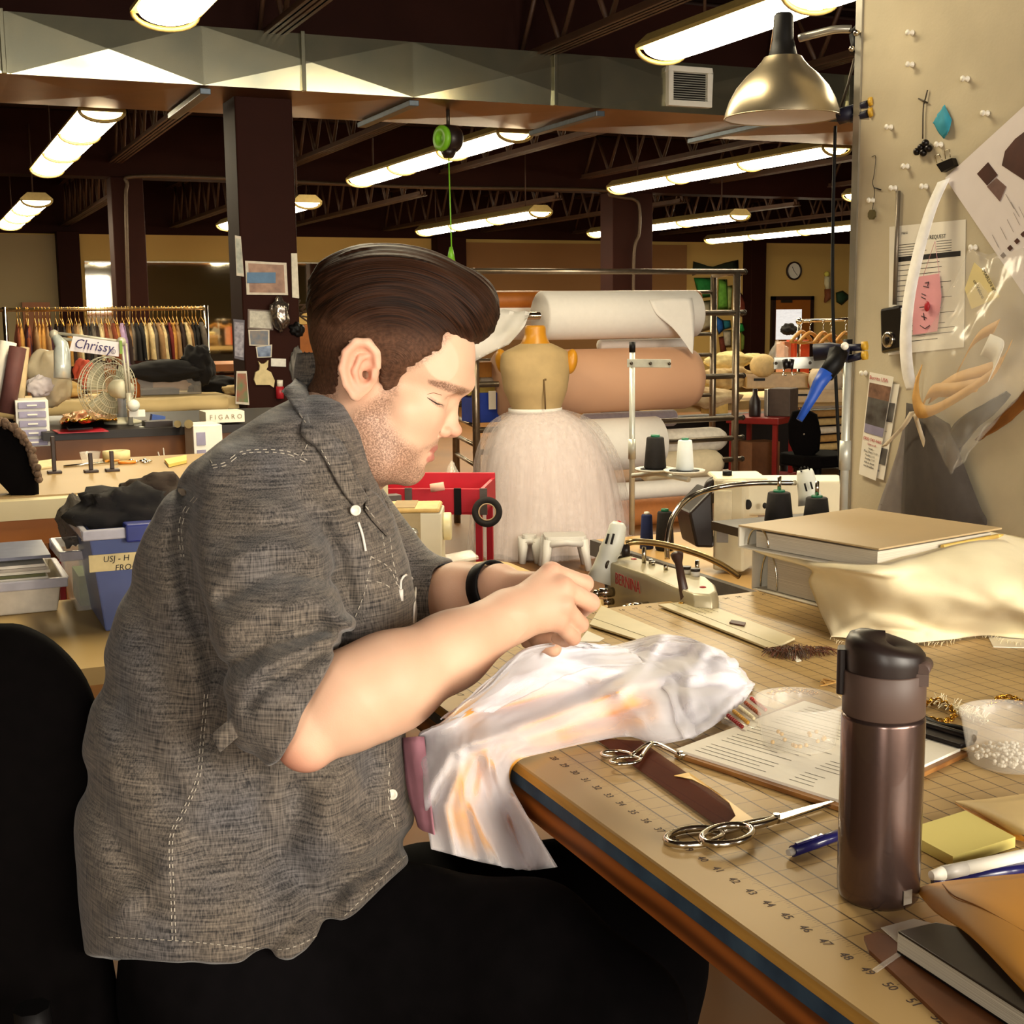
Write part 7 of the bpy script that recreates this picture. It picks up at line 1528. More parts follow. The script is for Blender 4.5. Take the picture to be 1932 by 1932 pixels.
tag(lump(tuple(ad(318, 700, 8.3)), .16, (1.5, .8, .42), 51, .25, M('cloth_black', '#120d0b', .9), 'black_clothes'), 'heap of black clothes on top of the clear bin', 'clothes')
tag(lump(tuple(ad(372, 690, 8.4)), .13, (.8, .8, .9), 53, .3, M('cloth_black', '#120d0b', .9), 'black_clothes'), 'tall heap of black clothes at the rail end', 'clothes')
tag(lump(tuple(ad(160, 706, 8.3)), .085, (.8, .7, 1.0), 55, .3, M('cloth_coral', '#c9533a', .8), 'coral_cloth'), 'coral red cloth under the name card', 'cloth')
for x, y, c_, nm, lab in ((252, 735, '#8f4a1c', 'amber_jar', 'amber jar behind the arm lamp post'), (128, 735, '#9a6a30', 'amber_jar', 'dull amber jar behind the cream bag'), (145, 740, '#5c3a20', 'brown_jar', 'brown jar left of the fan')):
    p = ad(x, y, 8.1); o = MB().lathe([(.035, .925), (.04, .93), (.04, 1.0), (.025, 1.02), (.025, 1.04), (0, 1.04)], 18, Matrix.Translation((p.x, p.y, 0))); one(o, nm, M(nm+c_[1:3], c_, .25), lab, 'jar')
p = ad(300, 690, 9.0); wt = thing('wooden_table', 'orange brown wooden table near the column', 'table', (2.0, 9.6, 0)); a = ad(392, 688, 9.4); c = ad(470, 745, 9.4); MB().box((a.x, a.y, a.z-.05), (c.x+.3, a.y+.7, a.z)).build('tabletop', m_orange, wt); MB().box((a.x, a.y+.02, 0), (a.x+.06, a.y+.08, a.z-.05)).build('leg', m_orange, wt); MB().box((c.x+.2, a.y+.02, 0), (c.x+.26, a.y+.08, a.z-.05)).build('leg', m_orange, wt); MB().box((a.x+.1, a.y+.05, .5), (c.x+.1, a.y+.5, a.z-.08)).build('drawer', M('wood_shadowless', '#8a5424', .6), wt)
tag(lump(tuple(ad(415, 732, 8.7)), .15, (1.2, .7, .5), 61, .3, M('cloth_black', '#120d0b', .9), 'black_clothes'), 'black cloth heap in front of the orange table', 'clothes')
tag(lump(tuple(ad(438, 735, 8.6)), .06, (1.2, .7, .5), 63, .3, m_cream4, 'cream_cloth'), 'cream cloth bundle beside the brown column', 'cloth')
RY = 10.0; ra, rb = ay(8, 581, RY), ay(386, 585, RY); rz = (ra.z+rb.z)/2
rk = thing('clothes_rail', 'chrome clothes rail crowded with small hanging cloths', 'clothes rail', ((ra.x+rb.x)/2, RY, 0)); MB().cyl((ra.x-.05, RY, rz), (rb.x+.02, RY, rz), .014).build('rail', M('rail_brass', '#c0a070', .25, .9), rk)
for x in (ra.x, rb.x+.01): MB().cyl((x, RY, .05), (x, RY, rz+.02), .016).build('post', m_chrome, rk); MB().cyl((x, RY-.25, .05), (x, RY+.25, .05), .016).build('foot', m_chrome, rk)
MB().cyl((ra.x, RY, .4), (rb.x, RY, .4), .012).build('lower_bar', m_chrome, rk)
cols = [('rust', '#7c3a1c'), ('golden', '#b5813a'), ('cream', '#c9b283'), ('dark brown', '#2c1a12'), ('black', '#150f0d'), ('tan', '#97734a'), ('grey', '#5d5348'), ('dark red', '#6a1c16'), ('plum', '#3a1a24')]
protos = {}; n = 46
seq = [0, 1, 8, 0, 5, 1, 1, 5, 8, 3, 3, 4, 1, 3, 5, 2, 3, 4, 6, 3, 2, 0, 5, 0, 1, None, 3, 5, 6, 4, 4, 2, 2, 6, 5, 2, 3, 7, 1, 5, 3, 2, 5, 4, 4, 6]
def cloth_piece(nm, hexc, w_, L, seed):
    t = thing('hanging_cloth', '', 'cloth', (0, 0, rz), 'small cloths on the chrome rail'); rs = np.random.RandomState(seed); G = []
    for i in range(7):
        f = i/6; row = []
        for j in range(13):
            a_ = 2*PI*j/12; k = (.35+.65*min(1, f*3))*(1+.18*math.sin(3*a_+seed)*f); row.append((w_*math.cos(a_)*k, .17*math.sin(a_)*k*(.6+.4*f), -.10-L*f))
        G.append(row)
    b = MB().sheet(G); o = b.build('cloth', M('hang_'+nm.replace(' ', '_'), hexc, .85, var=.2, scale=30), t)
    o.location = (0, 0, 0); o.data.transform(Matrix.Translation((0, 0, rz)))
    b = MB().tube(catmull([(0, 0, -.03), (0, 0, -.06), (0, -.10, -.115), (0, .10, -.115), (0, 0, -.06)], 4), .003, 5); b.tube([(0, .012*math.cos(k*PI/6), .012*math.sin(k*PI/6)+.004) for k in range(10)], .003, 5).tube([(0, 0, -.01), (0, 0, -.06)], .003, 5)
    o = b.build('wire_hanger', m_brass, t); o.data.transform(Matrix.Translation((0, 0, rz))); return t
for i, s_ in enumerate(seq):
    nm, hx = ('lavender', '#a58bb0') if s_ is None else cols[s_]
    x = ra.x+.06+(rb.x-ra.x-.08)*(i+.5)/n+random.uniform(-.008, .008); lab = nm+' cloth hanging on the chrome rail at left' if s_ is not None else 'long lavender cloth hanging in the middle of the chrome rail'
    if nm not in protos: protos[nm] = cloth_piece(nm, hx, .026 if s_ is not None else .04, .26+.04*random.random() if s_ is not None else .36, len(protos)+1); o = protos[nm]; o.location = (x, RY, rz); o['label'] = lab
    else: o = copy_thing(protos[nm], (x, RY, rz), lab, None, random.uniform(-.12, .12))
# ================================================================== FAR WALL: mirror, doors, clock
m_mirror = M('mirror', '#d8d0bc', .03, 1, var=.01); x0, x1 = ay(165, 600, YW).x, ay(640, 600, YW).x; zt = ay(300, 496, YW).z
mr = thing('wall_mirror', 'long mirror along the far wall reflecting the ceiling lights', 'mirror', ((x0+x1)/2, YW-.03, .3)); MB().box((x0, YW-.02, .3), (x1, YW-.004, zt)).build('mirror_glass', m_mirror, mr); MB().box((x0, YW-.03, zt), (x1, YW-.004, zt+.02)).build('top_trim', m_alu, mr)
m_door = M('door_orange', '#9a5a20', .45, var=.08, scale=3); xa, xb = ay(1452, 600, YW).x, ay(1530, 600, YW).x; zt2 = ay(1490, 566, YW).z
d2 = structure(MB().box((xa+.07, YW-.07, 0), (xb-.07, YW-.02, zt2)), 'door_1', m_door, 'orange wooden door with a window in the far wall'); f = MB()
for lo, hi in (((xa, 0), (xa+.07, zt2+.07)), ((xb-.07, 0), (xb, zt2+.07)), ((xa, zt2), (xb, zt2+.07))): f.box((lo[0], YW-.09, lo[1]), (hi[0], YW-.02, hi[1]))
f.build('door_frame', m_trim, d2); wa, wb = ay(1465, 584, YW-.08), ay(1512, 640, YW-.08); MB().box((wa.x, YW-.075, wb.z), (wb.x, YW-.065, wa.z)).build('door_window', M('door_glass', '#dcd9d6', .2, emit=.7), d2); q = ay(1485, 568, YW-.1); MB().box((q.x-.12, YW-.1, q.z-.03), (q.x+.12, YW-.07, q.z+.02)).build('door_closer', m_darkm, d2)
xa, xb = ay(-40, 600, YW).x, ay(101, 600, YW).x; zt3 = ay(50, 568, YW).z
d3 = structure(MB().box((xa, YW-.05, 0), (xb, YW+.02, zt3)), 'door_2', m_trim, 'dark doorway at far left with a brown door standing open'); MB().box((ay(42, 600, YW).x, YW-.14, 0), (ay(94, 600, YW).x, YW-.06, zt3-.02)).build('door_leaf', m_door, d3)
ck = thing('wall_clock', 'round white wall clock with a dark rim on the far cream wall', 'clock', tuple(ay(1497, 511, YW-.03))); c_ = ay(1497, 511, YW-.02); X = frame(c_, (1, 0, 0), (0, -1, 0)); r_ = .155*1.08
MB().lathe([(r_*.84, 0), (r_, 0), (r_*1.02, .03), (r_*.9, .045), (r_*.84, .03)], 40, X, cap=False).build('clock_rim', m_trim, ck); MB().lathe([(0, .012), (r_*.86, .012)], 40, X, cap=False).build('clock_face', m_paper, ck)
MB().box((-.004, 0, .016), (.004, r_*.5, .02), X @ Matrix.Rotation(.5, 4, 'Z')).box((-.003, 0, .016), (.003, r_*.7, .02), X @ Matrix.Rotation(-2.4, 4, 'Z')).build('clock_hands', m_black, ck)
# coloured cloth pieces pinned on the far cream wall
def wallcloth(label, pts, hexc, D_, cat='cloth', dep=.08):
    P = [ay(x, y, D_) for x, y in pts]; c_ = sum(P, Vector())/len(P); dv = (CPOS-c_).normalized()*dep; Q = [c_+(p-c_)*.6+dv for p in P]; n_ = len(P)
    b = MB(); b.add(P+Q, [tuple(range(n_))[::-1], tuple(range(n_, 2*n_))]+[(i, (i+1) % n_, (i+1) % n_+n_, i+n_) for i in range(n_)], True); return one(b, 'hanging_cloth', M('wc_'+hexc[1:], hexc, .8, var=.25, scale=14), label, cat)
WD = YW-.04
for a_ in [('dark green scalloped drape high on the far wall', [(1308, 493), (1325, 500), (1345, 503), (1370, 495), (1393, 490), (1394, 512), (1401, 520), (1390, 523), (1370, 513), (1330, 514), (1306, 520)], '#28301f'), ('bright green shirt hung on the far wall', [(1309, 524), (1348, 524), (1344, 560), (1322, 562), (1314, 545)], '#1f7a34'),
           ('lime green cloth hung beside the rack post', [(1356, 527), (1372, 527), (1374, 585), (1354, 584)], '#6aa83a'), ('pale yellow green cloth strip on the far wall', [(1372, 540), (1382, 538), (1380, 585), (1373, 585)], '#9aa860'), ('brown doll like cloth figure on the far wall', [(1384, 556), (1398, 552), (1408, 570), (1412, 597), (1400, 598), (1388, 590)], '#7a3420'),
           ('blue cloth bundle hanging on the far wall', [(1352, 596), (1364, 604), (1366, 622), (1356, 632), (1350, 612)], '#1c5aa8'), ('teal cloth patch beside the blue bundle', [(1364, 604), (1378, 604), (1380, 618), (1366, 622)], '#1c6a78'), ('emerald cloth bit right of the rack post', [(1390, 609), (1402, 610), (1408, 626), (1394, 628)], '#1f8a3c'), ('white cloth hanging under the green shirt', [(1316, 570), (1340, 566), (1344, 620), (1318, 628)], '#b9ad8e'),
           ('pale cloth hanging below the teal patch', [(1364, 624), (1380, 622), (1380, 655), (1366, 655)], '#b0a48c'), ('rust brown cloth strip below the blue bundle', [(1356, 636), (1366, 634), (1372, 668), (1360, 668)], '#6a2c18'), ('olive green cloth right of the rack post', [(1398, 628), (1408, 628), (1404, 664), (1398, 662)], '#6a7a2c'), ('grey brown cloth nearest the far column', [(1412, 612), (1424, 620), (1426, 640), (1416, 652)], '#6e5c48'), ('dark brown cloth under the wall drapes', [(1405, 655), (1425, 650), (1428, 676), (1404, 672)], '#2c1a14')]:
    wallcloth(*a_, WD)
wallcloth('green leaf shaped cloth beside the power cord', [(1577, 552), (1590, 548), (1606, 560), (1588, 576), (1578, 570)], '#1f3a22', YW-.04)
toy = thing('hanging_toy', 'cream and brown hanging toy with a yellow top', 'toy', tuple(ay(1560, 540, YW-.07)))
MB().ball(ay(1560, 517, YW-.07), .05, 12, (1, 1, 1)).build('yellow_top', M('toy_yellow', '#d8cf5a', .7), toy); MB().tube([ay(1561, 522, YW-.07), ay(1560, 535, YW-.07), ay(1562, 546, YW-.07)], [.057, .055, .04], 10).build('cream_middle', M('toy_cream', '#d8cfa8', .7), toy); MB().tube([ay(1562, 545, YW-.07), ay(1563, 560, YW-.07), ay(1556, 570, YW-.07)], [.068, .074, .02], 10).build('brown_bottom', M('toy_brown', '#7a4424', .7), toy)
# ================================================================== FABRIC ROLL RACK, DRESS FORM
KY = 7.62
ff = thing('roll_rack', 'steel pipe rack holding long fabric rolls', 'rack', (4.2, KY, 0)); m_rack = M('rack_steel', '#8d7f6c', .3, .85)
xL, xR, xL2, xR2 = ay(897, 700, KY).x, ay(1388, 700, KY).x, ay(858, 700, KY+.75).x, ay(1345, 700, KY+.75).x; ztop = ay(1385, 513, KY).z
for x, y in ((xL, KY), (xR, KY), (xL2, KY+.75), (xR2, KY+.75)): MB().cyl((x, y, 0), (x, y, ztop), .024).build('post', m_rack, ff)
for py_ in (513, 590, 709, 788, 826, 866): z_ = ay(1390, py_, KY).z; MB().cyl((xL-.02, KY, z_), (xR+.06, KY, z_), .018).build('cross_bar', m_rack, ff); MB().ball((xR+.06, KY, z_), .02, 8).build('bar_cap', m_darkm, ff)
for py_ in (551, 630, 669, 745): z_ = ay(1345, py_, KY+.75).z; MB().cyl((xL2-.02, KY+.75, z_), (xR2+.02, KY+.75, z_), .014).build('cross_bar', m_rack, ff)
for py_ in (762, 805, 842, 880, 925): z_ = ay(890, py_, KY).z; MB().cyl((xL, KY, z_), (xL2, KY+.75, z_), .014).build('rung', m_rack, ff)
MB().cyl((xL, KY, ztop), (xL2, KY+.75, ztop), .02).build('top_rail', m_rack, ff); MB().cyl((xR, KY, ztop), (xR2, KY+.75, ztop), .02).build('top_rail', m_rack, ff)
def roll(label, xa_, xb_, py_, rpx, mat, y, core=None, end=0, grp='fabric and paper rolls'):
    a = ay(xa_, py_, y); c = ay(xb_, py_, y); z_ = (a.z+c.z)/2; D_ = (a-CPOS).dot(_F); r = rpx*D_/CF; t = thing('fabric_roll', label, 'roll', ((a.x+c.x)/2, y, z_-r), grp); L = c.x-a.x
    X = frame((a.x, y, z_), (1, 0, 0)) @ Matrix.Rotation(PI/2, 4, 'Y')
    pr = [(r*.16, 0), (r*.9, 0), (r, .012)]+([(r, L-.10), (r*.9, L-.04), (r*.6, L), (0, L)] if end else [(r, L-.012), (r*.9, L), (r*.16, L)])
    MB().lathe(pr, 40, X).build('roll', mat, t)
    if core: MB().lathe([(r*.12, -core), (r*.15, -core), (r*.15, L+.02), (r*.12, L+.02)], 16, X).build('core_pole', m_chrome, t)
    return t, a, c, r, z_
m_rollw = M('roll_white', '#e6e1d9', .7, var=.02); m_kraft = M('roll_kraft', '#c79a7a', .7, var=.03, scale=3); m_rollc = M('roll_cream', '#cfc0a0', .7, var=.05); m_tube = M('tube_orange', '#a8601c', .55, var=.06)
t, a, c, r, z_ = roll('big white paper roll on the upper bar', 1018, 1310, 594, 46, m_rollw, KY-.03, .35)
G = [[ay(1225, 566, KY-.03-r*.86), ay(1262, 562, KY-.03-r*.9), ay(1306, 562, KY-.03-r*.9)], [ay(1238, 592, KY-.04-r), ay(1275, 590, KY-.04-r), ay(1310, 590, KY-.04-r)], [ay(1268, 618, KY-.05-r), ay(1288, 616, KY-.05-r), ay(1310, 620, KY-.05-r)], [ay(1288, 642, KY-.055-r), ay(1298, 642, KY-.055-r), ay(1309, 645, KY-.055-r)], [ay(1303, 664, KY-.055-r), ay(1305, 666, KY-.055-r), ay(1307, 668, KY-.055-r)]]
MB().sheet(smooth_grid(G, 4, 4), .001).build('loose_sheet', m_rollw, t)
roll('orange brown cardboard tube behind the big white roll', 905, 1318, 565, 17, m_tube, KY+.35)
roll('thin white roll between the white and kraft rolls', 1130, 1298, 650, 11, m_rollw, KY+.3)
roll('big pinkish kraft paper roll on the middle bar', 940, 1313, 718, 62, m_kraft, KY, None, 1)
roll('grey lilac roll just under the kraft roll', 1100, 1272, 792, 16, M('roll_lilac', '#9a9096', .7), KY+.25)
roll('white paper roll right of the tulle skirt', 1080, 1240, 838, 50, m_rollw, KY-.1)
roll('cream white roll ending at a point by the rack post', 1200, 1365, 832, 24, M('roll_ivory', '#d3cbbd', .7), KY+.12, None, 1)
roll('cream padded roll behind the white thread cone', 1215, 1358, 877, 27, m_rollc, KY+.05, None, 1)
roll('long thin white roll low on the rack', 1150, 1345, 922, 17, m_rollw, KY-.05)
roll('orange tan cloth roll at the bottom of the rack', 1150, 1300, 965, 26, M('roll_tan', '#b9753c', .7, var=.08), KY+.1)
roll('second tan roll near the floor behind the cones', 1160, 1300, 1010, 22, M('roll_tan', '#b9753c', .7, var=.08), KY+.1)
roll('white cloth roll left of the dress form', 880, 1000, 600, 42, m_rollw, KY+.45)
tag(cloth('white_drape', [[H(890, 590, 8.2), H(950, 585, 8.2), H(1000, 590, 8.2)], [H(885, 640, 8.1), H(940, 630, 8.1), H(990, 615, 8.1)], [H(895, 682, 8.1), H(930, 664, 8.1), H(960, 650, 8.1)]], m_rollw, None, 5, 5, .02, edge=False), 'white cloth draped beside the man\'s forehead', 'cloth')
def rbx(label, q0, q1, y, dep, hexc, name='carton', cat='box'): a, c = ay(*q0, y), ay(*q1, y); return one(MB().box((a.x, y, c.z), (c.x, y+dep, a.z)), name, M('bx_'+hexc[1:], hexc, .6), label, cat, bev=.004)
rbx('brown cardboard carton left of the dress form arm cap', (900, 684), (946, 711), KY+.1, .2, '#a8712c'); rbx('yellow card box above the blue box', (884, 732), (950, 744), KY+.05, .15, '#c9ae52')
bl = rbx('blue box with a white tag behind the dress form', (893, 742), (946, 796), KY+.02, .2, '#1c3a9a'); a, c = ay(922, 738, KY-.01), ay(936, 772, KY-.01); one(MB().box((a.x, KY-.01, c.z), (c.x, KY-.005, a.z)), 'paper_tag', m_card, 'white tag hanging on the blue box', 'tag')
one(MB().cyl(ay(905, 722, KY+.1), ay(962, 722, KY+.1), .032, n=16), 'cardboard_tube', M('tube_grey', '#8a7d72', .6), 'grey brown tube poking out beside the dress form', 'tube')
# dress form
FD = 7.9; fx, fy = vert(1010, 772, FD); fu = FD/CF
df = thing('dress_form', 'linen dress form torso with wooden neck and arm caps', 'dress form', (fx, fy, 0)); m_linen = M('linen', '#b49a6c', .8, var=.08, scale=12, bump=.2, bscale=300); m_woodn = M('form_wood', '#c98a22', .35, var=.08, scale=8)
def ell(rows, name, mat, cap=True):
    G = []
    for py_, hx, hd, cx_ in rows:
        z_ = zv(fx, fy, py_); G.append([(fx+cx_*fu+hx*fu*math.cos(a_), fy+hd*fu*math.sin(a_), z_) for a_ in [2*PI*k/40 for k in range(41)]])
    G = smooth_grid(G, 4, 1); b = MB().sheet(G)
    for row in (G[0], G[-1]): b.add([tuple(p) for p in row[:-1]], [tuple(range(40))])
    return b.build(name, mat, df)
ell([(648, 30, 26, 2), (655, 46, 32, 2), (666, 66, 38, 1), (690, 70, 44, 1), (712, 66, 50, 1), (735, 62, 50, 1), (752, 55, 46, 2), (775, 47, 40, 2), (800, 47, 40, 2)], 'torso', m_linen)
ell([(614, 17, 15, 1), (618, 20, 18, 1), (632, 21, 19, 1), (644, 26, 23, 1), (652, 32, 26, 1)], 'neck_cap', m_woodn)
for s_, cx_ in ((-1, 947), (1, 1077)): p = ad(cx_, 682, FD); MB().ball(p, .075, 20, (.5, .62, 1.0), Matrix.Rotation(.18*s_, 4, 'Y')).build('arm_cap', m_woodn, df)
fp = lambda x, y: Vector(vert(x, y, FD-.19)+(zv(*vert(x, y, FD-.19), y),))
MB().tube([ad(1026, 716, FD-.175), ad(1028, 745, FD-.18), ad(1029, 772, FD-.145)], .005, 6).tube([ad(1027, 716, FD-.17), ad(1031, 716, FD-.17)], .006, 6).build('front_seam', M('seam_brown', '#6a5232', .8), df)
MB().cyl((fx, fy, .02), (fx, fy, zv(fx, fy, 790)), .02).build('stand_pole', m_darkm, df); MB().lathe([(0, .0), (.2, 0), (.2, .015), (.03, .04)], 24, Matrix.Translation((fx, fy, 0))).build('stand_base', m_darkm, df)
# tulle skirt on the form
m_tulleskirt = M('skirt_tulle', '#f3e6e2', .8, alpha=.50, var=.04, scale=4); m_tulle2 = M('skirt_underlayer', '#f0dfd8', .85, alpha=.93, var=.05, scale=4)
tk = thing('tulle_skirt', 'full white pink tulle skirt on the dress form', 'skirt', (fx, fy, zv(fx, fy, 1045)))
def skirt(prof, seed, amp, mat, name, hem):
    G = []; n = 160
    for i, (py_, hx) in enumerate(prof):
        z_ = zv(fx, fy, py_); row = []
        for k in range(n+1):
            a_ = 2*PI*(k % n)/n; f = i/(len(prof)-1); v = vnoise(np.array([[math.cos(a_)*5, math.sin(a_)*5, f*.8]]), seed)[0]*.7+vnoise(np.array([[math.cos(a_)*12, math.sin(a_)*12, f*.5]]), seed+1)[0]*.35
            r = 1+amp*v*min(1, f*2.2); zz_ = z_+(hem*vnoise(np.array([[math.cos(a_)*4, math.sin(a_)*4, 0]]), seed+2)[0] if f > .8 else 0)
            row.append((fx+hx*fu*r*math.cos(a_)+(4+26*min(1, f*1.3))*fu, fy+hx*.80*fu*r*math.sin(a_), zz_))
        G.append(row)
    return MB().sheet(smooth_grid(G, 3, 1)).build(name, mat, tk)
skirt([(774, 46), (788, 62), (810, 84), (845, 104), (895, 119), (950, 127), (1000, 134), (1034, 138)], 81, .05, m_tulle2, 'tulle_layer', .03)
skirt([(773, 48), (786, 68), (806, 94), (842, 117), (892, 132), (950, 142), (1005, 149), (1044, 152)], 71, .03, m_tulleskirt, 'tulle_layer', .03)
skirt([(773, 49), (782, 76), (800, 106), (830, 126), (870, 143), (930, 153), (990, 163), (1040, 169)], 91, .03, M('skirt_tulle_outer', '#f0e4e0', .8, alpha=.28), 'tulle_layer', .05)
for m_, a0_, a1_ in ((m_tulleskirt, .1, .75), (MATS['skirt_tulle_outer'], .05, .5)):        # gathered layers: denser in vertical pleats
    g = NT(m_); tc_ = g.n('ShaderNodeTexCoord'); mp_ = g.n('ShaderNodeMapping'); mp_.inputs['Scale'].default_value = (26, 26, 1.2); g.l(tc_.outputs['Object'], mp_.inputs[0]); n_ = g.n('ShaderNodeTexNoise'); n_.inputs['Scale'].default_value = 1; g.l(mp_.outputs[0], n_.inputs['Vector']); g.l(g.math('MULTIPLY_ADD', n_.outputs['Fac'], a1_-a0_, a0_), g.b.inputs['Alpha'])
MB().lathe([(49*fu, -.012), (51*fu, -.012), (51*fu, .014), (49*fu, .014)], 40, Matrix.Translation((fx+.02*0, fy, zv(fx, fy, 774))) @ Matrix.Diagonal((1.03, .84, 1, 1)), close=True).build('waistband', m_rollw, tk)
# plastic stools
def stool(label, x0, x1, ytop, ybot, D_):
    a, c = ad(x0, ytop, D_), ad(x1, ytop, D_); p = (a+c)/2; w_ = (c-a).length/2; t = thing('plastic_stool', label, 'stool', (p.x, p.y, 0), 'white plastic stools'); X = Matrix.Translation((p.x, p.y, 0)) @ Matrix.Rotation(-.35, 4, 'Z'); h = p.z
    MB().rbox((-w_, -w_*.8, h-.02), (w_, w_*.8, h), .03, X).build('seat', m_smw if False else M('stool_white', '#d6d2cc', .4, var=.02), t, bev=.004)
    for sx_ in (-1, 1):
        for sy_ in (-1, 1): b = MB().tube([X @ Vector((sx_*w_*.82, sy_*w_*.66, h-.02)), X @ Vector((sx_*w_*1.08, sy_*w_*.85, 0))], [.03, .02], 8); b.build('leg', M('stool_white', '#d6d2cc', .4, var=.02), t)
    MB().tube([X @ Vector((-w_*.8, -w_*.78, h-.04)), X @ Vector((0, -w_*.80, h-.03)), X @ Vector((w_*.8, -w_*.78, h-.04))], .022, 6).build('apron', M('stool_white', '#d6d2cc', .4, var=.02), t)
stool('white plastic step stool in front of the tulle skirt', 1026, 1104, 1008, 1066, 7.42); stool('white plastic stool partly behind the skirt hem', 985, 1012, 1008, 1060, 7.6)
# ================================================================== RIGHT BACKGROUND
m_creamT = M('table_cream', '#c9ad76', .6, var=.08, scale=5)
bt = thing('display_table', 'cream covered table crowded with bins in the right background', 'table', (6.6, 9.8, 0)); a, c = ad(1405, 735, 11.0), ad(1640, 762, 11.0); MB().box((a.x-.9, a.y-.2, c.z-.02), (c.x+.6, a.y+.8, c.z+.05)).build('tabletop', m_creamT, bt); MB().box((a.x-.85, a.y-.16, 0), (a.x-.78, a.y-.1, c.z)).build('leg', m_black2, bt); MB().box((c.x+.5, a.y-.16, 0), (c.x+.56, a.y-.1, c.z)).build('leg', m_black2, bt); MB().box((a.x-.8, a.y+.1, .1), (c.x+.5, a.y+.7, c.z-.12)).build('dark_shelf', m_black2, bt)
for i in range(6): MB().tube([(a.x+.5+.02*i, a.y-.05+.02*i, .25+i*.07), (c.x+.4, a.y-.05, .25+i*.07+.01)], .03, 8).build('folded_cloth', M('fold%d' % (i % 3), ('#c9ab70', '#b0864a', '#d6c8b0')[i % 3], .8), bt)
TB = c.z+.05
def onT(x, y, D_): p = ad(x, y, D_); return p
one(MB().ball(ad(1439, 690, 10.9), .105, 24, (1, 1, .92)), 'foam_head_ball', M('ball_cream', '#d0b27a', .7), 'cream ball standing on the long clear bin', 'ball'); one(MB().ball(ad(1558, 716, 10.8), .14, 24, (1, 1, .95)), 'foam_head_ball', M('ball_pale', '#d2c0a4', .7), 'pale pink ball behind the blue clamp', 'ball')
m_binc = M('bin_amber', '#c2a06a', .35, alpha=.8, var=.1)
def rbin(label, q0, q1, D_, dep): a, c = ad(*q0, D_), ad(*q1, D_); t = thing('storage_bin', label, 'storage bin', (a.x, a.y, c.z), 'bins on the cream table'); X = frame((a.x, a.y, c.z), Vector((c.x-a.x, c.y-a.y, 0)).normalized()); L = Vector((c.x-a.x, c.y-a.y, 0)).length; MB().box((0, 0, 0), (L, dep, a.z-c.z), X).build('bin_body', m_binc, t, bev=.01); MB().box((-.01, -.01, a.z-c.z-.02), (L+.01, dep+.01, a.z-c.z), X).build('rim', m_binc, t); MB().box((L*.12, -.012, (a.z-c.z)*.55), (L*.3, -.008, (a.z-c.z)*.72), X).build('handle', m_black, t); return t
rbin('long amber clear bin under the cream ball', (1408, 706), (1525, 733), 10.9, .3); rbin('amber clear bin below the pale ball', (1490, 736), (1600, 760), 10.7, .3)
tag(lump(tuple(ad(1375, 680, 11.2)), .16, (1.3, .6, .45), 101, .3, M('cloth_ivory', '#d8c488', .8), 'ivory_cloth'), 'ivory cloth bundle seen through the rack posts', 'cloth'); tag(lump(tuple(ad(1415, 676, 11.4)), .10, (1.5, .6, .4), 103, .3, M('cloth_ivory', '#d8c488', .8), 'ivory_cloth'), 'ivory cloth bundle left of the cream ball', 'cloth')
tag(lump(tuple(ad(1370, 712, 11)), .17, (1.4, .6, .5), 105, .35, M('cloth_mixed', '#8a6a3c', .8, h2='#d0b884', scale=10), 'mixed_cloth'), 'mixed tan cloth pile behind the rack', 'cloth'); tag(lump(tuple(ad(1335, 750, 10.5)), .2, (1.4, .6, .4), 107, .3, M('cloth_dust', '#a8875a', .8, h2='#d6c298', scale=8), 'mixed_cloth'), 'folded cream cloth behind the kraft roll end', 'cloth')
rbx('cream paper roll end seen under the rack bar', (1342, 755), (1374, 780), 8.9, .15, '#d0ae62', 'paper_block', 'paper'); tag(lump(tuple(ad(1560, 700, 10.9)), .12, (1.2, .7, .5), 109, .3, M('cloth_peach', '#c9a274', .8), 'peach_cloth'), 'peach cloth heap behind the clamp', 'cloth')
# bags and hangers
rbx('orange red shopping bag below the wooden hangers', (1499, 642), (1526, 734), 9.6, .12, '#c2441c', 'shopping_bag', 'bag'); rbx('salmon pink bag left of the orange bag', (1480, 645), (1500, 734), 9.65, .12, '#c98a6a', 'shopping_bag', 'bag'); tag(lump(tuple(ad(1470, 668, 11.3)), .1, (.8, .6, 1.0), 111, .3, m_clear, 'plastic_bag'), 'clear crinkled bag left of the salmon bag', 'plastic bag'); tag(lump(tuple(ad(1488, 622, 11.5)), .07, (1.1, .7, .7), 113, .3, M('cloth_black', '#120d0b', .9), 'black_clothes'), 'black wig like lump by the door window', 'clothes')
hr = thing('hanger_rail', 'short rail carrying spare wooden hangers', 'rail', tuple(ad(1560, 602, 11.2))); pa_, pb_ = ad(1508, 606, 11.2), ad(1660, 600, 11.2); MB().cyl(pa_, pb_, .014).build('rail', m_chrome, hr); MB().cyl(pa_, Vector((pa_.x, pa_.y, 0)), .014).build('post', m_chrome, hr); MB().ball(pa_, .03, 10).build('end_knob', m_chrome, hr)
m_hang = M('hanger_wood', '#b9823a', .4, var=.1, scale=12)
hg = None
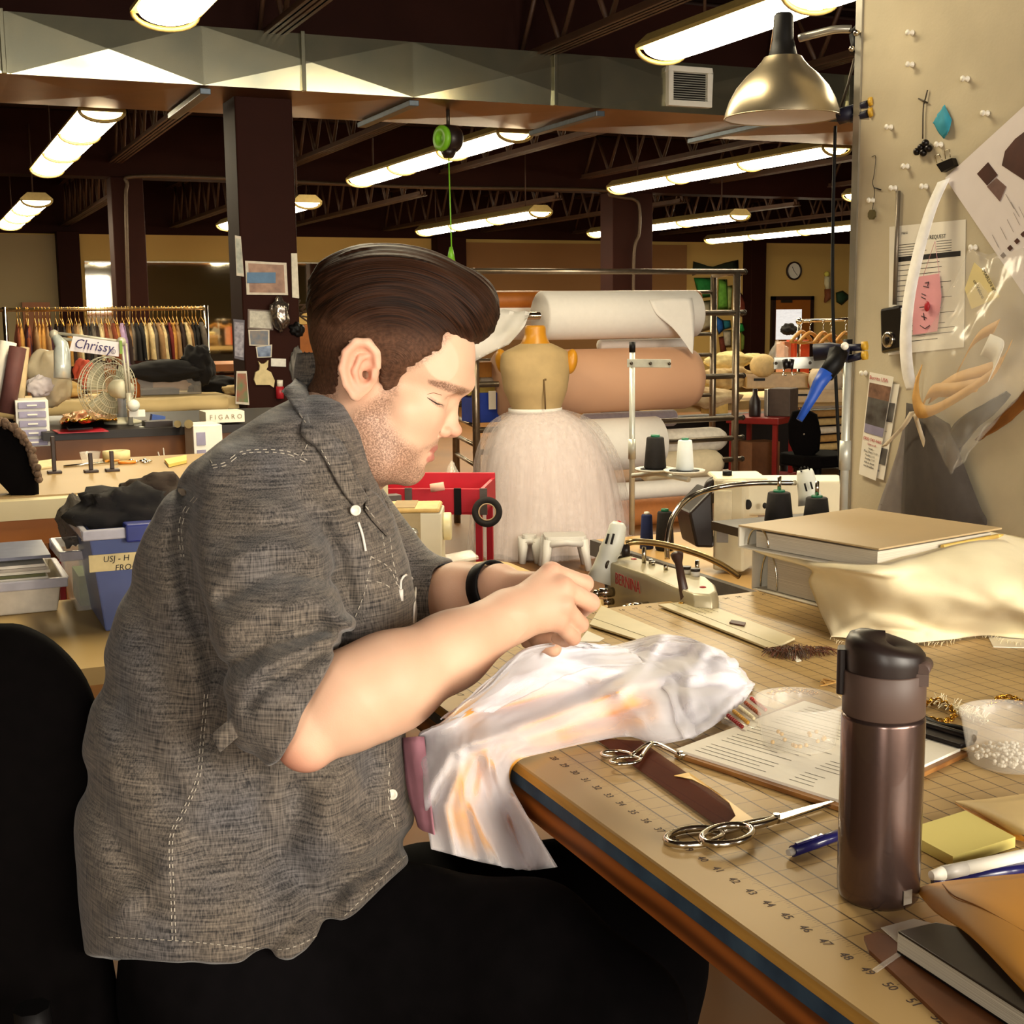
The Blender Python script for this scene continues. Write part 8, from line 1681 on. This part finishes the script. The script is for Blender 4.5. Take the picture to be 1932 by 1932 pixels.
for k, (x, y, rz_) in enumerate(((1512, 628, .5), (1528, 630, .45), (1553, 630, .55), (1568, 634, .4), (1595, 630, .5))):
    c_ = ad(x, y, 11.1); lab = 'wooden hanger on the short rail, '+('leftmost one', 'second from the left', 'middle one', 'second from the right', 'rightmost one')[k]
    t = thing('wooden_hanger', lab, 'hanger', tuple(c_), 'wooden hangers'); t.rotation_euler = (0, 0, rz_)
    if hg is None:
        b = MB().tube(catmull([(-.20, 0, -.07), (-.10, 0, -.02), (0, 0, .01), (.10, 0, -.02), (.20, 0, -.07)], 5), [.012]+[.016]*19+[.012], 8); o = b.build('shoulder_bar', m_hang, t); o.data.transform(Matrix.Translation(c_)); b = MB().cyl((-.18, 0, -.075), (.18, 0, -.075), .008, n=8); o = b.build('lower_bar', m_hang, t); o.data.transform(Matrix.Translation(c_)); b = MB().tube(catmull([(0, 0, .01), (0, 0, .06), (.02, 0, .085), (.0, 0, .11), (-.02, 0, .09)], 4), .004, 6); o = b.build('hook', m_chrome, t); o.data.transform(Matrix.Translation(c_)); hg = t
    else:
        for ch_ in list(hg.children): o = ch_.copy(); COL.objects.link(o); o.parent = t
# red cart, chair and small things
rc2 = thing('red_trolley', 'dark red utility trolley in the right background', 'trolley', tuple(az(1420, 915, 0))); D2 = 10.2; a = ad(1376, 786, D2); c = ad(1466, 786, D2-.2); dd = Vector((c.x-a.x, c.y-a.y, 0)); L = dd.length; X = frame((a.x, a.y, 0), dd.normalized()); m_dred = M('trolley_red', '#7c1512', .45, var=.1)
for z_ in (a.z, .16): MB().box((-.02, -.02, z_-.05), (L+.02, .4, z_), X).build('shelf', m_dred, rc2, bev=.006)
for x in (0, L-.035):
    for y in (0, .35): MB().box((x, y, .08), (x+.035, y+.03, a.z-.05), X).build('leg', m_dred, rc2); q = X @ Vector((x+.017, y+.015, .04)); MB().ball(q, .04, 10, (1, .5, 1)).build('caster', m_black, rc2)
sp2 = thing('speaker_box', 'grey box speaker with silver side on the red trolley', 'speaker', tuple(ad(1465, 786, D2))); q = ad(1448, 786, D2); X2 = frame((q.x, q.y, a.z), dd.normalized()); MB().box((0, .02, 0), (.17, .2, .21), X2).build('cabinet', M('speaker_grey', '#4a3c34', .6), sp2, bev=.006); MB().box((-.03, .0, 0), (0, .2, .205), X2).build('silver_side', m_alu, sp2, bev=.004)
for lab, x, y, D_, r, h in (('black spray bottle on the red trolley', 1424, 786, D2, .042, .21), ('black bottle standing low beside the trolley leg', 1486, 905, 11.5, .066, .25)):
    p = ad(x, y, D_); z0 = a.z if D_ == D2 else p.z; one(MB().lathe([(r, z0), (r*1.05, z0+.01), (r*1.05, z0+h*.55), (r*.45, z0+h*.78), (r*.45, z0+h), (0, z0+h)], 20, Matrix.Translation((p.x, p.y, 0))), 'black_bottle', m_lid, lab, 'bottle')
fb = thing('floor_box', 'dark brown box under the red trolley', 'box', tuple(ad(1440, 905, 10.2))); p = ad(1418, 905, 10.1); MB().box((p.x, p.y, .165), (p.x+.25, p.y+.2, .42)).build('box_body', M('box_dark', '#6a4428', .6), fb)
oc = thing('task_chair', 'black task chair in the right background', 'chair', tuple(az(1530, 950, 0))); CD = 9.0; p = ad(1520, 862, CD); G = []
for s_, dd_ in ((.05, 0), (.9, 0), (1, .02), (.9, .05), (.05, .05)): G.append([ad(1517+(x-1517)*s_, 820+(y-820)*s_, CD-.1+dd_) for x, y in ((1486, 800), (1495, 776), (1520, 770), (1542, 782), (1549, 815), (1546, 850), (1525, 868), (1500, 860), (1488, 835), (1486, 800))])
MB().sheet(G).build('backrest', m_chair, oc); s0 = ad(1542, 866, CD); MB().rbox((-.2, -.2, -.04), (.22, .2, .04), .08, Matrix.Translation(s0), n=4).build('seat', m_chair, oc, bev=.015); MB().cyl((s0.x, s0.y, .08), (s0.x, s0.y, s0.z), .03).build('gas_lift', m_black, oc)
for k in range(5): an = k*2*PI/5; MB().cyl((s0.x, s0.y, .1), (s0.x+.3*math.cos(an), s0.y+.3*math.sin(an), .05), .02, .014).build('leg', m_black, oc)
MB().tube(catmull([ad(1508, 850, CD-.05), ad(1500, 880, CD-.05), ad(1530, 885, CD)], 4), .02, 8).build('back_support', m_black, oc)
# ================================================================== GREEN REEL, COLUMN NOTES
gr = thing('cord_reel', 'green and black retractable cord reel hung below the duct', 'cord reel', tuple(ad(848, 300, 7.3))); m_green = M('reel_green', '#7cc22c', .4, var=.04); GD = 7.3; nn = (-_R*.75+Vector((-_F.x, -_F.y, 0))*.66).normalized(); c_ = ay(846, 262, 7.95); GD = (c_-CPOS).dot(_F); X = frame(c_, Vector((0, 0, 1)).cross(nn), nn)
MB().lathe([(0, -.06), (.075, -.06), (.085, -.045), (.085, .03), (.07, .04), (0, .04)], 32, X).build('drum', m_lid, gr); MB().lathe([(.022, .04), (.078, .04), (.078, .062), (.06, .072), (.028, .066), (.022, .05)], 32, X).build('side_cover', m_green, gr)
MB().tube([c_+Vector((0, 0, -.06)), c_+Vector((0, 0, -.115))], [.06, .03], 12).build('outlet', m_lid, gr); MB().cyl(c_+Vector((0, 0, .06)), Vector((c_.x, c_.y, 2.66)), .012).build('hook', m_darkm, gr)
MB().cyl(c_+Vector((0, 0, -.11)), ad(852, 472, GD), .0045, n=8).build('cord', m_green, gr); MB().tube([ad(851, 466, GD), ad(851, 475, GD), ad(851, 494, GD)], [.010, .016, .028], 12).build('handle', m_green, gr)
CYF = ROW1-.122
def cq(x, y): return ay(x, y, CYF)
def note(label, pts, hexc, cat='photo', h2=None, inner=None, sc=30, border='#c9bfae'):
    P = [cq(*q) for q in pts]; t = thing('pinned_photo' if cat == 'photo' else 'pinned_paper', label, cat, tuple(P[0]), 'pictures on the brown column'); Q = [p+Vector((0, -.006, 0)) for p in P]
    MB().add(P+Q, [(0, 1, 2, 3), (4, 5, 6, 7), (0, 1, 5, 4), (1, 2, 6, 5), (2, 3, 7, 6), (3, 0, 4, 7)]).build('backing', M('bk_'+border[1:], border, .6), t)
    if hexc: c0_ = sum(Q, Vector())/4; I = [c0_+(q-c0_)*.86+Vector((0, -.001, 0)) for q in Q]; MB().add(I, [(0, 1, 2, 3)]).build('picture', M('pc_'+hexc[1:], hexc, .5, h2=h2, scale=sc), t)
    return t
t = note('wide photo with a blue sign, topmost on the brown column', [(462, 492), (540, 496), (543, 557), (465, 556)], '#7a5a4c', 'photo', '#b08a70', None, 14); P = [ay(x, y, CYF-.012) for x, y in ((466, 514), (520, 514), (520, 534), (466, 534))]; MB().add(P, [(0, 1, 2, 3)]).build('blue_band', M('sign_blue', '#4a6f92', .5), t)
note('small engraving in a grey mount on the brown column', [(467, 583), (515, 586), (515, 623), (467, 620)], '#a8a294', 'photo', '#c9c4b4', None, 60, '#6e6058'); note('blue grey snapshot below the engraving', [(468, 622), (508, 622), (508, 653), (470, 652)], '#5a6676', 'photo', '#8a7a6a', None, 24); note('dark blue snapshot tucked lowest behind the others', [(482, 654), (513, 650), (512, 674), (485, 675)], '#2a3a5a', 'photo', '#8fa0bc', None, 20)
note('small white printed label on the brown column', [(511, 676), (539, 677), (539, 692), (511, 691)], None, 'label', None, None, 10, '#d9d6cc'); note('narrow picture with green and red patches at the column left side', [(446, 700), (465, 700), (470, 764), (444, 762)], '#4a7a48', 'photo', '#b03a34', None, 12); note('tall white paper on the column right side', [(549, 478), (560, 478), (564, 563), (551, 561)], None, 'paper', None, None, 10, '#d2cbb8')
note('narrow paper strip at the upper left of the column', [(443, 444), (454, 446), (460, 522), (446, 520)], '#8a8f84', 'paper', '#c9c6b4', None, 20); note('grey lace sample at the column left side', [(440, 602), (461, 604), (460, 680), (442, 676)], '#6e6a74', 'sample', '#aaa4ac', None, 40, '#5a5660')
m_cat = M('cat_cream', '#cdbb8c', .7); ct_ = [(486, 681), (491, 686), (498, 686), (505, 679), (504, 692), (501, 697), (510, 702), (517, 718), (515, 731), (508, 726), (482, 726), (478, 716), (481, 702), (488, 698), (489, 690)]
P = [cq(x, y) for x, y in ct_]; Q = [p+Vector((0, -.02, 0)) for p in P]; n_ = len(P); one(MB().add(P+Q, [tuple(range(n_))[::-1], tuple(range(n_, 2*n_))]+[(i, (i+1) % n_, (i+1) % n_+n_, i+n_) for i in range(n_)]), 'cat_cutout', m_cat, 'cream cat shaped wooden cutout on the brown column', 'ornament')
tag(lump(tuple(ay(529, 592, CYF-.05)), .055, (1, .6, 1.7), 121, .35, M('foil_silver', '#8a8078', .2, .9, var=.3, scale=30), 'foil_flower'), 'crumpled silver foil ornament on the brown column', 'ornament'); tag(lump(tuple(ay(560, 622, CYF)), .05, (1, .6, .8), 123, .35, m_black, 'black_bow'), 'black bow on the right edge of the brown column', 'bow'); tag(lump(tuple(ay(561, 690, CYF)), .06, (.8, .6, 1.9), 125, .3, M('cloth_greyw', '#8d8880', .8, h2='#2a2628', scale=9), 'grey_cloth'), 'grey and black cloth hanging at the column right edge', 'cloth')
rb2 = thing('marker_tube', 'red tube with a cream cap in front of the brown column', 'tube', tuple(ay(528, 752, CYF-.025))); MB().cyl(ay(528, 752, CYF-.025), ay(528, 729, CYF-.025), .024, n=14).build('tube', m_red, rb2); MB().cyl(ay(528, 729, CYF-.025), ay(528, 717, CYF-.025), .018, n=14).build('cap', m_card, rb2)
br = MB()
for k in range(14): a = ay(546+random.uniform(-2, 2), 590+random.uniform(-12, 14), 8.1); c = ay(570+random.uniform(-6, 32), 572+random.uniform(-14, 34), 8.1+random.uniform(-.2, .2)); br.tube([a, a.lerp(c, .5)+Vector((0, 0, random.uniform(-.03, .03))), c], .006, 5)
tag(br.build('dry_branches', M('twig', '#4a3420', .8), fix=False), 'dry twigs sticking out right of the brown column', 'branches')
rbx('cream box on the shelf behind his head', (548, 590), (600, 612), 10.5, .4, '#c2a25c'); rbx('orange brown cabinet behind his neck', (552, 613), (605, 972), 10.5, .5, '#9a5a20', 'cabinet', 'cabinet')
